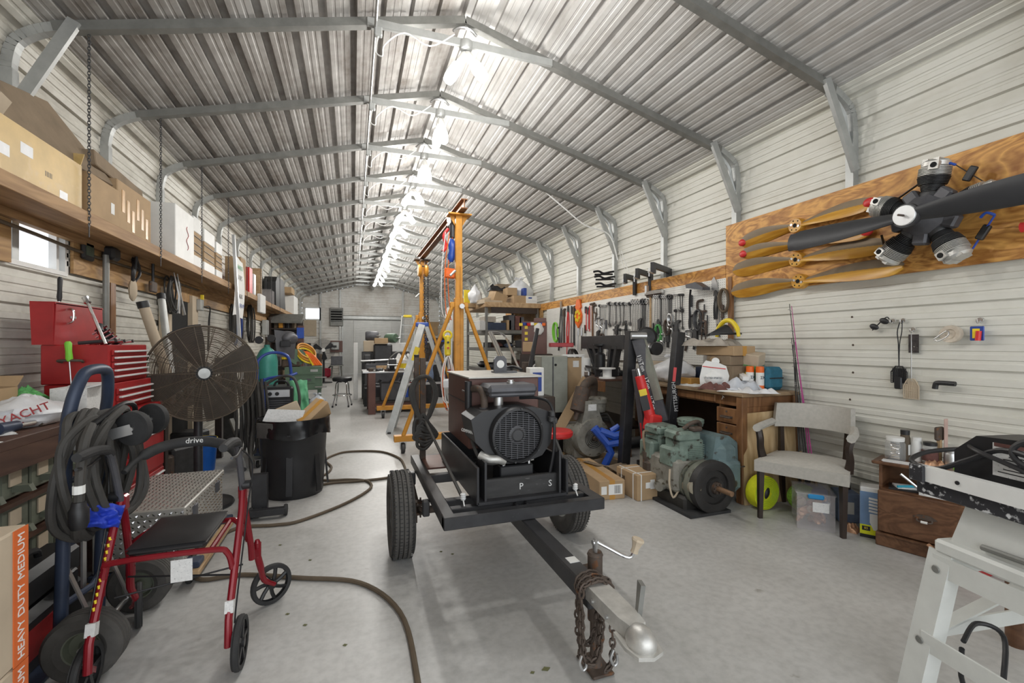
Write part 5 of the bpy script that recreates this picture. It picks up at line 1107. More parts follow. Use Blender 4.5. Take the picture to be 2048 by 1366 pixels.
# radial engine
ec = atX(1855, 432, 3.56); t = thing('radial_engine', 'five cylinder radial aircraft engine mounted on the plywood board', 'engine', V(3.70, ec.y, ec.z)); c = V(-.14, 0, 0)
g = G().lathe([(.0, .14), (.05, .14), (.075, .10), (.13, .06), (.145, .0), (.145, -.08), (.12, -.13), (0, -.13)], 10, c, (-1, 0, 0)); g.out('crankcase', M['gunmetal'], t, 25)
for k, a in enumerate((82, 154, 226, 298, 10)):
    d = V(0, -math.cos(R(a)), math.sin(R(a))); p = c+d*.10
    G().lathe([(.058, 0), (.06, .04), (.055, .05)], 16, p, d).out('cylinder_base', M['dark_steel'], t)
    g = G()
    for i in range(12): g.lathe([(.040, .045+i*.0085), (.062-.010*(i < 6)+.002*i, .046+i*.0085), (.062-.010*(i < 6)+.002*i, .049+i*.0085), (.040, .050+i*.0085)], 18, p, d, cap=False)
    g.lathe([(.042, .04), (.042, .15)], 14, p, d); cy = g.out('cylinder_fins', M['dark_steel'], t)
    g = G()
    for i in range(6): g.lathe([(.045, .15+i*.009), (.083, .151+i*.009), (.083, .1545+i*.009), (.045, .155+i*.009)], 18, p, d, cap=False)
    X, Y, Z = frame(d, (1, 0, 0)); g.lathe([(.05, .148), (.062, .205), (.072, .21), (.075, .235), (.06, .25), (0, .252)], 18, p, d); h = g.out('cylinder_head', M['cast_alu'], t)
    q = p+d*.205
    G().bar(q+V(-.05, 0, 0)-d.cross(V(1, 0, 0))*.03, q+V(-.088, 0, 0)-d.cross(V(1, 0, 0))*.035, .05, .05, up=d).out('exhaust_port', M['cast_alu'], h)
    G().lathe([(0, 0), (.017, 0), (.017, .002), (0, .002)], 14, q+V(-.0885, 0, 0)-d.cross(V(1, 0, 0))*.035, (-1, 0, 0)).out('port_hole', M['dark'], h)
    for s in (-1, 1): G().bar(q+d*.035+d.cross(V(1, 0, 0))*s*.03+V(.05, 0, 0), q+d*.035+d.cross(V(1, 0, 0))*s*.03+V(-.06, 0, 0), .03, .03, up=d).out('rocker_box', M['cast_alu'], h)
for k, a in enumerate((46, 118, 190, 262, 334)):
    d = V(0, -math.cos(R(a)), math.sin(R(a))); G().bar(c+d*.10+V(-.02, 0, 0), c+d*.19+V(-.02, 0, 0), .085, .075, up=(1, 0, 0), b=.012).out('crankcase_lobe', M['gunmetal'], t)
hb = V(3.36, ec.y, 2.172); ta = thing('propeller', 'big dull black two blade propeller fixed on the radial engine', 'propeller', hb)
def blade(sgn, L_):
    g = G()
    def f(u, v):
        s = .05+u*(L_-.05); w = (.085+.075*math.sin(min(1, u*1.5)*PI/2))*(1 if u < .95 else .88); q = v-.5; tw = R(34)*(1-.7*u)
        return V(-.012-.022*(1-(2*q)**2)-q*w*math.sin(tw)*sgn*-1, sgn*s, q*w*math.cos(tw)-.012*sgn*u*0)
    g.grid(f, 20, 8); n = len(g.v); fs = list(g.f); g.v += [tuple(V(p)+V(.016, 0, 0)) for p in g.v]; g.f += [tuple(n+i for i in q)[::-1] for q in fs]
    w_ = [(i*9+j) for i in (0, 20) for j in range(9)]; g.f += [(180+j, 180+j+1, n+180+j+1, n+180+j) for j in range(8)]+[(i*9, (i+1)*9, n+(i+1)*9, n+i*9) for i in range(20)]+[(i*9+8, (i+1)*9+8, n+(i+1)*9+8, n+i*9+8) for i in range(20)]
    return g.out('blade', M['prop_black'], ta, 50)
blade(1, .82); blade(-1, .82)
G().lathe([(0, .0), (.075, .0), (.078, -.02), (.06, -.07), (0, -.07)], 30, (-.03, 0, 0), (-1, 0, 0)).out('hub', M['prop_black'], ta); G().lathe([(0, .012), (.062, .012), (.066, .006), (.066, -.002), (0, -.002)], 36, (-.03, 0, 0), (-1, 0, 0)).out('hub_disc', M['alu'], ta)
G().cyl((-.03, 0, 0), (-.085, .005, .0), .007, n=10).out('shaft_stud', M['iron'], ta)
for k, (a, b, e) in enumerate((((1870, 345), (1775, 412), 0), ((1763, 470), (1776, 522), 0), ((1912, 330), (1970, 365), 1), ((1990, 430), (1945, 498), 1))):
    p, q = atX(*a, 3.58), atX(*b, 3.62); t2 = thing('tie_strap', ('black strap from the top cylinder to the left cylinder', 'black strap hanging below the left cylinder', 'blue hook strap at the top right of the engine', 'blue ratchet strap at the lower right of the engine')[k], 'strap', q)
    L(t2).bar(p, q, .004, .022 if k < 2 else .016, up=(1, 0, 0)).out('webbing', M['black' if k != 3 else 'blue_tool'], t2)
    if e: L(t2).tube(smooth([p, p+V(-.02, .03, .02), p+V(-.01, .06, 0)], 4), .008).out('hook', M['blue_tool'], t2); L(t2).box((p+q)/2, (.03, .04, .09), (R(30), 0, 0), b=.006).out('buckle', M['black'], t2)
G().lathe([(0, 0), (.03, 0), (.02, .05), (0, .06)], 12).out('red_tip', M['redplastic'], None, loc=atX(2043, 455, 3.66), label='red painted blade tip at the right edge of the plywood', cat='propeller tip').rotation_euler = (R(90), 0, 0)
# ---- small things on the cream wall
WX = LR-.012
def onwall(nm, label, px, py, cat, x=WX): return thing(nm, label, cat, atX(px, py, x))
def hook(t, p=V(0, 0, 0)):
    G().lathe([(.0, .012), (.015, .012), (.018, .004), (.018, 0), (0, 0)], 16, p, (-1, 0, 0)).out('magnet', M['chrome'], t); G().tube(smooth([p+V(-.012, 0, -.005), p+V(-.03, 0, -.02), p+V(-.045, 0, -.012), p+V(-.045, 0, .005)], 3), .004, 6).out('hook', M['chrome'], t)
t = onwall('sunglasses', 'black wraparound sunglasses stuck on the cream wall', 1760, 648, 'glasses', WX-.02)
for s in (-1, 1): G().ball((-.01, s*.034, -.02*s), (.014, .033, .022), 14, 8, (R(25), 0, 0)).out('lens', M['black'], t)
G().tube(smooth([(0, -.06, .035), (.01, -.03, .045), (.012, .06, -.045)], 4), .004).out('temple', M['black'], t)
t = onwall('magnetic_hook', 'empty chrome magnetic hook left of the black fly swatter', 1788, 642, 'hook'); hook(t)
t = onwall('fly_swatter', 'black fly swatter and clip hung from a chrome hook', 1808, 641, 'fly swatter'); hook(t)
for s in (-1, 1): G().tube(smooth([(-.03, s*.006, 0), (-.028, .012+s*.014, -.08), (-.02, .02+s*.004, -.17), (-.02, .02, -.33)], 4), .0035, 6).out('strap', M['black'], t)
def swatter(t, o, m, w=.055, h=.12):
    g = G()
    for k in range(9):
        y = (k/8-.5)*2*w*.9; g.tube([(o.x, o.y+y*.45, o.z), (o.x, o.y+y, o.z-h*.35), (o.x, o.y+y, o.z-h)], .0022, 5)
    for k in range(6): z = h*(.35+.65*k/5); g.tube([(o.x, o.y-w*.9, o.z-z), (o.x, o.y+w*.9, o.z-z)], .0016, 4)
    g.tube([(o.x, o.y-w*.4, o.z), (o.x, o.y-w*.92, o.z-h*.35), (o.x, o.y-w*.92, o.z-h), (o.x, o.y+w*.92, o.z-h), (o.x, o.y+w*.92, o.z-h*.35), (o.x, o.y+w*.4, o.z)], .004, 6, True)
    g.box((o.x+.002, o.y, o.z-h*.55), (.0015, w*1.6, h*.85)); return g.out('swat_head', M[m], t)
swatter(t, V(-.02, .02, -.33), 'black'); G().box((-.03, .02, -.45), (.016, .05, .09), b=.014).out('clip', M['black'], t)
t = onwall('fly_swatter', 'tan fly swatter with wire handle over a printed black card', 1828, 659, 'fly swatter'); hook(t); G().box((-.004, 0, -.10), (.003, .062, .13)).out('printed_card', mat('printed card', (.05, .04, .04), .6, 0, .6, 30, 0, (.5, .48, .42), .66), t)
G().tube([(-.03, 0, -.01), (-.022, .005, -.36)], .003, 6).out('wire_handle', M['steel'], t); swatter(t, V(-.022, .005, -.35), 'card_light', .05, .14)
t = onwall('cable_reel', 'small cream reel with a wire snap ring on the wall', 1903, 668, 'reel', WX-.02); G().lathe([(.0, .01), (.03, .012), (.032, .02), (.055, .024), (.058, .0), (.055, -.018), (0, -.018)], 28, (0, 0, 0), (-1, 0, 0)).out('reel', mat('cream reel', (.62, .54, .44), .5, 0, .2, 20), t)
G().tube(smooth([(-.03, .01, .02), (-.035, .06, -.02), (-.035, .075, -.035), (-.035, .05, -.045), (-.035, .0, -.01)], 4, True), .004).out('snap_ring', M['steel'], t)
t = onwall('key_tags', 'blue tag and red cylinder hung from a chrome hook on the wall', 1962, 640, 'key tag'); hook(t); G().box((-.03, .005, -.085), (.008, .07, .09), b=.012).out('blue_tag', M['blue'], t); G().box((-.035, .008, -.085), (.004, .035, .06)).out('label', M['yellow'], t); G().cyl((-.045, -.01, -.07), (-.045, -.005, -.13), .014, n=12).out('red_cylinder', M['redplastic'], t)
t = onwall('flashlight_holder', 'black right angle flashlight stuck on the cream wall', 1890, 770, 'flashlight', WX-.02); G().tube(smooth([(-.01, .05, -.03), (-.01, .045, .0), (-.01, .03, .012), (-.01, -.06, .012)], 4), .016, 10).out('body', M['black'], t)
for k in range(4):
    for i, z in enumerate((1.55, 1.33, 1.11, .89)):
        pass
for i, (px, py) in enumerate(((1704, 634), (1706, 690), (1706, 745), (1700, 799))): pass
# fishing rods in the corner past the desk
for k, (a, b, m) in enumerate((((1579, 608), (1612, 905), 'black'), ((1583, 612), (1617, 903), 'pink'), ((1583, 676), (1608, 908), 'dark_steel'), ((1588, 680), (1602, 910), 'dark_wood'), ((1586, 690), (1598, 905), 'black'), ((1590, 684), (1622, 900), 'pink'))):
    p, q = atX(*a, 3.71), atX(*b, 3.58); d = (p-q).normalized(); q = q-d*(q.z/d.z)
    t = thing('fishing_rod', 'fishing rod leaning in the corner past the desk, %s of six' % ORD[k], 'fishing rod', q, 0, 'fishing rods by the desk')
    L(t).tube([q, p], [.007, .003], 6).out('blank', M[m], t); L(t).cyl(q+d*.12, q+d*.45, .012, n=8).out('grip', M['lumber' if k % 2 else 'black'], t)
    for s in (.55, .72, .86, .97): L(t).tor(q.lerp(p, s)+V(-.012, 0, 0), .009, .0015, d, 10, 5).out('guide', M['steel'], t)
# ================= pegboard and its tools =================
PY0, PY1 = 3.66, 8.40; PX = LR-.03
t = thing('pegboard', 'long white pegboard over the right hand benches', 'pegboard', (PX, (PY0+PY1)/2, 1.6)); G().box((0, 0, -.02), (.012, PY1-PY0, .94)).out('board', M['peg'], t)
G().box((-.005, PY0+3.66-3.66-(PY0+PY1)/2+.01, -.02), (.03, .05, .94)).out('edge_strip', M['desk_wood'], t)
TXP = PX-.025
TOOLN = {}
def tool(nm, kind, px, py, group=None, x=TXP, cat=None):
    TOOLN[nm] = TOOLN.get(nm, 0)+1; k = TOOLN[nm]-1
    o = ORD[k % 20] if k < 20 else 'twenty-'+ORD[k-20]
    return thing(nm, '%s on the pegboard, %s from the left' % (kind, o), cat or nm.replace('_', ' '), atX(px, py, x), random.uniform(-.03, .03), group or kind)
def wrench_mesh(Ln, w):
    poly = [(-w*.30, 0), (w*.30, 0), (w*.26, -Ln*.8), (w*.7, -Ln*.86), (w*.75, -Ln*.95), (w*.35, -Ln), (w*.28, -Ln*.93), (-w*.28, -Ln*.93), (-w*.35, -Ln), (-w*.75, -Ln*.95), (-w*.7, -Ln*.86), (-w*.26, -Ln*.8)]
    g = G().prism(poly, .008, (0, 0, 0), (0, 1, 0), (0, 0, 1)); g.tor((0, 0, .01), w*.55, w*.26, (1, 0, 0), 14, 6); return g
_wm = wrench_mesh(1, .09).out('combination_wrench', M['steel']); WME = _wm.data; bpy.data.objects.remove(_wm); _wd = wrench_mesh(1, .11).out('w', M['dark_steel']); WMD = _wd.data; WMD.name = 'wrench_dark'; bpy.data.objects.remove(_wd)
random.seed(21)
wk = 0
rows_ = [(x, 612, 30) for x in range(1200, 1214, 3)]+[(x, 608, 36) for x in range(1216, 1262, 4)]+[(x, 604, 58) for x in range(1265, 1300, 5)]+[(x, 594, 46) for x in range(1310, 1343, 4)]+[(x, 590, 24) for x in range(1350, 1369, 5)]+[(x, 622, 30) for x in range(1352, 1369, 6)]+[(x, 660, 26) for x in range(1228, 1262, 6)]
rows_.sort()
for x, y, ln in rows_:
    p = atX(x, y, TXP); d = p.x*ST+p.y*CT; Ln = ln*1.25*d/900*random.uniform(.92, 1.05); o = bpy.data.objects.new('combination_wrench', WME if random.random() < .6 else WMD); COL.objects.link(o)
    o.location = p; o.scale = (1, Ln*.85, Ln); o.rotation_euler = (random.uniform(-.05, .05), 0, 0)
    rn = 'top row' if y < 620 and x < 1345 else 'short row above the grinder' if y == 660 else 'small rows at the right'; k = sum(1 for q in rows_ if (q[0], q[1]) < (x, y) and ('top row' if q[1] < 620 and q[0] < 1345 else 'short row above the grinder' if q[1] == 660 else 'small rows at the right') == rn)
    nn = ORD[k] if k < 20 else ('twenty-'+ORD[k-20] if k < 40 else 'last')
    tag(o, 'steel wrench in the %s of the pegboard, %s from the left' % (rn, nn), 'wrench', 'wrenches on the pegboard'); wk += 1
def handled(nm, label, px, py, ln, m1, m2, kind, x=TXP):
    p = atX(px, py, x); d = p.x*ST+p.y*CT; Ln = ln*1.15*d/900; t = thing(nm, label, nm.replace('_', ' '), p, 0); s = Ln
    if kind == 'cutter':   # bolt cutters / long handled pliers hung jaws up
        for q in (-1, 1): G().tube(smooth([(0, 0, 0), (0, q*.03*s*2, -.35*s), (-.005, q*.035*s*2, -.6*s), (-.005, q*.02*s*2, -s)], 4), .012).out('handle', M[m1], t)
        G().prism([(-.03, -.02), (.03, -.02), (.02, .12*s), (0, .16*s), (-.02, .12*s)], .02, (0, 0, 0), (0, 1, 0), (0, 0, 1)).out('jaws', M[m2], t)
    elif kind == 'hammer':
        G().tube([(0, 0, -s), (0, 0, 0)], [.016, .012], 8).out('handle', M[m1], t); G().cyl((0, -.06, .0), (0, .07, .0), .022, .018, 12).out('head', M[m2], t)
    elif kind == 'pipe':
        G().bar((0, 0, -s), (0, 0, -.1), .026, .022).out('handle', M[m1], t); G().prism([(-.03, -.12), (.03, -.12), (.035, .0), (-.03, .03), (-.06, .02), (-.03, -.02)], .03, (0, 0, 0), (0, 1, 0), (0, 0, 1)).out('jaw', M[m2], t)
    elif kind == 'rod':
        G().tube([(0, 0, 0), (0, .01, -s)], .008, 8).out('shank', M[m2], t); G().cyl((0, 0, 0), (0, 0, -.14), .016, n=8).out('handle', M[m1], t)
    elif kind == 'saw':
        G().tube([(0, -.05, 0), (0, -.05, -s), (0, .06, -s*.95), (0, .06, -.05)], .008, 8).out('frame', M[m1], t); G().box((0, .08, -.06), (.025, .05, .12), b=.01).out('grip', M[m2], t)
    elif kind == 'loop':
        for k in range(3): G().tor((-.01*k, .0, -s*.5), s*.45, .012, (1, .1*k, .05), 22, 6, (.5, 1.1)).out('loop', M[m1], t)
    elif kind == 'clampy':
        G().tube(smooth([(0, 0, 0), (0, .08, -.05*s), (0, .08, -.4*s), (0, 0, -.55*s), (0, .02, -s)], 4), .014, 8).out('bow', M[m1], t); G().cyl((0, -.02, -.2*s), (0, -.02, -.6*s), .008, n=8).out('screw', M[m2], t)
    return t
HT = [('bolt_cutters', 'black bolt cutters at the far left of the pegboard', 1122, 615, 70, 'dark_steel', 'steel', 'cutter'), ('pipe_wrench', 'rusty pipe wrench left of the red cutters', 1128, 620, 60, 'iron', 'iron', 'pipe'),
 ('bolt_cutters', 'red handled bolt cutters left of the orange caliper', 1136, 622, 60, 'redplastic', 'dark_steel', 'cutter'), ('pry_bar', 'dark pry bar between red cutters and the orange tool', 1143, 612, 72, 'dark_steel', 'dark_steel', 'rod'),
 ('pipe_wrench', 'dark pipe wrench hung just left of the orange tool', 1148, 615, 66, 'dark_steel', 'iron', 'pipe'), ('hacksaw', 'red framed hacksaw right of the orange tool', 1176, 612, 44, 'redplastic', 'black', 'saw'), ('hacksaw', 'second red hacksaw beside the brown handled hammer', 1181, 614, 40, 'red', 'dark_steel', 'saw'),
 ('long_hammer', 'long brown handled hammer hung head up on the pegboard', 1185, 608, 75, 'desk_wood', 'iron', 'hammer'), ('tongs', 'rusty tongs right of the brown hammer', 1192, 610, 28, 'iron', 'iron', 'clampy'), ('clamp', 'steel locking pliers below the left wrenches', 1198, 635, 30, 'steel', 'steel', 'clampy'),
 ('clamp', 'second locking pliers, right of the first', 1206, 637, 32, 'steel', 'steel', 'clampy'), ('grease_gun', 'grey grease gun hung below the small wrenches', 1212, 640, 30, 'gunmetal', 'steel', 'rod'), ('shop_hammer', 'yellow handled hammer in the middle of the pegboard', 1301, 592, 70, 'lumber', 'iron', 'hammer'),
 ('green_strap', 'green net strap looped on the pegboard', 1318, 650, 28, 'green_net', 'green_net', 'loop'), ('saw_blades', 'dark round saw blade coil beside the green strap', 1336, 640, 26, 'iron', 'iron', 'loop'), ('hose_clamp_ring', 'grey wire loops above the dark blades', 1342, 628, 20, 'steel', 'steel', 'loop'),
 ('gas_torch', 'black hose with torch hung right of the small wrenches', 1382, 590, 80, 'black', 'steel', 'rod'), ('pulley_block', 'rusty pulley block hung under the work lamp', 1406, 600, 40, 'iron', 'dark_steel', 'clampy'), ('pulley_block', 'second rusty pulley block, lower right of the first', 1412, 622, 36, 'iron', 'dark_steel', 'clampy'),
 ('pulley_block', 'dusty pulley block left of the machete blade', 1398, 620, 36, 'dark_steel', 'iron', 'loop'), ('chisel_bar', 'dark pointed bar below the pulley blocks', 1404, 640, 44, 'iron', 'iron', 'rod'), ('chisel_bar', 'second dark bar right of the first', 1412, 642, 46, 'iron', 'iron', 'rod'), ('tire_iron', 'bent tyre iron hung left of the pulley blocks', 1390, 630, 60, 'dark_steel', 'dark_steel', 'clampy'),
 ('rope_loop', 'brown rope loop right of the machete blade', 1449, 578, 40, 'hose', 'hose', 'loop'), ('pliers', 'black pliers beside the machete blade', 1432, 588, 44, 'black', 'dark_steel', 'cutter'), ('long_tongs', 'dark tongs hung at the right end of the pegboard', 1445, 610, 40, 'iron', 'iron', 'rod'),
 ('paint_roller', 'green cord hung at the left end of the pegboard', 1112, 645, 34, 'green_lime', 'green_net', 'loop'), ('black_tool', 'black cordless tool hung below the red cutters', 1118, 655, 40, 'black', 'black', 'clampy'), ('red_tool', 'red jack handle low on the left of the pegboard', 1134, 672, 40, 'redplastic', 'redplastic', 'rod'),
 ('ladle', 'steel ladle shaped tool under the orange tool', 1156, 655, 40, 'steel', 'steel', 'rod'), ('spoon_tool', 'second steel rod tool under the orange tool', 1163, 655, 40, 'steel', 'iron', 'rod'), ('brush_tool', 'steel rod brush right of the rod tools', 1170, 650, 44, 'iron', 'steel', 'rod'), ('sanding_disc', 'dark coil under the locking pliers', 1206, 668, 22, 'iron', 'iron', 'loop')]
for h in HT: handled(*h)
random.seed(33)
for k in range(24):   # the crowd of small hooks' tools below the rows
    px = 1196+k*9.3; py = random.uniform(640, 682); px = px if px < 1420 else 1230+k
    handled('hand_tool', 'small dark hand tool in the lower crowd of the pegboard, %s from the left' % (ORD[k] if k < 20 else 'twenty-'+ORD[k-20]), px, py, random.uniform(20, 34), random.choice(['iron', 'dark_steel', 'black', 'steel']), 'dark_steel', random.choice(['rod', 'cutter', 'clampy', 'pipe']))['group'] = 'crowded small tools on the pegboard'
p = atX(1157, 624, TXP); t = thing('orange_caliper', 'orange and yellow plastic tool hung among the cutters', 'tool', p); G().prism([(-.05, .22), (.05, .22), (.10, .08), (.06, .05), (.12, -.06), (.10, -.18), (0, -.28), (-.10, -.18), (-.12, -.06), (-.06, .05), (-.10, .08)], .03, (0, 0, 0), (0, 1, 0), (0, 0, 1)).out('body', M['orange_bright'], t)
for k in range(7): G().lathe([(0, 0), (.03, 0), (.03, .012), (0, .012)], 10, (-.016, .075*math.cos(k*.9), -.07+.08*math.sin(k*.9)), (-1, 0, 0)).out('knob', M['yellow'], t)
p = atX(1425, 552, TXP); q = atX(1436, 650, TXP); t = thing('machete', 'long grey machete blade hung point up on the pegboard', 'machete', q); L(t).prism([(-.02, 0), (.02, 0), (.028, .30), (.05, .42), (.035, .50), (0, .53), (-.03, .46), (-.03, .3)], .006, q, (0, 1, 0), (0, .10, 1)).out('blade', M['steel'], t); L(t).box(q+V(0, 0, -.06), (.025, .035, .14), b=.008).out('handle', M['dark_wood'], t)
p = atX(1394, 583, TXP-.08); t = thing('work_lamp', 'grey clamp work lamp on the pegboard', 'lamp', p); G().prism([(-.14, 0), (.12, .05), (.13, .09), (-.02, .10), (-.14, .03)], .10, (0, 0, 0), (0, 1, 0), (0, 0, 1)).out('head', M['gunmetal'], t); G().tube(smooth([(0, .10, .03), (.03, .15, -.1), (.04, .16, -.4)], 4), .012).out('arm', M['black'], t)
# clamps along the top strip
CL = [(1220, 548, 'small black spring clamp above the strip, topmost of a stack of three'), (1222, 558, 'small black spring clamp, middle of a stack of three'), (1224, 572, 'small black spring clamp, lowest of a stack of three')]
for px, py, lb in CL:
    t = thing('spring_clamp', lb, 'clamp', atX(px, py, LR-.06)-V(.12, 0, 0), R(78)); G().tube(smooth([(-.02, .16, .02), (-.03, .08, .03), (-.02, 0, .0), (-.03, -.1, .02), (-.02, -.16, .03)], 4), .016).tube(smooth([(-.02, .14, -.02), (-.05, 0, -.02), (-.02, -.14, -.01)], 4), .014).out('body', M['black'], t)
for k, (px, py, w) in enumerate(((1276, 570, .18), (1305, 562, .25), (1340, 553, .31))):
    t = thing('c_clamp', ('small black C clamp on the strip, left of three', 'middle black C clamp on the strip', 'large black C clamp on the strip, right of three')[k], 'clamp', atX(px, py, LR-.07)-V(.10, 0, 0), R(-58))
    G().prism([(-w, .13), (w, .13), (w, .0), (w*.76, .0), (w*.76, .065), (-w*.66, .065), (-w*.66, -.13), (-w, -.13)], .04, (-.02, 0, 0), (0, -1, 0), (0, 0, 1)).out('frame', M['black'], t); G().cyl((-.02, -w*.9, .0), (-.02, -w*1.35, -.0), .012, n=8).cyl((-.02, -w*1.3, -.05), (-.02, -w*1.3, .05), .006, n=6).out('screw', M['steel'], t)
t = thing('spirit_level_clamp', 'chrome clamp bar hung under the strip between the C clamps', 'clamp', atX(1308, 585, LR-.07)); G().box((0, 0, 0), (.04, .36, .06), b=.01).out('bar', M['chrome'], t); G().box((0, .15, .05), (.05, .04, .12), b=.008).out('jaw', M['steel'], t)
t = thing('hanging_wires', 'pair of thin white wires hanging down the right wall to the strip', 'wire', atX(1262, 560, LR-.02)); L(t).tube(smooth([atX(1238, 500, 3.79), atX(1246, 530, 3.72), atX(1262, 560, 3.7)], 4), .005, 5).tube(smooth([atX(1242, 500, 3.79), atX(1254, 535, 3.72), atX(1270, 566, 3.7)], 4), .005, 5).out('wires', M['white'], t)

G().tube(smooth([(2.70, 6.16, 3.62), (2.95, 6.05, 3.38), (3.25, 5.95, 3.12), (3.60, 5.85, 2.98), (3.72, 5.80, 2.6)], 6), .010, 6).out('white_rope', M['white'], None, label='white rope slung from the roof down to the right wall', cat='rope')
# ================= RIGHT: desk, bench and what lies on them =================
DX = 3.08; DZT = .932
t = thing('wooden_desk', 'old wooden desk with drawers against the right wall under the pegboard', 'desk', (3.40, 3.78, 0))
L(t).box((3.40, 3.78, .916), (.67, 1.76, .032), b=.006).out('desktop', M['desk_top'], t)
L(t).box((3.42, 3.78, .855), (.60, 1.68, .09), b=.004).out('apron', M['desk_wood'], t)
for x in (3.105, 3.69):
    for y in (2.945, 4.62): L(t).box((x, y, .45), (.06, .065, .90), b=.004).out('leg', M['desk_wood'], t)
L(t).box((3.40, 2.955, .64), (.56, .02, .50)).box((3.40, 2.95, .74), (.56, .022, .012)).out('end_panel', M['desk_wood'], t)
L(t).box((3.42, 3.22, .52), (.56, .02, .72)).out('pedestal_side', M['desk_wood'], t); L(t).box((3.66, 3.9, .6), (.02, 1.3, .5)).out('modesty_panel', M['dark_wood'], t)
for k, (z, h) in enumerate(((.725, .13), (.585, .13), (.445, .13), (.29, .15))):
    d = L(t).box((3.10, 3.09, z), (.03, .235, h), b=.005).out('drawer', M['desk_wood'], t)
    L(t).tube(smooth([(3.085, 3.04, z-.01), (3.06, 3.045, z-.015), (3.06, 3.135, z-.015), (3.085, 3.14, z-.01)], 3), .006, 8).box((3.083, 3.09, z-.01), (.004, .13, .016)).out('handle', M['iron'], d); L(t).lathe([(0, .004), (.01, .003), (.01, 0)], 10, (3.084, 3.09, z+.035), (-1, 0, 0)).out('lock', M['iron'], d)
d = L(t).box((3.112, 3.72, .858), (.018, .95, .07), b=.004).out('center_drawer', M['desk_wood'], t); words('T', .05, M['paper_grey'], d, V(3.098, 3.15, .87)-t.location, (R(90), R(30), R(-90)))
L(t).box((3.42, 4.45, .45), (.5, .02, .7)).out('left_panel', M['desk_wood'], t)
t = thing('timber_bench', 'rough brown timber bench left of the desk, paint splashed on its edge', 'workbench', (3.28, 5.75, 0))
L(t).box((3.28, 5.75, .915), (.92, 2.1, .03), b=.004).out('top', M['bench_wood'], t); L(t).box((2.83, 5.75, .84), (.035, 2.1, .13), b=.004).out('front_board', M['desk_wood'], t)
for y in (5.15, 6.7):
    for x in (2.86, 3.65): L(t).box((x, y, .45), (.09, .09, .9)).out('leg', M['desk_wood'], t)
L(t).box((3.3, 5.75, .30), (.8, 1.9, .03)).out('lower_shelf', M['dark_wood'], t)
random.seed(4)
g = L(t)
for k in range(16): g.box((2.811, 5.0+random.uniform(0, .9), .84+random.uniform(-.04, .04)), (.002, .012+.02*random.random(), .012+.02*random.random()))
g.out('paint_splash', M['paper'], t)
# --- desk top clutter
def od(px, py, x): p = atX(px, py, x); return V(p.x, p.y, DZT)
carton('cardboard_box', 'brown cardboard tray box lying high on the desk pile', (3.44, 3.47, 1.24), (.28, .46, .09), m='card', rz=.05)
carton('cardboard_box', 'lower brown box with a small label in the middle of the desk', (3.42, 3.34, DZT), (.22, .20, .215), m='card_dark', tape=None, stick=(('-y', .1, .1, .03, .06, 'paper'),))
carton('cardboard_box', 'grey printed box left behind the labelled brown box', (3.52, 3.60, DZT), (.22, .26, .305), m='paper_grey', tape=None)
carton('storage_carton', 'dark flat carton stacked under the tray box on the desk', (3.44, 3.42, 1.149), (.26, .30, .088), m='card_dark', tape=None)
carton('tipped_box', 'cream and green printed carton tilted against the wall on the desk', (3.58, 3.27, 1.03), (.16, .14, .24), m='card_light', tape=None, rot=(R(8), R(-10), R(20)), stick=(('-y', 0, -.35, .14, .10, 'teal'), ('-x', 0, -.35, .12, .12, 'green_net')))
t = thing('cardboard_tube', 'white ended cardboard tube poking out of the desk pile', 'tube', (3.26, 3.40, 1.185)); G().cyl((0, 0, 0), (.2, .28, .03), .034, n=18).out('tube', M['card'], t); G().cyl((-.002, -.003, 0), (.006, .008, 0), .035, n=18).out('cap', M['white'], t)
crumple('leather_glove', 'pale tan leather glove bundle thrown over the desk boxes', (3.38, 3.58, 1.332), .34, .46, .10, 'cloth_grey', .3, 4, 'leather gloves')
t = thing('face_shield', 'yellow face shield headband with dark visor on top of the pile', 'face shield', (3.45, 3.42, 1.42))
G().tube(smooth([(-.02, -.13, .0), (-.02, -.11, .08), (-.02, -.04, .15), (-.02, .05, .15), (-.02, .12, .08), (-.02, .14, .0)], 5), [.016]*4+[.022]*18+[.016]*4, 8).out('brow_guard', M['yellow'], t); G().grid(lambda u, v: (-.02-.22*v, .14-.10*v-.22*(1-v)*u+.1*v*u, .09*math.sin(PI*u)*(1-v)+.03-.03*v), 12, 8).out('visor', M['black'], t)
G().tor((0, 0, .03), .10, .01, (0, 0, 1), 22, 6).out('headband', M['black'], t)
for k, (y, x) in enumerate(((3.17, 3.44), (3.09, 3.47))):
    t = thing('spray_can', ('orange and white spray can, left of the two on the desk', 'orange and white spray can, right of the two on the desk')[k], 'spray can', (x, y, DZT), 0, 'spray cans on the desk')
    G().lathe([(.0, 0), (.033, 0), (.034, .01), (.034, .16), (.0, .16)], 22).out('can', M['white'], t); G().lathe([(.0345, .005), (.0345, .045)], 22, cap=False).out('orange_foot', M['orange_bright'], t); G().lathe([(.033, .16), (.034, .165), (.033, .21), (.028, .215), (0, .215)], 22).out('cap', M['orange_bright'], t)
    words('2X', .04, M['blue_dark'], t, (-.005, -.0355, .115), (R(90), 0, R(-8)), ext=.001)
t = thing('lunch_cooler', 'teal soft cooler bag behind the spray cans', 'cooler', (3.60, 3.11, DZT)); G().box((0, 0, .105), (.20, .16, .21), b=.03).out('body', mat('teal fabric', (.02, .13, .20), .7, 0, .2, 20), t); G().box((0, -.082, .11), (.16, .006, .01)).out('zip', M['black'], t)
bag('shopping_bag', 'white plastic grocery bag tied up at the left end of the desk', (3.36, 4.10, DZT), (.20, .27, .27), 'plastic_white', 21)
t = thing('mailing_bag', 'white paper mailing bag with red stripe and lettering on the desk', 'paper bag', (3.24, 3.40, DZT), R(-42))
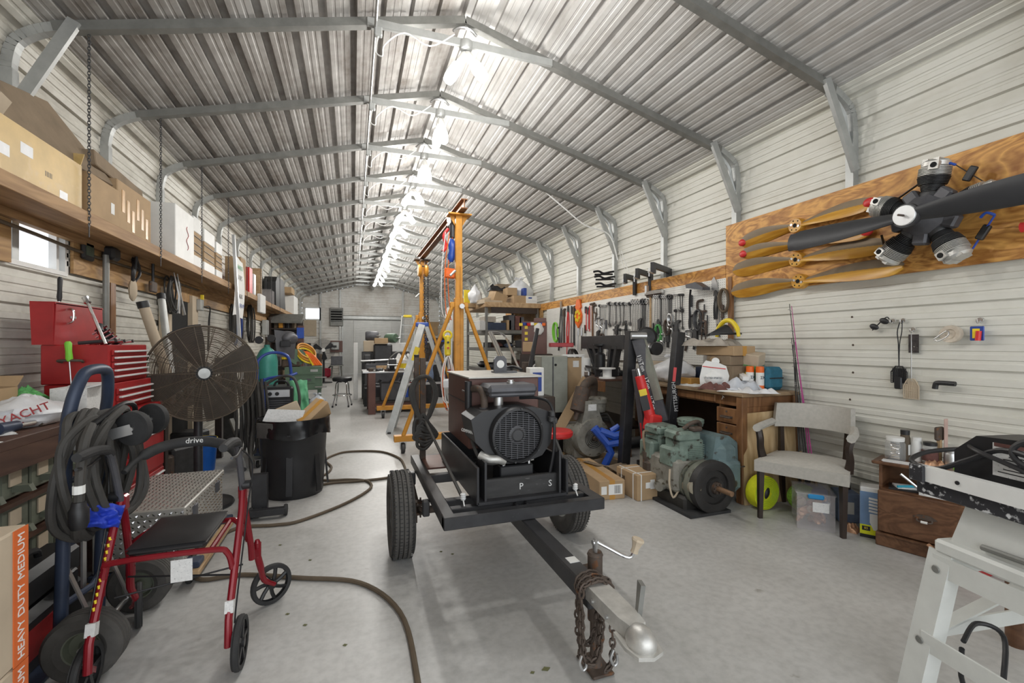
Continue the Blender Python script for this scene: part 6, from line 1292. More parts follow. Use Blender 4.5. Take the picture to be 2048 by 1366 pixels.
G().prism([(-.12, 0), (.11, 0), (.13, .12), (.105, .21), (.05, .235), (-.07, .26), (-.10, .22), (-.125, .10)], .09, (0, 0, 0), (1, 0, 0), (0, 0, 1)).ball((0, 0, .09), (.11, .075, .09), 14, 10, None, .15, 3).out('sack', M['paper'], t, 25)
G().box((.0, -.047, .195), (.20, .003, .008), (0, R(6), 0)).out('red_stripe', M['redplastic'], t); words('UNITED STATES', .022, M['blue_dark'], t, (-.01, -.078, .10), (R(90), 0, 0), ext=.002)
crumple('grey_mailer', 'grey plastic mailer with blue strip lying across the desk', (3.30, 3.16, DZT+.01), .28, .34, .10, 'plastic_grey', .4, 11, 'parcel')
G().box((0, 0, .008), (.30, .05, .035), (0, R(-6), 0)).out('blue_box', M['paper'], None, loc=(3.40, 3.22, DZT+.115), label='slim white and blue carton on top of the grey mailer', cat='box').rotation_euler = (0, 0, R(55))
crumple('red_rag', 'dark red and grey rag hanging over the desk front edge', (3.17, 3.28, DZT), .18, .30, .07, 'cloth_red', .2, 8, 'rag')
for k, (x, y, rz) in enumerate(((3.22, 3.08, .5), (3.25, 3.70, .1), (3.30, 2.99, -.3))): crumple('loose_paper', ('white sheets under the grey mailer on the desk', 'white sheets near the left drawer of the desk', 'translucent plastic film at the desk corner')[k], (x, y, DZT), .26, .30, .018 if k < 2 else .05, 'paper' if k < 2 else 'plastic_white', rz, k*2.2, 'paper' if k < 2 else 'plastic film')
t = thing('yellow_bottle', 'yellow squeeze bottle standing between the brown box and spray cans', 'bottle', (3.47, 3.22, DZT)); G().lathe([(0, 0), (.04, 0), (.042, .10), (.02, .16), (.008, .20), (0, .20)], 16).out('bottle', M['yellow'], t)
t = carton('cardboard_box', 'small brown box left of the grocery bag by the hoist', (3.30, 4.42, DZT), (.2, .2, .22), m='card_light', tape=None)
G().box((0, 0, .02), (.05, .10, .04), b=.01).out('yellow_tool', M['yellow'], None, loc=(3.17, 4.35, DZT), label='small yellow and black tape measure on the desk edge', cat='tape measure')
t = carton('blue_carton', 'blue patterned carton behind the white mailing bag', (3.48, 3.78, DZT), (.12, .14, .18), m='blue_dark', tape=None); carton('amber_box', 'amber brown flat box in front of the blue carton', (3.30, 3.80, DZT), (.14, .2, .07), m='tape', tape=None)
# --- timber bench clutter: bottle jack press, cans, wire
t = thing('shop_press', 'black steel shop press frame with bottle jack on the timber bench', 'press', (3.1, 5.0, .93))
L(t).box((3.05, 5.10, 1.37), (.07, 1.05, .17), b=.004).out('head_beam', M['blackmetal'], t)
for y0, y1 in ((5.55, 5.30), (5.40, 5.15), (4.95, 5.05), (4.82, 4.95)): L(t).bar((3.05, y0-.08, 1.33), (3.05, y1-.10, .95), .05, .075, up=(1, 0, 0)).out('leg', M['blackmetal'], t)
L(t).lathe([(0, .0), (.07, 0), (.07, .28), (.05, .30), (.03, .31), (.03, .38), (.09, .40), (.09, .42), (0, .42)], 18, (3.02, 5.12, .93)).out('bottle_jack', M['black'], t)
L(t).bar((2.95, 5.5, 1.06), (2.95, 4.78, 1.02), .025).out('jack_handle', M['blackmetal'], t)
for o in list(t.children): pass
for o in (('white_can', 'white plastic jar on the timber bench left of the press', 2.98, 5.42, .07, .23), ('white_spool', 'white plastic cable spool right of the black press', 2.93, 4.80, .10, .13)):
    t = thing(o[0], o[1], 'jar' if 'jar' in o[1] else 'spool', (o[2], o[3], .93)); r, h = o[4], o[5]
    G().lathe([(0, 0), (r, 0), (r, h*.9), (r*.9, h), (0, h)] if r < .1 else [(0, 0), (r, 0), (r, .015), (r*.55, .02), (r*.55, h-.02), (r, h-.015), (r, h), (0, h)], 22).out('body', M['white'], t)
t = thing('wire_bundle', 'bundle of grey welding wires draped over the timber bench', 'wire', (3.05, 5.85, .93))
for k in range(14): L(t).tube(smooth([(3.10+.02*math.sin(k*3), 5.75+.035*k*.8, .94), (3.0, 5.82+.025*k*.6, 1.12), (3.05, 5.92+.01*k, 1.27), (3.15, 5.98+.006*k, 1.20), (3.2, 6.05, .96)], 4), .010, 6).out('wire', M['galv' if k % 3 else 'cable'], t)
t = thing('polisher', 'black and chrome angle polisher hung over the bench beside the press', 'polisher', atX(1293, 675, 3.45)); G().lathe([(0, 0), (.12, .0), (.13, .03), (.10, .07), (0, .09)], 20, (0, 0, 0), (-.6, -.8, .1)).out('guard', M['black'], t); G().cyl((.02, 0, -.02), (.06, .12, -.22), .05, .04, 14).out('body', M['black'], t)
t = thing('chrome_pipe', 'black ended chrome exhaust pipe piece hung below the polisher', 'pipe', atX(1303, 697, 3.35)); G().cyl((0, -.06, 0), (.05, .28, .02), .075, n=20).out('pipe', M['chrome'], t); G().lathe([(.077, 0), (.077, .06), (0, .061)], 20, (-.002, -.06, 0), (-.15, -.98, -.05)).out('black_mouth', M['black'], t)
random.seed(12)
for k in range(34):
    y = random.uniform(4.8, 6.7); x = random.uniform(2.88, 3.45); a = random.uniform(0, PI); ln = random.uniform(.05, .13); m = random.choice(['dark_steel', 'iron', 'steel', 'black', 'gunmetal'])
    g = G()
    if k % 3 == 0: g.lathe([(0, 0), (.04, 0), (.045, .02), (.03, .05), (.02, .09), (0, .09)], 12)
    elif k % 3 == 1: g.cyl((-ln, 0, .02), (ln, .02, .02), .018, n=8).box((0, 0, .03), (.05, .06, .06), b=.01)
    else: g.box((0, 0, .035), (ln, .06, .07), b=.012).cyl((0, 0, .05), (.02, 0, .11), .012, n=8)
    g.out('machine_part', M[m], None, loc=(x, y, .93), label='small loose dark machine part lying on the timber bench', cat='machine part', group='loose machine parts on the timber bench').rotation_euler = (0, 0, a)
# --- engine hoist leaning in front of the desk
H = lambda px, py, d=4.5: atD(px, py, d)
t = thing('engine_hoist', 'black folded engine hoist with red hydraulic ram in front of the desk', 'engine hoist', V(H(1270, 930).x, H(1270, 930).y, 0))
bk = M['gunmetal']
fx = lambda p, z: V(p.x, p.y, z)
a, b = H(1263, 662), fx(H(1247, 925, 4.55), .10); l = L(t).bar(b, a, .085, .10, b=.006).out('left_leg', M['blackmetal'], t)
a2, b2 = H(1358, 664, 4.62), fx(H(1338, 870, 4.58), .42); q = L(t).bar(b2-(a2-b2)*.35, a2, .085, .10, b=.006).out('right_leg', M['blackmetal'], t)
u = (a2-b2).normalized(); w_ = V(-.75, -.66, 0)
mid = a2.lerp(b2, .50)
fr = V(CT, -ST, 0); yy = V(ST, CT, 0)
ang = math.atan2(-(a2-b2).dot(fr), (a2-b2).z)
words('PITTSBURGH', .055, M['paper_grey'], t, a2.lerp(b2, .62)-yy*.062-t.location, (R(90), R(-90)+ang*1, -TH), sx=.95)
st = H(1345, 748, 4.565); L(t).bar(st-yy*.058+u*.07, st-yy*.058-u*.07, .03, .004, up=yy).out('red_badge', M['redplastic'], t)
m0, m1 = H(1276, 678, 4.45), H(1325, 843, 4.35); bm2 = L(t).bar(m1, m0, .075, .12, b=.006).out('boom', bk, t)
L(t).bar(m0+fr*.03+V(0, 0, .02), H(1318, 800, 4.3), .05, .07).out('boom_sleeve', M['grey_paint'], bm2)
for k, (px, py, s) in enumerate(((1279, 726, '1½Ton'), (1291, 766, '1Ton'), (1301, 806, '½Ton'))): words(s, .055, M['paper'], bm2, H(px+3, py, 4.27)-t.location, (R(90), R(72), -TH))
r0, r1 = H(1279, 752, 4.3), H(1302, 838, 4.28); L(t).cyl(r1, r0, .052, .045, 18).out('ram', M['redplastic'], t); L(t).cyl(r0, H(1275, 737, 4.3), .022, n=12).out('ram_rod', M['chrome'], t); L(t).box(H(1305, 846, 4.28), (.14, .13, .17), (0, R(10), 0), b=.02).out('pump', M['redplastic'], t)
rl = L(t).box(H(1288, 800, 4.24), (.075, .01, .20), (0, R(-14), -TH), b=.001).out('warning_label', M['black'], t); L(t).box(H(1286, 785, 4.235), (.07, .008, .06), (0, R(-14), -TH)).out('yellow_print', M['yellow'], rl)
c0, c1 = H(1274, 738, 4.36), fx(H(1300, 928, 4.45), .08); L(t).bar(c1, c0, .06, .09, b=.004).out('mast', bk, t); L(t).bar(H(1281, 846, 4.28), H(1288, 922, 4.28), .018, .004).out('red_stripe', M['redplastic'], t)
L(t).cyl(H(1272, 672, 4.42)-fr*.05, H(1272, 672, 4.42)+fr*.10, .035, n=14).out('pivot', M['steel'], t)
L(t).box(fx(H(1250, 925, 4.55), .05), (.9, .11, .10), (0, 0, -.45), b=.006).out('base_beam', M['blackmetal'], t); L(t).box(fx(H(1222, 922, 4.45), .125), (.45, .09, .025), (0, 0, -.25)).out('wood_strip', M['lumber'], t)
L(t).box(fx(H(1305, 930, 4.5), .06), (.10, .7, .09), (0, 0, -.3), b=.006).out('base_leg', M['blackmetal'], t)
caster(t, fx(H(1205, 930, 4.7), 0), .045)
# --- green two cylinder engine with flywheel
ex, ey = 2.70, 2.86; t = thing('stationary_engine', 'faded green two cylinder engine with large black flywheel on the floor', 'engine', (ex, ey+.2, 0)); eg, eb = M['engine_green'], M['engine_blue']
L(t).lathe([(.0, .0), (.05, .0), (.05, .02), (.075, .022), (.08, .0), (.13, -.005), (.135, .012), (.19, .016), (.205, .012), (.208, 0), (.208, -.045), (.2, -.05), (0, -.05)], 48, (ex, ey-.03, .215), (0, -1, 0)).out('flywheel', M['rubber_dusty'] if 0 else mat('black flywheel', (.035, .033, .032), .6, .25, .35, 8, 0, (.09, .07, .05), .66), t)
L(t).cyl((ex, ey-.03, .215), (ex, ey-.07, .215), .05, .045, 20).out('hub', M['iron'], t)
for k in range(6): L(t).cyl((ex+.036*math.cos(k), ey-.07, .215+.036*math.sin(k)), (ex+.036*math.cos(k), ey-.083, .215+.036*math.sin(k)), .008, n=6).out('hub_bolt', M['iron'], t)
L(t).cyl((ex, ey-.07, .215), (ex, ey-.21, .215), .020, n=14).out('shaft', mat('rusty shaft', (.28, .17, .10), .6, .4, .3, 10), t)
L(t).lathe([(0, .0), (.195, .0), (.19, -.06), (.15, -.12), (0, -.12)], 32, (ex-.01, ey+.025, .215), (0, -1, 0)).lathe([(0, 0), (.17, 0), (.16, .06), (0, .06)], 28, (ex-.02, ey+.13, .215), (0, 1, 0)).out('bell_housing', mat('greasy green', (.20, .21, .17), .6, .1, .35, 7, .15, (.07, .06, .04), .58), t)
L(t).box((ex-.13, ey+.10, .20), (.10, .12, .10), b=.03).lathe([(.03, 0), (.05, .01), (.05, .05), (.036, .055)], 16, (ex-.17, ey+.02, .22), (-.3, -1, .1)).out('starter_boss', mat('tan engine', (.26, .23, .17), .6), t)
L(t).box((ex-.05, ey+.42, .26), (.33, .52, .28), b=.03).out('crankcase', M['engine_grey'], t)
L(t).box((ex-.05, ey+.38, .06), (.30, .62, .12), b=.02).out('sump', mat('oily black', (.03, .028, .025), .6, 0, .4, 8, .2), t)
for k, y in enumerate((ey+.28, ey+.56)):
    c = L(t).box((ex-.03, y, .50), (.24, .22, .24), b=.02).out('cylinder', eg, t); g = L(t)
    for i in range(8): g.box((ex+.0, y-.1135, .42+.02*i) if k == 0 else (ex-.155, y, .42+.02*i), (.16, .012, .008) if k == 0 else (.012, .16, .008))
    g.out('cooling_fins', eg, c)
    L(t).box((ex-.05, y, .655), (.23, .22, .11), b=.025).out('rocker_cover', M['engine_green'], t); L(t).box((ex-.17, y+.0, .43), (.11, .19, .22), b=.025).out('tappet_cover', M['engine_green'], t)
L(t).box((ex+.24, ey+.24, .43), (.24, .40, .34), b=.07).box((ex+.22, ey+.22, .27), (.28, .42, .30), b=.05).out('air_cowl', eb, t); L(t).prism([(-.14, 0), (.14, 0), (.13, .22), (.04, .30), (-.10, .30)], .30, (ex+.23, ey+.24, .36), (1, 0, 0), (0, 0, 1)).out('cowl_top', eb, t)
L(t).box((ex+.22, ey+.02, .335), (.29, .012, .012)).out('cowl_seam', M['iron'], t)
L(t).lathe([(0, .0), (.07, 0), (.105, .01), (.11, .04), (.115, .045), (.115, .085), (.10, .095), (0, .10)], 26, (ex+.16, ey+.42, .70)).out('air_filter', M['engine_green'], t)
L(t).tube(smooth([(ex-.05, ey+.26, .72), (ex-.0, ey+.24, .78), (ex+.08, ey+.24, .80), (ex+.12, ey+.26, .74), (ex+.07, ey+.26, .70), (ex+.02, ey+.3, .74)], 5), .020, 10).out('exhaust_pipe', M['iron'], t); L(t).box((ex+.02, ey+.2, .73), (.10, .08, .05), b=.015).out('manifold', M['iron'], t)
L(t).tube(smooth([(ex-.15, ey+.6, .62), (ex-.22, ey+.58, .63), (ex-.235, ey+.56, .52), (ex-.21, ey+.56, .38)], 5), .011).out('fuel_line', M['card_dark'], t); L(t).tube([(ex-.2, ey+.62, .60), (ex+.05, ey+.16, .585)], .006, 6).out('governor_rod', M['iron'], t)
L(t).cyl((ex-.20, ey+.56, .25), (ex-.20, ey+.56, .38), .038, n=14).box((ex-.20, ey+.54, .26), (.08, .1, .10), b=.02).out('fuel_pump', M['iron'], t); L(t).cyl((ex-.18, ey+.34, .16), (ex-.27, ey+.31, .15), .045, n=16).out('oil_filter', M['engine_grey'], t)
L(t).tube(smooth([(ex-.24, ey+.2, .32), (ex-.26, ey+.18, .2), (ex-.24, ey+.16, .10), (ex-.17, ey+.18, .14)], 5), .008).out('drain_hose', M['card_light'], t)
L(t).box((ex-.05, ey+.35, .012), (.40, .80, .022)).out('oily_board', M['rubber'], t)
for o in list(t.children):
    if o.name.split('.')[0] in ('cylinder', 'rocker_cover', 'tappet_cover', 'air_cowl', 'cowl_top', 'air_filter', 'exhaust_pipe', 'manifold', 'fuel_line', 'governor_rod', 'cowl_seam'):
        for q in [o]+list(o.children):
            for v in q.data.vertices:
                if v.co.z > .33: v.co.z = .33+(v.co.z-.33)*.76
# --- cartons on the floor
t = carton('long_carton', 'long brown carton with shipping labels lying beside the trailer wheel', (2.165, 3.78, 0), (.24, .78, .165), rz=-.11, m='card', stick=(('-y', -.65, .0, .05, .07, 'paper'), ('-y', .25, .05, .13, .09, 'paper'))); barcode(t, '-y', (.24, .78, .165), .4, .05, .05, .07)
t = carton('strapped_carton', 'shorter brown carton with two white straps beside the green engine', (2.405, 3.44, 0), (.215, .33, .223), m='card', tape=None, stick=(('-y', .0, .15, .05, .05, 'paper'), ('-y', .42, .2, .045, .08, 'paper')))
for y in (-.10, .08): G().box((0, y, .1115), (.219, .012, .227)).out('white_strap', M['white'], t)
G().box((-.07, 0, .1115), (.010, .334, .227)).out('white_strap', M['white'], t); words('VOR', .05, M['black'], t, (-.1085, .07, .15), (R(90), 0, R(-90)))
carton('open_carton', 'small dark open carton behind the strapped carton', (2.42, 3.98, 0), (.26, .24, .16), m='card_dark', flaps=(('-y', -20), ('-x', 10)), rz=.3)
# --- grey engine with muffler, blue stand, cabinet, stool, cardboard strip
p = V(2.48, 4.47, 0); t = thing('small_engine', 'grey air cooled engine with rusty muffler on a wooden pallet', 'engine', p)
G().box((0, .05, .035), (.62, .62, .07)).out('pallet', M['lumber'], t); G().box((-.02, .1, .25), (.34, .36, .36), b=.04).out('block', M['engine_grey'], t)
fx_ = V(-.02, -.14, .33); G().lathe([(0, .03), (.05, .03), (.10, .035), (.20, .03), (.215, 0), (.215, -.09), (0, -.09)], 32, fx_, (0, -1, 0)).prism([(-.17, .05), (.17, .05), (.07, .30), (.06, .40), (-.09, .40), (-.10, .30)], .12, fx_+V(0, .05, 0), (1, 0, 0), (0, 0, 1)).out('fan_shroud', M['engine_grey'], t)
g = G()
for k in range(5): g.tor(fx_+V(0, -.034, 0), .03+.019*k, .004, (0, 1, 0), 26, 5)
g.out('fan_grille', M['dark_steel'], t); G().cyl(fx_+V(0, -.03, 0), fx_+V(0, -.08, 0), .025, n=12).out('crank_boss', M['iron'], t); G().box(fx_+V(-.01, -.075+.061, .33), (.10, .006, .07)).out('name_plate', M['paper_grey'], t)
G().lathe([(0, 0), (.09, 0), (.10, .02), (.10, .10), (.115, .105), (.115, .15), (.08, .17), (0, .17)], 20, (.15, .05, .58)).out('air_cleaner', M['engine_grey'], t)
G().tube(smooth([(.16, .2, .60), (.16, .15, .85), (.08, .05, .94), (-.04, -.02, .90), (-.10, -.05, .80)], 5), .05, 12).out('exhaust_pipe', M['iron'], t); G().lathe([(.03, -.02), (.085, 0), (.085, .26), (.03, .28), (.025, .36), (0, .36)], 18, (-.08, -.04, .86), (-.35, -.12, -1)).out('muffler', M['iron'], t)
for k in range(4): G().tube(smooth([(.1+.05*k, .05, .5), (.25+.04*k, 0, .55-.05*k), (.32, -.05, .3), (.3+.03*k, .1, .1)], 4), .012, 6).out('hose', M['cable'], t)
p = atD(1235, 895, 4.55); t = thing('engine_stand', 'blue tubular engine stand lying behind the hoist leg', 'engine stand', V(p.x, p.y, 0)); bt = M['blue_tool']
for pts, r in (([(1188, 856), (1215, 888), (1245, 883)], .045), ([(1214, 888), (1222, 905), (1210, 930)], .04), ([(1200, 862), (1228, 872), (1245, 868)], .04)): L(t).tube([atD(*q, 4.6) for q in pts], r, 8).out('arm', bt, t)
L(t).cyl(atD(1222, 862, 4.65), atD(1238, 852, 4.65), .03, n=10).out('clamp_jaw', bt, t); L(t).cyl(atD(1250, 888, 4.75), atD(1288, 882, 4.75), .06, n=14).out('sleeve', M['black'], t)
t = thing('floor_stool', 'small round red mechanic stool behind the trailer wheel', 'stool', (1.93, 4.12, 0)); G().lathe([(0, 0), (.15, 0), (.165, .02), (.165, .05), (.15, .065), (0, .07)], 28, (0, 0, .42)).out('seat', M['redplastic'], t); G().cyl((0, 0, .42), (0, 0, .08), .022, n=10).out('post', M['black'], t); G().lathe([(0, .02), (.17, .02), (.18, .035), (.05, .07), (.03, .10)], 24).out('base', M['black'], t)
for k in range(4): caster(t, V(t.location)+V(.13*math.cos(k*PI/2), .13*math.sin(k*PI/2), 0), .012, (0, 1, 0))
p = atD(1122, 845, 5.5); t = thing('electrical_cabinet', 'tall grey green metal cabinet standing behind the trailer', 'cabinet', V(p.x, p.y, 0), R(-8)); t.scale = (1.08, 1.08, .985); G().box((-.12, 0, .885), (.30, .30, .68), b=.006).out('body', M['grey_paint'], t)
G().box((-.14, -.153, .885), (.012, .01, .66)).out('door_seam', M['dark_steel'], t); G().box((-.17, -.15, .40), (.05, .05, .5)).out('leg', M['dark_steel'], t); G().box((-.12, .05, .28), (.28, .22, .54)).out('stand', M['black'], t); G().lathe([(0, 0), (.014, 0), (.014, .004), (0, .004)], 12, (-.11, -.152, 1.12), (0, -1, 0)).out('knockout', M['dark'], t)
t = thing('panel_door', 'brown backed white framed cabinet door leaning beside the grey cabinet', 'door panel', V(p.x+.175, p.y+.02, 0), R(-8)); t.scale = (1.08, 1.08, .985); G().box((0, 0, .80), (.20, .02, .80)).out('panel', M['card'], t); G().box((.11, 0, .81), (.03, .05, .85)).box((0, 0, 1.225), (.26, .05, .03)).out('frame', M['white'], t); G().box((.03, -.012, 1.12), (.07, .003, .08)).out('paper_label', M['paper_grey'], t)
a, b = atD(1174, 757, 5.3), atD(1116, 862, 5.15); t = thing('cardboard_strip', 'long folded cardboard strip leaning against the timber bench', 'cardboard', V(b.x, b.y, 0)); d = (a-b).normalized(); b = b-d*(b.z/d.z); L(t).bar(b, a, .02, .115, up=fr).out('strip', M['card'], t)
carton('printed_carton', 'small white carton with blue print beside the grey cabinet', (atD(1070, 790, 4.8).x, atD(1070, 790, 4.8).y, .80), (.16, .12, .30), m='white', tape=None, stick=(('-y', 0, 0, .10, .2, 'blue'),)); G().box((0, 0, .4), (.34, .3, .8), b=.01).out('crate', M['dark_wood'], None, loc=(atD(1070, 790, 4.8).x, atD(1070, 790, 4.8).y, 0), label='dark wooden crate under the white and blue carton', cat='crate')
# --- plywood offcut, chair and boxes by the wall
a, b = atZ(1497, 1012, 0), V(3.62, 2.80, 0); t = thing('plywood_sheet', 'pale plywood offcut leaning against the end of the desk', 'plywood', (3.33, 2.86, 0))
L(t).prism([(-.29, 0), (.27, 0), (.27, .78), (-.27, .76)], .015, (3.37, 2.875, .002), (1, -.08, 0), (0, .055, 1)).out('sheet', M['ply_pale'], t)
ca = math.atan2(-.467, .235); t = thing('armchair', 'grey upholstered wooden armchair against the cream wall', 'chair', (3.2, 2.47, 0), ca)
# chair local: x runs along the front edge (left leg to right leg), +y towards the back
fl = t.rotation_euler.to_matrix(); 
def cb(c, d, nm, m, par=None, b=.02, rot=None): return G().box(c, d, rot, b).out(nm, M[m], par or t)
w = .27
G().grid(lambda u, v: ((u-.5)*.60*(1-.14*v), -.13+v*.50, .445+.035*(1-(2*u-1)**4)*(1-(2*v-1)**4)), 14, 12).prism([(-.30, -.13), (.30, -.13), (.255, .37), (-.255, .37)], .085, (0, 0, .405), (1, 0, 0), (0, 1, 0)).out('seat', M['fabric'], t)
g = G()
for s in (-1, 1): pass
for s, x in ((-1, -.262), (1, .262)):
    G().tube([(x, -.115, 0), (x, -.10, .37)], [.020, .028], 4).out('front_leg', M['dark_wood'], t); G().tube([(x*.86, .42, 0), (x*.84, .34, .37), (x*.88, .37, .70)], [.02, .027, .022], 4).out('rear_leg', M['dark_wood'], t)
    G().tube(smooth([(x*1.05, .02, .43), (x*1.10, .0, .52), (x*1.08, -.03, .60), (x*1.13, -.02, .665)], 4), [.034, .032, .03, .028, .027, .026, .026, .026, .026, .026, .026, .026, .026], 6).out('arm_post', M['dark_wood'], t)
    G().tube(smooth([(x*1.15, -.06, .685), (x*1.14, .10, .69), (x*1.05, .28, .70)], 4), [.03]*9, 8).out('arm_rest', M['fabric'], t)
g = G()
def bk_(u, v): a = (u-.5)*1.9; return (.315*math.sin(a)*(1-.02*v), .12+.275*math.cos(a)+.05*v, .66+.19*v)
n = 16
g.grid(bk_, n, 6); k = len(g.v); fs = list(g.f)
g.v += [(x*1.10, .12+(y-.12)*1.17, z) for x, y, z in g.v]; g.f += [tuple(k+i for i in q)[::-1] for q in fs]
r_ = 7
for i in range(n): g.f += [(i*r_, (i+1)*r_, k+(i+1)*r_, k+i*r_), (i*r_+6, (i+1)*r_+6, k+(i+1)*r_+6, k+i*r_+6)]
for j in range(6): g.f += [(j, j+1, k+j+1, k+j), (n*r_+j, n*r_+j+1, k+n*r_+j+1, k+n*r_+j)]
g.out('backrest', M['fabric'], t, 50)
p = V(3.17, 2.80, .137); t = thing('strap_roll', 'rolled lime yellow tow strap under the armchair', 'strap', p)
for k in range(7): G().tor((0, 0, 0), .035+.015*k, .0085, (.15, 1, .05), 36, 4, (1, 1)).out('turn', M['yellow_lime'], t) if 0 else None
g = G(); g.tube([(( .03+.104*q/160)*math.cos(q*.28), 0, (.03+.104*q/160)*math.sin(q*.28)) for q in range(161)], .0035, 4); 
g = G().lathe([(.04, -.045), (.132, -.045), (.135, -.03), (.135, .03), (.132, .045), (.04, .045)], 36, (0, 0, 0), (0, 1, 0)); g.out('webbing', M['yellow_lime'], t)
G().tube([((.045+.085*q/200)*math.cos(q*.2), -.0465, (.045+.085*q/200)*math.sin(q*.2)) for q in range(201)], .0016, 4).out('coil_edge', M['green_lime'], t)
G().ball((0, -.03, 0), (.03, .03, .055), 12, 8, (0, R(20), 0)).out('black_end', M['black'], t)
p = V(3.42, 2.64, .11); t = thing('rope_roll', 'green and yellow net strap roll behind the chair leg', 'strap', p); G().lathe([(.03, -.04), (.105, -.04), (.11, 0), (.105, .04), (.03, .04)], 28, (0, 0, 0), (.5, 1, 0)).out('roll', mat('lime net', (.30, .55, .08), .8, 0, .5, 70), t)
t = thing('storage_bin', 'clear plastic bin of copper fittings with blue latch under the chair', 'bin', (3.26, 2.44, 0), R(-45)); 
g = G(); g.box((0, 0, .004), (.22, .28, .008))
for s in (-1, 1): g.box((s*.115, 0, .13), (.004, .29, .26)); g.box((0, s*.145, .13), (.23, .004, .26))
g.out('shell', M['clear'], t); G().box((0, 0, .262), (.25, .31, .012), b=.005).out('lid', M['clear'], t); G().box((-.0, -.152, .245), (.10, .02, .035), b=.008).out('latch', mat('blue latch', (.02, .25, .55), .4), t); G().box((.03, -.149, .17), (.10, .003, .07)).out('paper_label', M['paper_grey'], t)
random.seed(8)
for k in range(22): G().ball((random.uniform(-.08, .08), random.uniform(-.11, .11), .03+.15*random.random()), (random.uniform(.018, .03), random.uniform(.02, .035), random.uniform(.03, .06)), 8, 6, (random.random()*3, random.random()*3, 0), .3, k).out('copper_fitting', M['copper' if k % 3 else 'card_light'], t)
t = carton('lamp_carton', 'blue and yellow carton printed with a spiral lamp beside the drawer cabinet', (3.455, 2.14, 0), (.15, .13, .35), rz=R(-58), m='white', tape=None)
G().box((0, -.0665, .185), (.148, .002, .27)).out('blue_print', mat('blue print', (.18, .30, .50), .5), t); G().box((0, -.0668, .055), (.148, .002, .07)).out('yellow_print', M['yellow_lime'], t); G().box((0, -.0669, .012), (.148, .002, .024)).out('black_print', M['black'], t)
f = G()
for k in range(5): f.box((.012, -.0685, .185+.022*k), (.075, .003, .014), (0, R(6), 0), b=.001)
f.prism([(-.03, 0), (.04, 0), (.045, -.06), (.02, -.11), (-.01, -.11), (-.03, -.06)], .003, (.01, -.0685, .17), (1, 0, 0), (0, 0, 1)); f.out('lamp_print', M['white'], t); G().box((-.04, -.0685, .065), (.045, .002, .03)).out('badge_print', M['black'], t); words('85', .022, M['yellow'], t, (-.04, -.0705, .066), (R(90), 0, 0))
carton('lamp_carton', 'grey blue lamp carton standing behind the right chair leg', (3.58, 2.42, 0), (.14, .16, .22), rz=R(-35), m='cloth_blue', tape=None, stick=(('-y', 0, 0, .06, .09, 'paper'),)); carton('blue_carton', 'dark blue carton between the clear bin and the wall', (3.52, 2.62, 0), (.14, .14, .20), rz=R(-30), m='blue', tape=None)
crumple('copper_scrap', 'small piece of copper scrap in a plastic bag on the floor', (3.40, 2.25, 0), .10, .09, .06, 'copper', .3, 5, 'scrap')
# ================= RIGHT FRONT: drawer cabinet and table saw =================
t = thing('drawer_cabinet', 'low brown file drawer cabinet with open shelf against the cream wall', 'cabinet', (3.335, 2.04, 0), math.atan2(-.293, .102))
cw = M['cab_wood']; w_, dp = .48, .26
G().box((w_/2, dp/2-.012, .045), (w_+.02, dp+.0, .09), b=.006).box((w_/2, -.012, .085), (w_+.01, .02, .012)).out('plinth', cw, t)
G().box((.008, dp/2+.02, .33), (.018, dp-.04, .46)).box((w_-.008, dp/2+.02, .33), (.018, dp-.04, .46)).box((w_/2, dp-.02, .33), (w_, .012, .46)).box((w_/2, dp/2, .375), (w_-.02, dp-.02, .014)).out('carcass', cw, t)
d = G().box((w_/2, -.002, .235), (w_-.004, .022, .275), b=.006).out('drawer', cw, t)
g = G().prism([(-.06, 0), (-.03, .018), (0, .022), (.03, .018), (.06, 0), (.03, -.012), (-.03, -.012)], .006, (w_/2, -.016, .25), (1, 0, 0), (0, 0, 1)); g.tube(smooth([(w_/2-.035, -.016, .245), (w_/2-.03, -.035, .23), (w_/2+.03, -.035, .23), (w_/2+.035, -.016, .245)], 4), .005, 8); h = g.out('handle', M['iron'], d); G().cyl((w_/2-.016, -.037, .229), (w_/2+.016, -.037, .229), .008, n=10).out('ivory_grip', M['porcelain'], h)
G().box((w_/2-.01, dp/2+.015, .545), (w_+.06, dp-.02, .022), b=.006).out('top', cw, t)
T0 = t.matrix_basis.copy() if 0 else (Matrix.Translation(t.location) @ t.rotation_euler.to_matrix().to_4x4())
def cp(x, y, z): return T0 @ V(x, y, z)
def jar(nm, label, x, y, r, h, body, lid, z=.556, lidh=.02):
    q = thing(nm, label, 'jar' if 'jar' in nm else 'bottle', cp(x, y, z)); G().lathe([(0, 0), (r, 0), (r*1.02, .01), (r*1.02, h*.85), (r*.85, h), (0, h)], 22).out('body', M[body], q); G().lathe([(r*.9, h), (r*.92, h+lidh), (0, h+lidh)], 22).out('lid', M[lid], q); return q
q = jar('glass_jar', 'clear jar of fittings with white lid on the drawer cabinet', .06, .17, .055, .13, 'glassy', 'white', lidh=.025)
random.seed(6)
for k in range(12): a = random.random()*6; G().cyl((.025*math.cos(a), .025*math.sin(a), .01+.009*k), (-.025*math.cos(a+.5), -.02*math.sin(a), .015+.009*k), .006, n=6).out('fitting', M['chrome' if k % 2 else 'card_light'], q)
q = jar('brown_bottle', 'slim brown bottle with black cap behind the jar', .10, .235, .028, .17, 'hose', 'black', lidh=.03); G().box((0, -.029, .07), (.036, .003, .07)).out('label', M['paper'], q)
q = jar('white_bottle', 'white labelled bottle right of the brown bottle', .16, .235, .028, .14, 'white', 'white')
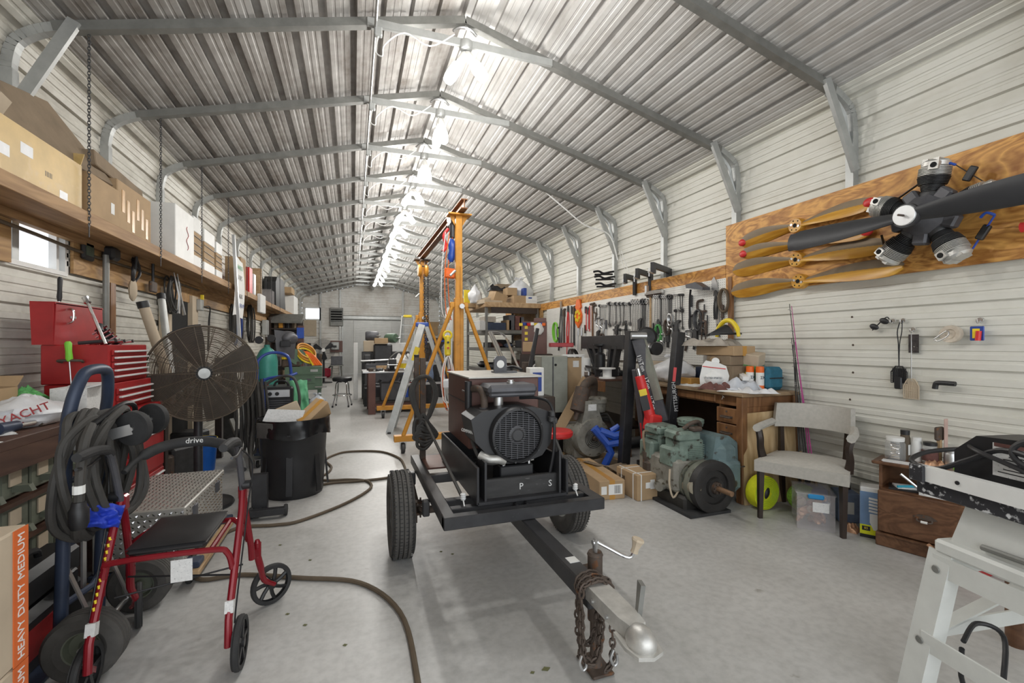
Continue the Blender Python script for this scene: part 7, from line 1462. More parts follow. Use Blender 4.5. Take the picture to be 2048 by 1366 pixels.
q = jar('red_label_jar', 'dark lidded jar with red label on the drawer cabinet', .23, .22, .04, .12, 'glassy', 'black'); G().lathe([(.0415, .02), (.0415, .09)], 22, cap=False).out('label', M['cloth_red'], q)
q = jar('metal_tin', 'small metal tin right of the red label jar', .33, .22, .035, .09, 'steel', 'steel')
q = thing('paint_brush', 'dark bristle brush standing behind the jars', 'brush', cp(.27, .255, .556)); G().box((0, 0, .10), (.02, .02, .20)).out('handle', M['lumber'], q); G().box((0, 0, .20), (.075, .025, .09), b=.008).out('bristles', M['iron'], q)
G().box((0, 0, .15), (.035, .004, .30)).out('ruler', mat('pink ruler', (.55, .38, .33), .6), None, loc=cp(.30, .268, .556), label='pinkish ruler standing upright against the wall', cat='ruler')
crumple('copper_scrap', 'strip of copper scrap lying before the jars', cp(.26, .16, .556), .14, .10, .04, 'copper', .4, 9, 'scrap')
G().box((0, 0, .004), (.30, .06, .008)).out('metal_scale', M['paper_grey'], None, loc=cp(.16, .08, .556), label='flat grey steel rule lying on the front edge of the cabinet top', cat='rule').rotation_euler = (0, 0, t.rotation_euler.z+.05)
for k, (x, y, z, a, sx, sy, h, m, lb) in enumerate(((.12, .10, .383, .2, .16, .13, .012, 'black', 'black notebook in the open shelf of the cabinet'), (.14, .10, .396, .5, .14, .10, .01, 'paper_grey', 'grey booklet on the black notebook'), (.32, .08, .383, -.05, .22, .14, .03, 'paper', 'stack of white paper in the open shelf'), (.41, .04, .415, .0, .12, .05, .03, 'paper', 'white card box on the paper stack'))):
    G().box((0, 0, h/2), (sx, sy, h)).out('booklet', M[m], None, loc=cp(x, y, z), label=lb, cat='papers').rotation_euler = (0, 0, t.rotation_euler.z+a)
a, b = cp(.10, .02, .41), cp(.20, .12, .415); q = thing('blue_pen', 'light blue pen lying on the booklets', 'pen', a); L(q).cyl(a, b, .008, n=8).out('barrel', mat('cyan', (.02, .35, .5), .4), q)
a, b = cp(.24, -.02, .41), cp(.13, -.06, .515); q = thing('chrome_bar', 'short chrome bar sticking up beside the saw table', 'bar', a); L(q).cyl(a, b, .009, n=10).out('bar', M['chrome'], q)
# table saw
e = V(-.2, -.98, 0); pp = V(.98, -.2, 0); P0 = V(2.03, 1.11, 0); sa = math.atan2(e.y, e.x); up3 = V(0, 0, 1)
t = thing('table_saw', 'worn white table saw on a splayed steel stand at the right edge', 'table saw', P0)
sw = M['saw_white']; at_ = lambda a, b, z: P0+e*a+pp*b+V(0, 0, z)
L(t).bar(at_(.0, -.005, .868), at_(.75, -.005, .868), .03, .055, up=up3).out('front_rail', M['white'], t)
L(t).box(at_(.025, -.012, .866), (.055, .034, .062), (0, 0, sa), b=.004).out('rail_end', M['saw_chip'], t)
L(t).box(at_(.38, .36, .845), (.75, .70, .03), (0, 0, sa), b=.004).out('table', M['alu'], t)
L(t).box(at_(.375, .012, .815), (.74, .03, .055), (0, 0, sa), b=.004).out('table_edge', M['saw_chip'], t)
for a in (.16, .45): L(t).lathe([(0, 0), (.007, 0), (.007, .003), (0, .003)], 10, at_(a, -.0205, .868), -pp).out('rail_bolt', M['black'], t)
b = L(t).add([at_(*q) for q in ((.14, .05, .80), (.72, .05, .80), (.72, .60, .80), (.14, .60, .80), (.10, .03, .64), (.76, .03, .64), (.76, .64, .64), (.10, .64, .64))], [(0, 1, 2, 3), (7, 6, 5, 4), (0, 4, 5, 1), (1, 5, 6, 2), (2, 6, 7, 3), (3, 7, 4, 0)]).out('body', sw, t)
L(t).tube(smooth([at_(.42, .036, .79), at_(.43, .03, .70), at_(.40, .025, .67), at_(.20, .025, .66)], 4), .010, 8).out('moulded_groove', M['galv'], b)
L(t).box(at_(.44, .33, .615), (.74, .68, .05), (0, 0, sa), b=.01).out('base_flange', sw, t); L(t).box(at_(.50, -.012, .62), (.05, .003, .035), (0, 0, sa)).out('badge', M['blue_dark'], t)
for (a, c), (fa, fc) in (((.06, .0), (.03, -.08)), ((.06, .55), (.0, .70)), ((.8, .0), (.86, -.07)), ((.8, .6), (.86, .7))):
    l = L(t).bar(at_(fa, fc, 0), at_(a+.03, c+.0, .595), .075, .008, up=pp).bar(at_(fa+.035, fc+.03, 0), at_(a+.06, c+.03, .595), .008, .06, up=pp).out('leg', sw, t)
    for z in (.53, .26):
        q = at_(fa, fc, 0).lerp(at_(a+.03, c, .595), z/.595); L(t).lathe([(0, .004), (.012, .003), (.014, 0)], 12, q-pp*.005, -pp).out('rivet', M['galv'], l)
L(t).bar(at_(.07, -.004, .545), at_(.8, -.004, .545), .008, .075, up=up3).bar(at_(.08, .0, .545), at_(.08, .58, .545), .008, .07, up=up3).out('top_rail', sw, t)
L(t).bar(at_(.06, -.045, .265), at_(.83, -.04, .265), .008, .065, up=up3).bar(at_(.05, -.04, .28), at_(.04, .64, .31), .008, .055, up=up3).out('lower_rail', sw, t)
L(t).bar(at_(.06, -.03, .28), at_(.07, .57, .50), .045, .008, up=pp).out('diagonal_brace', sw, t)
t = thing('blade_guard_case', 'black plastic case with a white warning label on the saw table', 'case', at_(.30, .16, .862), sa)
G().prism([(-.22, 0), (.26, 0), (.26, .19), (-.15, .165), (-.22, .10)], .18, (0, 0, 0), (1, 0, 0), (0, 0, 1)).out('body', M['black'], t); l = G().box((.06, -.0915, .098), (.32, .003, .11), (0, 0, 0)).out('label', M['paper_grey'], t)
for k in range(7): G().box((.06, -.0935, .058+.011*k), (.29-.03*(k % 3), .001, .003)).out('print_line', M['black'], l)
G().box((.06, -.0935, .148), (.31, .002, .012)).out('orange_line', M['cloth_red'], l); G().cyl((.02, .05, .205), (.30, .02, .215), .016, n=12).out('wood_handle', M['lumber'], t)
t = thing('extension_cord', 'black power cord looped over the saw table', 'cord', at_(.1, .1, .862))
L(t).tube(smooth([at_(.05, .42, .90), at_(-.02, .30, .93), at_(-.06, .14, .92), at_(-.05, .04, .89), at_(.05, .03, .885), at_(.14, .05, .94), at_(.25, .04, 1.0), at_(.38, .03, .98), at_(.5, .03, .93)], 6), .009).tube(smooth([at_(.02, .25, .97), at_(.15, .05, .985), at_(.3, .03, .95), at_(.45, .02, .905)], 6), .008).tube(smooth([at_(.5, .05, 1.05), at_(.36, .05, 1.06), at_(.28, .04, 1.02), at_(.30, .03, .97), at_(.45, .02, .92)], 6), .009).out('cord', M['black'], t)
hose('black cord hanging in loops beneath the table saw', [at_(.14, .03, .30), at_(.10, .14, .33), at_(.14, .2, .30), at_(.22, .08, .18), at_(.28, .0, .06), at_(.45, -.03, .012), at_(.8, -.1, .012)], .008, 'black', cat='cord', nm='extension_cord')
hose('black cord lying on the floor under the saw stand', [at_(.12, .05, .26), at_(.10, .08, .12), at_(.14, .13, .02), at_(.2, .12, .012), at_(.3, .3, .012)], .008, 'black', cat='cord', nm='extension_cord')
p = atZ(2032, 1290, 0); t = thing('wooden_post', 'dark brown turned wooden post standing behind the saw stand', 'post', p); G().cyl((0, 0, 0), (0, 0, .42), .035, .035, 16).out('post', M['cab_wood'], t)
p = atZ(1930, 1180, 0); t = thing('red_toolbox', 'small red metal box on the floor behind the saw legs', 'box', p+V(.25, .1, 0)); G().box((0, 0, .06), (.2, .14, .12), b=.008).out('body', M['red'], t); G().box((0, 0, .125), (.12, .02, .012)).out('handle', M['steel'], t)
q = atZ(1908, 1165, 0)+V(.12, .05, 0); rod('copper_pipe', 'bent copper pipe piece on the floor under the saw', q+V(0, 0, .012), q+V(.05, .16, .10), .012, 'copper', 'pipe')
yt = thing('yellow_pencil', 'yellow and black marker lying on the cabinet top near the saw', 'marker', cp(.42, .10, .562)); G().cyl((0, 0, 0), (.05, .05, 0), .009, n=8).out('body', M['yellow'], yt); yt = thing('green_marker', 'bright green marker lying on the cabinet top', 'marker', cp(.36, .12, .562)); G().cyl((0, 0, 0), (.06, .03, 0), .007, n=8).out('body', M['green_lime'], yt)
# ================= FAR RIGHT: loaded rack =================
RY = 8.7; t = thing('storage_rack', 'grey steel rack with a thick timber top against the right wall past the pegboard', 'rack', (3.1, 9.5, 0))
L(t).box((3.12, 9.6, 2.15), (1.22, 1.75, .10), b=.006).out('timber_top', M['lumber'], t); L(t).box((3.15, 8.76, 2.04), (1.0, .03, .12)).out('under_rail', M['dark_wood'], t)
for z in (1.60, 1.24, .80, .35): L(t).box((3.12, 9.6, z), (1.14, 1.6, .07)).out('shelf', M['galv'], t)
for x in (2.56, 3.68):
    for y in (8.82, 10.38): L(t).box((x, y, 1.05), (.05, .05, 2.1)).out('post', M['galv'], t)
def rk(nm, label, px, py0, py1, w, dpt, m, y=8.95, cat='box', **k):
    a = atY(px, py1, y); b = atY(px, py0, y); return carton(nm, label, (a.x, y, a.z), (w, dpt, max(.04, b.z-a.z)), m=m, tape=None, cat=cat, **k)
rk('cardboard_box', 'brown box lying on the timber top below the trash bag', 1034, 593, 609, .34, .4, 'card', 9.0, rz=.1)
rk('postal_carton', 'white and blue printed carton at the right of the timber top', 1060, 593, 609, .24, .2, 'white', 8.88, stick=(('-y', -.3, .5, .08, .03, 'blue'), ('-y', 0, -.3, .2, .05, 'paper_grey')))
rk('cardboard_box', 'tilted brown box on the pile on the timber top', 992, 586, 605, .30, .3, 'card', 9.0, rot=(.1, .3, .2))
rk('cardboard_box', 'small brown box above the long one on the timber top', 1020, 577, 592, .22, .3, 'card', 9.05)
rk('cardboard_box', 'wide brown box at the back of the timber top pile', 1010, 570, 590, .45, .3, 'card_dark', 9.4)
rk('flattened_carton', 'flattened pale carton sheets lying under the tilted box', 978, 602, 609, .42, .4, 'card_light', 9.0, rz=.2)
rk('flattened_carton', 'second flattened carton slanting on the timber top', 972, 596, 601, .40, .3, 'card_light', 9.1, rot=(0, -.3, .3))
rk('yellow_sign', 'yellow sheet standing at the left of the timber top', 934, 580, 614, .14, .03, 'yellow', 9.6); rk('brown_tray', 'low brown carton by the yellow sheet', 948, 608, 616, .35, .3, 'card', 9.6)
p = atY(950, 606, 9.2); bag('shopping_bag', 'white shopping bag with red print on the timber top', (p.x, 9.2, p.z), (.14, .14, .36), 'plastic_white', 41, knot=False)
p = atY(1066, 596, 9.05); bag('trash_bag', 'translucent white trash bag tied on the timber top by the wall', (3.44, 9.25, 2.30), (.27, .25, .46), 'plastic_white', 47)
crumple('black_cloth', 'black crumpled jacket on top of the carton pile', (2.95, 9.35, 2.50), .4, .3, .16, 'black', 0, 3, 'cloth')
rk('blue_binder', 'blue strip carton beside the postal carton', 1047, 577, 592, .07, .2, 'blue', 8.95)
for px, y0, y1, w, m, lb in ((986, 646, 661, .44, 'blue_dark', 'blue box with orange stripe on the second rack shelf'), (1012, 641, 661, .1, 'card', 'narrow brown carton on the second rack shelf'), (1018, 631, 661, .14, 'gunmetal', 'grey upright case on the second rack shelf'), (1029, 633, 661, .16, 'cloth_red', 'pink red upright case on the second rack shelf'), (1037, 635, 661, .1, 'gunmetal', 'grey case right of the pink red one'), (975, 634, 645, .24, 'cloth_grey', 'grey rag bundle on top of the blue box'), (962, 642, 661, .16, 'paper_grey', 'pale carton at the left of the second rack shelf')):
    rk('storage_case', lb, px, y0, y1, w, .4, m, 9.0)
random.seed(17); pal = ['cloth_grey', 'dark_steel', 'card_dark', 'iron', 'gunmetal', 'cloth_red', 'cloth_blue', 'black', 'paper_grey']
for k in range(46):
    sh_ = k % 3; z = (1.275, .835, .385)[sh_]; x = random.uniform(2.65, 3.62); y = random.uniform(8.86, 9.7); m = random.choice(pal); s = random.uniform(.08, .17)
    g = G()
    if k % 2: g.ball((0, 0, s*.5), (s, s*.8, s*.5), 12, 8, None, .35, k)
    else: g.box((0, 0, s*.5), (s*1.6, s*1.4, s), (0, 0, k), b=.01)
    g.out('shelf_item', M[m], None, loc=(x, y, z), label='small dark item in the jumble on the lower rack shelves', cat='item', group='jumble on the lower rack shelves')
def fr_(nm, label, cat, px, py, d): return thing(nm, label, cat, atD(px, py, d), -TH)
t = fr_('parts_cabinet', 'brown cabinet with yellow labels standing by the pegboard', 'cabinet', 1069, 708, 7.6); G().box((0, .15, .27), (.42, .30, .56), b=.006).out('body', M['brown_paint'], t); G().box((.1, .15, .58), (.2, .28, .06)).out('top_box', M['brown_paint'], t)
for k in range(4): G().box((-.14, -.003, .45-.10*k), (.05, .006, .05)).out('yellow_label', M['yellow'], t)
G().box((.05, -.003, .33), (.10, .006, .02)).out('yellow_label', M['yellow'], t); G().ball((.07, -.03, .42), (.08, .05, .10), 10, 8, None, .3, 2).out('white_rag', M['paper'], t)
fz = t.location.z; G().box((0, 0, 0), (.55, .45, fz), b=.01).out('low_bench', M['dark_wood'], None, loc=V(t.location.x+.08, t.location.y+.14, fz/2), label='dark low bench carrying the brown parts cabinet', cat='bench', rot=(0, 0, -TH))
t2 = fr_('packet_pile', 'yellow, blue and red small packets on top of the brown cabinet', 'packets', 1066, 651, 7.5)
for k, m in enumerate(('yellow', 'blue', 'redplastic', 'paper', 'yellow', 'blue', 'orange_bright')): G().box((-.20+.065*k, .1, .02+.01*(k % 2)), (.06, .06, .05), (0, 0, k), b=.006).out('packet', M[m], t2)
# chrome hand truck, lever, cartons between welder and rack
t = thing('hand_truck', 'chrome hand truck frame standing behind the welder', 'hand truck', V(atD(1012, 742, 5.6).x, atD(1012, 742, 5.6).y, 0)); g = L(t)
pts = [atD(1012, 742, 5.6), atD(990, 690, 5.7), atD(978, 664, 5.75)]; g.tube(pts, .018).tube([p+fr*.03 for p in pts], .016); g.out('rail', M['chrome'], t); L(t).tube(smooth([atD(978, 664, 5.75), atD(1000, 666, 5.8), atD(1012, 676, 5.8), atD(1022, 700, 5.75), atD(1037, 735, 5.7)], 4), .014).out('loop_handle', M['chrome'], t)
q = atD(1012, 742, 5.6); L(t).tube([q, V(q.x, q.y, .1)], .018).out('rail', M['chrome'], t); q = atD(1037, 735, 5.7); L(t).tube([q, V(q.x, q.y, .1)], .014).out('rail', M['chrome'], t); L(t).box((q.x-.06, q.y, .05), (.3, .2, .1)).out('toe_plate', M['steel'], t)
a, b = atD(1075, 657, 5.3), atD(1058, 745, 5.2); t = thing('jack_handle', 'long black jack handle leaning behind the grey cabinet', 'handle', V(b.x, b.y, 0)); d = (a-b).normalized(); L(t).tube([b-d*(b.z/d.z), b, a], [.02, .03, .022]).out('lever', M['black'], t)
t = fr_('steel_tube', 'rusty square steel tube standing behind the welder', 'tube', 1052, 760, 5.3); G().box((0, .05, .10), (.09, .09, .22), b=.004).out('tube', M['iron'], t); G().box((-.0, .05, -.45), (.30, .3, .9)).out('pedestal', M['dark_steel'], t)
for px, py, d, w, h, m, lb in ((1058, 703, 6.6, .18, .14, 'card', 'small brown box with white paper on the right bench end'), (1105, 739, 7.2, .36, .16, 'card_dark', 'flat brown carton left of the grey wire bundle'), (1122, 694, 6.6, .34, .06, 'red', 'red plastic tray by the far end of the timber bench')):
    p = atD(px, py, d); t = carton('open_tray' if 'tray' in lb else 'cardboard_box', lb, (p.x, p.y, p.z), (w, .25, h), rz=-TH, m=m, tape=None)
for px, py, d, r, m, lb in ((1074, 735, 5.6, .10, 'rubber', 'small black wheel behind the grey cabinet'),): 
    t = fr_('wheel', lb, 'wheel', px, py, d); tyre_g(G(), (0, 0, 0), (.4, 1, 0), r, .06, r*.5, 24, False).out('tyre', M[m], t); rim_g(G(), (0, 0, 0), (.4, -1, 0), r*.5, .05).out('rim', M['paper_grey'], t); G().box((0, .05, -.42), (.12, .12, .7)).out('stand', M['dark_steel'], t)
hose('orange hose bundle behind the grey cabinet', [atD(1082, 722, 5.7), atD(1076, 735, 5.7), atD(1079, 750, 5.7), atD(1087, 760, 5.7)], .022, 'orange_bright', nm='orange_hose')

for k, (px, py) in enumerate(((1704, 634), (1706, 690), (1706, 745), (1700, 799))):
    G().lathe([(0, .006), (.006, .005), (.009, 0)], 10, (0, 0, 0), (-1, 0, 0)).out('wall_screw', M['iron'], None, loc=atX(px, py, LR-.001), label='small dark screw head in the cream wall, %s from the top' % ORD[k], cat='screw', group='screw heads on the cream wall')
# ================= FAR CENTRE AND LEFT =================
# steel bench
bx0, bx1, by0, by1 = .22, 1.38, 9.0, 9.9
t = thing('steel_table', 'heavy steel welding table on brown beam legs in the middle distance', 'table', ((bx0+bx1)/2, 9.4, 0))
L(t).box(((bx0+bx1)/2, (by0+by1)/2, .805), (bx1-bx0+.1, by1-by0, .03), b=.004).out('top', M['steel'], t)
for x in (bx0+.12, bx1-.08):
    for y in (by0+.05, by1-.08): L(t).box((x, y, .40), (.02, .12, .79)).box((x, y-.06, .40), (.13, .015, .79)).box((x, y+.06, .40), (.13, .015, .79)).out('leg', M['brown_paint'], t)
L(t).box(((bx0+bx1)/2, 9.1, .16), (1.0, .06, .08)).out('stretcher', M['brown_paint'], t); L(t).box(((bx0+bx1)/2, 9.45, .22), (1.0, .8, .03)).out('lower_shelf', M['dark_wood'], t)
def obj_box(nm, label, cat, c, d, m, rz=0, b=.008, kids=()):
    t = thing(nm, label, cat, c, rz); G().box((0, 0, d[2]/2), d, b=b).out('body', M[m], t)
    for n2, cc, dd, mm in kids: G().box(cc, dd, b=min(dd)*.2).out(n2, M[mm], t)
    return t
t = thing('bench_vise', 'black bench vise on the steel table', 'vise', (.72, 9.1, .82)); G().lathe([(.09, 0), (.09, .02), (.05, .05), (.05, .10)], 14).out('base', M['blackmetal'], t); G().box((0, 0, .15), (.12, .26, .12), b=.02).box((0, -.16, .17), (.14, .06, .14), b=.01).out('jaw', M['blackmetal'], t); G().cyl((-.1, -.22, .13), (.1, -.22, .13), .01, n=8).out('handle', M['steel'], t)
t = thing('yellow_can', 'white and yellow can on the steel table', 'can', (.98, 9.35, .82)); G().lathe([(0, 0), (.09, 0), (.09, .20), (0, .20)], 18).out('can', M['yellow'], t); G().lathe([(.092, .14), (.092, .21), (0, .21)], 18).out('cap', M['paper_grey'], t)
obj_box('white_carton', 'white carton left of the yellow can on the steel table', 'box', (.76, 9.55, .82), (.18, .14, .16), 'white'); obj_box('white_carton', 'long white carton right of the yellow can', 'box', (1.2, 9.3, .82), (.26, .12, .10), 'white')
obj_box('wooden_crate', 'wooden crate board along the back of the steel table', 'board', (.9, 9.75, .82), (.9, .04, .08), 'lumber')
crumple('white_rag', 'white rag heaped behind the yellow can', (1.0, 9.65, .95), .4, .25, .22, 'paper', 0, 13, 'cloth'); crumple('black_sheet', 'black cover sheet behind the white rag', (1.2, 9.8, .90), .5, .2, .22, 'black', 0, 15, 'cloth')
L0 = thing('wire_hoop', 'bent grey wire hoop standing on the steel table', 'wire', (.85, 9.5, .82)); G().tube(smooth([(-.2, 0, .0), (-.15, 0, .22), (0, 0, .36), (.15, 0, .34), (.3, 0, .1)], 5), .012).out('hoop', M['galv'], L0)
random.seed(44)
for k in range(26):
    x = random.uniform(bx0+.05, bx1-.1); y = random.uniform(9.02, 9.5); s = random.uniform(.03, .06); G().box((0, 0, s/2), (s*2, s*1.2, s), (0, 0, k), b=.006).out('metal_scrap', M[random.choice(['dark_steel', 'iron', 'steel', 'gunmetal'])], None, loc=(x, y, .82), label='small dark metal piece scattered on the steel table', cat='metal piece', group='metal pieces on the steel table')
t = obj_box('motor_block', 'grey motor block stored beneath the steel table', 'motor', (.7, 9.4, .235), (.36, .4, .34), 'gunmetal'); obj_box('blue_strap', 'blue strap board hanging under the steel table', 'strap', (.98, 9.05, .3), (.10, .02, .48), 'blue_tool'); obj_box('red_bar', 'red flat bar under the steel table', 'bar', (1.1, 9.2, .55), (.34, .05, .04), 'red')
# machine heap behind the table
t = thing('milling_machine', 'dark machine column heaped with parts behind the steel table', 'machine', (.62, 11.2, 0)); G().box((0, 0, .45), (.7, .6, .9), b=.02).out('base', M['gunmetal'], t); G().box((.05, 0, 1.1), (.42, .4, .5), b=.03).out('column', M['blackmetal'], t); G().box((-.3, -.05, 1.0), (.16, .3, .2), b=.02).out('gear_box', M['dark_steel'], t); G().cyl((-.45, -.2, .95), (.3, -.2, .98), .03, n=8).out('spindle', M['steel'], t)
obj_box('cardboard_box', 'brown box on the machine heap below the motors', 'box', (.62, 11.0, 1.36), (.30, .3, .13), 'card'); obj_box('pale_panel', 'pale panel leaning left of the machine heap', 'panel', (.06, 11.6, .0), (.10, .04, 1.38), 'paper_grey')
obj_box('cream_box', 'cream carton behind the brown box on the heap', 'box', (.52, 11.78, 1.16), (.55, .25, .27), 'card_light'); obj_box('white_case', 'white case behind the cream carton', 'box', (1.02, 11.88, 1.16), (.62, .3, .22), 'paper_grey'); obj_box('support_stand', 'dark stand carrying the cartons of the machine heap', 'stand', (.78, 11.83, 0), (1.15, .3, 1.158), 'dark_steel')
for k, x in enumerate((.45, .92)):
    t = thing('electric_motor', ('grey electric motor on top of the cream carton', 'green electric motor on top of the white case')[k], 'motor', (x, 11.83, 1.431 if k == 0 else 1.381)); G().lathe([(0, -.16), (.10, -.16), (.12, -.12), (.12, .12), (.10, .16), (0, .16)], 18, (0, 0, .12), (1 if k == 0 else .5, -.6 if k else 0, 0)).out('housing', M['gunmetal' if k == 0 else 'green_mach'], t); G().box((0, 0, .02), (.2, .14, .04)).out('foot', M['iron'], t); G().cyl((.1, -.1, .12), (.2, -.2, .12), .02, n=8).out('shaft', M['steel'], t)
for k in range(14):
    x = .30+.22*(k % 7); y = 10.25+.38*(k//7); z = 0; s = random.uniform(.10, .125); G().box((0, 0, s*1.5), (s*1.5, s*1.4, s*5), (0, 0, k*.2), b=.02).cyl((0, 0, s*3.6), (s*.6, 0, s*4.6), .03, n=8).out('machine_part', M[random.choice(['dark_steel', 'iron', 'gunmetal', 'blackmetal'])], None, loc=(x, y, z), label='dark machine part heaped on the floor behind the steel table', cat='machine part', group='machine parts behind the steel table')
# stool
t = thing('bar_stool', 'chrome bar stool with round black seat in the aisle', 'stool', (-.22, 10.4, 0)); G().lathe([(0, 0), (.19, 0), (.20, .02), (.20, .07), (.17, .09), (0, .095)], 28, (0, 0, .55)).out('seat', M['black'], t)
for a in range(4):
    c, s = math.cos(a*PI/2+.6), math.sin(a*PI/2+.6); G().tube(smooth([(.02*c, .02*s, .53), (.10*c, .10*s, .53), (.15*c, .15*s, .48), (.17*c, .17*s, .25), (.23*c, .23*s, .02)], 4), .014).out('leg', M['chrome'], t); G().cyl((.23*c, .23*s, .0), (.23*c, .23*s, .04), .018, n=8).out('foot', M['black'], t)
G().tor((0, 0, .25), .19, .012, (0, 0, 1), 30, 6).out('foot_ring', M['chrome'], t)
# second fan
f2 = atD(647, 700, 15.5); t = thing('pedestal_fan', 'black three bladed pedestal fan far back beside the left wall', 'fan', (f2.x, f2.y+.1, 0)); g = G()
for k in range(14): g.tor((0, -.1, f2.z), .06+.024*k, .004, (0, 1, 0), 30, 4)
g.out('cage', M['black'], t)
for k in range(3):
    a = k*2.094+.6; G().prism([(.05*math.cos(a-.4), .05*math.sin(a-.4)), (.33*math.cos(a-.3), .33*math.sin(a-.3)), (.36*math.cos(a), .36*math.sin(a)), (.33*math.cos(a+.3), .33*math.sin(a+.3)), (.05*math.cos(a+.5), .05*math.sin(a+.5))], .012, (0, -.04, f2.z), (1, 0, 0), (0, 0, 1)).out('blade', M['black'], t)
G().lathe([(0, .03), (.06, .03), (.06, -.2), (0, -.2)], 16, (0, -.12, f2.z), (0, -1, 0)).out('hub', M['paper'], t); G().cyl((0, .05, .03), (0, .05, f2.z), .035, n=10).out('pole', M['black'], t); G().lathe([(.28, 0), (.28, .03), (0, .04)], 20, (0, .05, 0)).out('base', M['black'], t)
t = thing('gas_can', 'red fuel can on the floor by the far fan', 'can', atZ(652, 754, 0)); G().box((0, 0, .18), (.36, .25, .36), b=.05).out('can', mat('fuel can red', (.55, .02, .06), .4), t); G().cyl((.1, 0, .36), (.2, 0, .46), .03, n=8).out('spout', M['black'], t)
t = thing('small_stool', 'grey metal stool with clutter by the far fan', 'stool', atZ(668, 756, 0)+V(.1, 0, 0)); G().box((0, 0, .50), (.5, .4, .04)).out('seat', M['galv'], t)
for s in (-1, 1): G().bar((s*.2, -.15, 0), (s*.16, -.1, .5), .04).bar((s*.2, .15, 0), (s*.16, .1, .5), .04).out('leg', M['galv'], t)
obj_box('motor_case', 'dark motor case standing on the far grey stool', 'motor', V(t.location)+V(0, 0, .521), (.42, .3, .34), 'gunmetal')
# end wall fittings
ew = lambda px, py: atY(px, py, Y1-.08)
t = thing('wall_vent', 'grey louvred heater vent mounted high on the far wall left of the roll up door', 'vent', ew(673, 634)); G().box((0, 0, 0), (.54, .12, .80), b=.02).out('case', M['galv'], t); G().box((0, -.062, .06), (.46, .01, .52)).out('mouth', M['dark'], t)
for k in range(5): G().box((0, -.07, -.16+.11*k), (.46, .03, .03), (R(30), 0, 0)).out('louvre', M['galv_bright'], t)
t = thing('breaker_box', 'grey breaker panel on a board on the far wall', 'electrical panel', ew(673, 693)); G().box((0, 0, 0), (.50, .03, .50)).out('back_board', M['brown_paint'], t); G().box((-.05, -.06, .03), (.32, .10, .34), b=.02).out('box', M['galv_bright'], t); G().box((-.06, -.115, .0), (.14, .01, .10)).out('window', M['black'], t)
G().box((0, 0, 0), (.95, .03, .62)).out('plywood_sheet', M['card'], None, loc=ew(858, 657)-V(.0, .0, 0), label='plywood panel on the far wall right of the roll up door', cat='panel')
G().box((0, 0, .8), (.9, .4, 1.6), b=.02).out('dark_cabinet', M['dark_wood'], None, loc=(3.3, 18.8, 0), label='dark tall cabinet far back along the right wall', cat='cabinet')
# white pipes and blue clamp behind the gantry
for k in range(5):
    a, b = atD(893+3*k, 616, 11.5), atD(886+4*k, 676, 11.3); a.z = 2.25+.03*k; t = thing('white_pipe', 'white plastic pipe standing in a bundle past the gantry, %s from the left' % ORD[k], 'pipe', V(b.x, b.y, 0), 0, 'white pipes past the gantry'); L(t).cyl(V(b.x, b.y, 0), V(a.x, a.y, a.z), .022, n=8).out('pipe', M['white'], t)
t = thing('bar_clamp', 'blue bar clamp lying level past the step ladder', 'clamp', atD(872, 681, 9.5)); a, b = atD(850, 682, 9.5), atD(893, 682, 9.3); L(t).bar(a, b, .05, .03).out('bar', M['blue_tool'], t); L(t).box(a, (.06, .06, .16), b=.01).box(b, (.08, .06, .2), b=.01).out('jaw', M['blue_tool'], t); L(t).bar(V(b.x, b.y, 0), b, .04).bar(V(a.x, a.y, 0), a, .04).out('stand', M['dark_steel'], t)
for k, (px, d, m, h) in enumerate(((868, 12, 'cloth_blue', 1.0), (876, 12.4, 'iron', .8), (884, 11.5, 'dark_steel', 1.1), (900, 11, 'red', .7), (893, 13, 'gunmetal', 1.3), (872, 13.5, 'blue_dark', 1.2), (905, 12.6, 'iron', 1.4))):
    p = atD(px, 720, d); G().ball((0, 0, h*.5), (.22, .2, h*.52), 14, 10, None, .3, k).out('covered_machine', M[m], None, loc=(p.x, p.y, 0), label='dim covered machine standing past the gantry, %s of seven' % ORD[k], cat='machine', group='covered machines past the gantry')
# green band saw with orange hose, bags below
gx0, gx1, gy = -1.30, -.62, 10.2
t = thing('band_saw', 'green metal cutting band saw cabinet with front panel and handles', 'band saw', ((gx0+gx1)/2, gy, 0)); L(t).box(((gx0+gx1)/2, gy+.15, .64), (gx1-gx0, .36, .48), b=.01).out('cabinet', M['green_mach'], t); L(t).box(((gx0+gx1)/2, gy-.035, .80), (gx1-gx0+.02, .02, .15)).out('top_band', M['green_mach'], t)
L(t).box((-.88, gy-.038, .61), (.28, .012, .14)).out('hatch', M['green_mach'], t); L(t).box((-.76, gy-.05, .80), (.14, .008, .05)).out('name_plate', M['galv_bright'], t); L(t).box((-.86, gy-.05, .61), (.09, .008, .05)).out('logo_plate', M['gunmetal'], t)
for z in (.66, .46): L(t).cyl((-.74, gy-.06, z), (-.52, gy-.10, z), .014, n=8).out('handle', M['steel'], t)
for x in (gx0+.05, gx1-.05): L(t).box((x, gy+.15, .2), (.06, .3, .4)).out('leg', M['green_mach'], t)
L(t).lathe([(0, -.1), (.16, -.1), (.18, 0), (.16, .1), (0, .1)], 20, (-1.10, gy+.1, 1.08), (.4, -1, 0)).out('wheel_housing', M['green_mach'], t); L(t).box((-1.2, gy+.12, .94), (.34, .25, .14), b=.03).out('motor', M['iron'], t)
p = V(-.80, gy+.1, .885); t = thing('orange_rope', 'orange and yellow hoses heaped on the green band saw', 'hose', p)
for k in range(5): L(t).tube(smooth([p+V(-.25+.03*k, .1, .30), p+V(-.10+.03*k, -.05, .22), p+V(.02+.04*k, -.10, .02)], 5), .02, 6).out('strand', M['orange_bright' if k else 'yellow'], t)
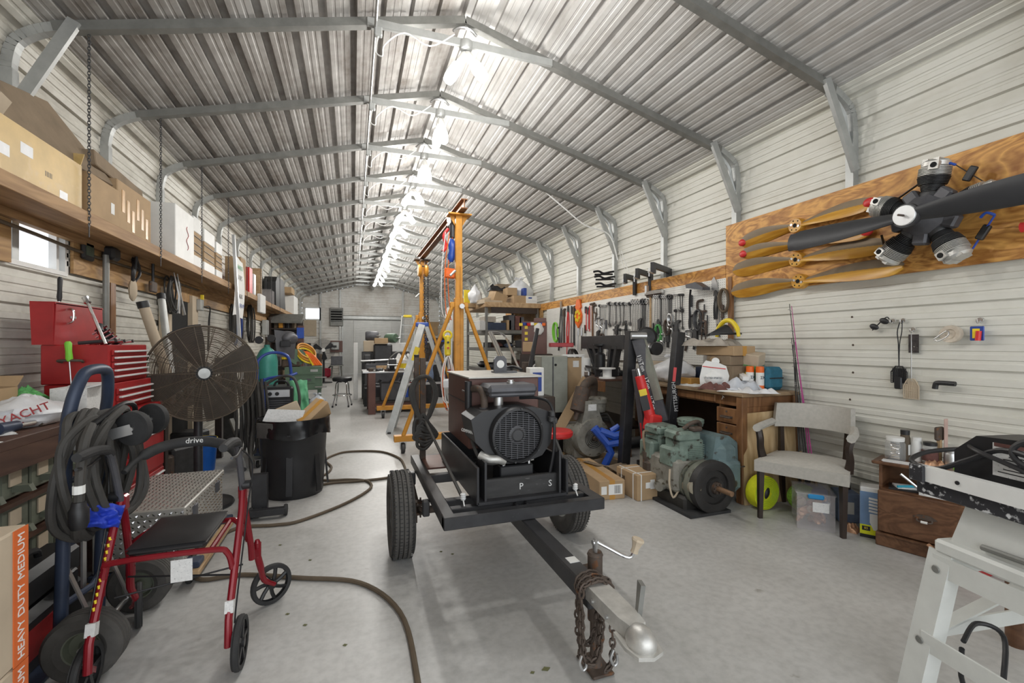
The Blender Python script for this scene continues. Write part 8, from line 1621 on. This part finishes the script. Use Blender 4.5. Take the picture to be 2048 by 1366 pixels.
for k in range(3): L(t).tor(p+V(-.12, .05, .22+.05*k), .20, .02, (.5, -.5, .6), 22, 6).out('coil', M['yellow' if k == 0 else 'orange'], t)
bag('trash_bag', 'clear bag of scraps under the green band saw', (-.70, gy-.05, 0), (.17, .18, .30), 'plastic_grey', 51); bag('trash_bag', 'blue and black bag left of the clear bag', (-1.02, gy, 0), (.18, .18, .32), 'blue_dark', 53)
# tool rack and shelving on the left beyond the saw
t = thing('tool_rack', 'dark tool rack with sloping top and bins beyond the band saw', 'rack', (-1.55, 12.6, 0)); L(t).box((-1.55, 12.6, 1.0), (.7, .06, 2.0)).box((-1.88, 12.3, 1.0), (.05, .5, 2.0)).out('back', M['dark_wood'], t)
for z in (.5, .95, 1.40, 1.72): L(t).box((-1.55, 12.4, z), (.72, .45, .03)).out('shelf', M['dark_wood'], t)
L(t).box((-1.55, 12.3, 1.98), (.75, .5, .04), (R(25), 0, 0)).out('sloping_top', M['galv'], t); L(t).box((-1.22, 12.25, .9), (.14, .12, 1.8)).out('post', M['brown_paint'], t)
for k in range(28):
    z = (.52, .97, 1.42, 1.74)[k % 4]; s = random.uniform(.06, .10); G().box((0, 0, s), (s*1.4, s, s*2), (0, 0, k), b=.01).out('rack_item', M[random.choice(['orange', 'white', 'iron', 'dark_steel', 'green_mach', 'gunmetal', 'yellow', 'card_dark'])], None, loc=(random.uniform(-1.82, -1.34), random.uniform(12.22, 12.48), z), label='small jar or part on the dark tool rack shelves', cat='part', group='small parts on the dark tool rack')
G().box((0, 0, 0), (.16, .03, .26)).out('blue_card', M['blue_tool'], None, loc=V(-1.22, 12.17, 1.62), label='blue card hung at the right edge of the tool rack', cat='card')
G().cyl((-.4, 0, 0), (.4, 0, 0), .14, n=14).out('black_drum', M['black'], None, loc=V(-1.5, 13.6, 1.24), label='black horizontal drum beyond the tool rack', cat='drum')
G().box((0, 0, .55), (.5, .8, 1.1), b=.01).out('dark_bench', M['dark_wood'], None, loc=(-1.6, 13.6, 0), label='dark bench beneath the black drum by the left wall', cat='bench')
for k in range(8):
    G().box((0, 0, .45), (.5, .6, .9+.1*(k % 3)), (0, 0, k*.1), b=.02).cyl((0, 0, .9), (.1, 0, 1.2), .05, n=8).out('stored_machine', M[['gunmetal', 'dark_steel', 'iron', 'card_dark'][k % 4]], None, loc=(-1.55, 14.6+.75*k, 0), label='stored machine along the far left wall, %s of eight' % ORD[k], cat='machine', group='machines along the far left wall')
for k in range(3): L_ = thing('pedestal_grinder', 'black pedestal grinder beside the green gas cylinder, %s of three' % ORD[k], 'grinder', (-1.62+.18*k, 7.2+.45*k, 0)); G().box((0, 0, .5), (.16, .16, 1.0), b=.01).out('pedestal', M['dark_steel'], L_); G().cyl((-.16, 0, 1.08), (.16, 0, 1.08), .09, n=14).out('motor', M['blackmetal'], L_)
t = thing('machine_bench', 'dark bench loaded with black parts behind the drum fan', 'bench', (-1.62, 5.4, 0)); L(t).box((-1.66, 5.35, .80), (.50, 2.0, .04)).out('top', M['dark_wood'], t)
for y in (4.5, 6.2): L(t).box((-1.5, y, .39), (.07, .07, .78)).out('leg', M['dark_wood'], t)
for k in range(22):
    s = random.uniform(.05, .10); G().box((0, 0, s), (s*1.6, s*1.3, s*2), (0, 0, k), b=.012).cyl((0, 0, s*1.5), (s, .02, s*2.6), .014, n=6).out('black_part', M[random.choice(['black', 'dark_steel', 'iron', 'blackmetal'])], None, loc=(random.uniform(-1.84, -1.48), 4.45+.085*k, .821), label='black machine part on the dark bench behind the drum fan', cat='machine part', group='black parts behind the drum fan')
for k in range(10):
    s = random.uniform(.12, .2); G().box((0, 0, s), (s*1.4, s*1.3, s*2), (0, 0, k), b=.02).out('floor_part', M[random.choice(['black', 'dark_steel', 'iron'])], None, loc=(random.uniform(-1.75, -1.55), 5.0+.14*k, 0), label='dark part stored on the floor under the bench behind the fan', cat='machine part', group='dark parts under the bench behind the fan')
t = thing('caster_cart', 'low cart wheel and fork on the floor past the blue bucket', 'wheel', (-1.42, 6.75, 0)); tyre_g(G(), (0, 0, .12), (1, .5, 0), .12, .05, .05, 24, False).out('tyre', M['rubber'], t); G().bar((0, 0, .12), (-.1, .1, .36), .05, .03).out('fork', M['galv'], t)
# dry leaves and crumbs on the floor
for k, (px, py) in enumerate(((1092, 1338), (1065, 1345), (882, 1103), (905, 1108), (1150, 1035), (560, 1090), (620, 1120), (610, 1250), (690, 1290), (575, 1228))):
    p = atZ(px, py, .003); G().prism([(-.5, 0), (-.1, .3), (.5, .05), (.1, -.28)], .04, (0, 0, 0), (1, 0, 0), (0, 1, .2)).out('dry_leaf', M['leaf'], None, loc=p, label='small dry leaf lying on the concrete floor', cat='leaf', group='dry leaves on the floor').scale = (.022, .022, .03) if k else (.04, .035, .05)
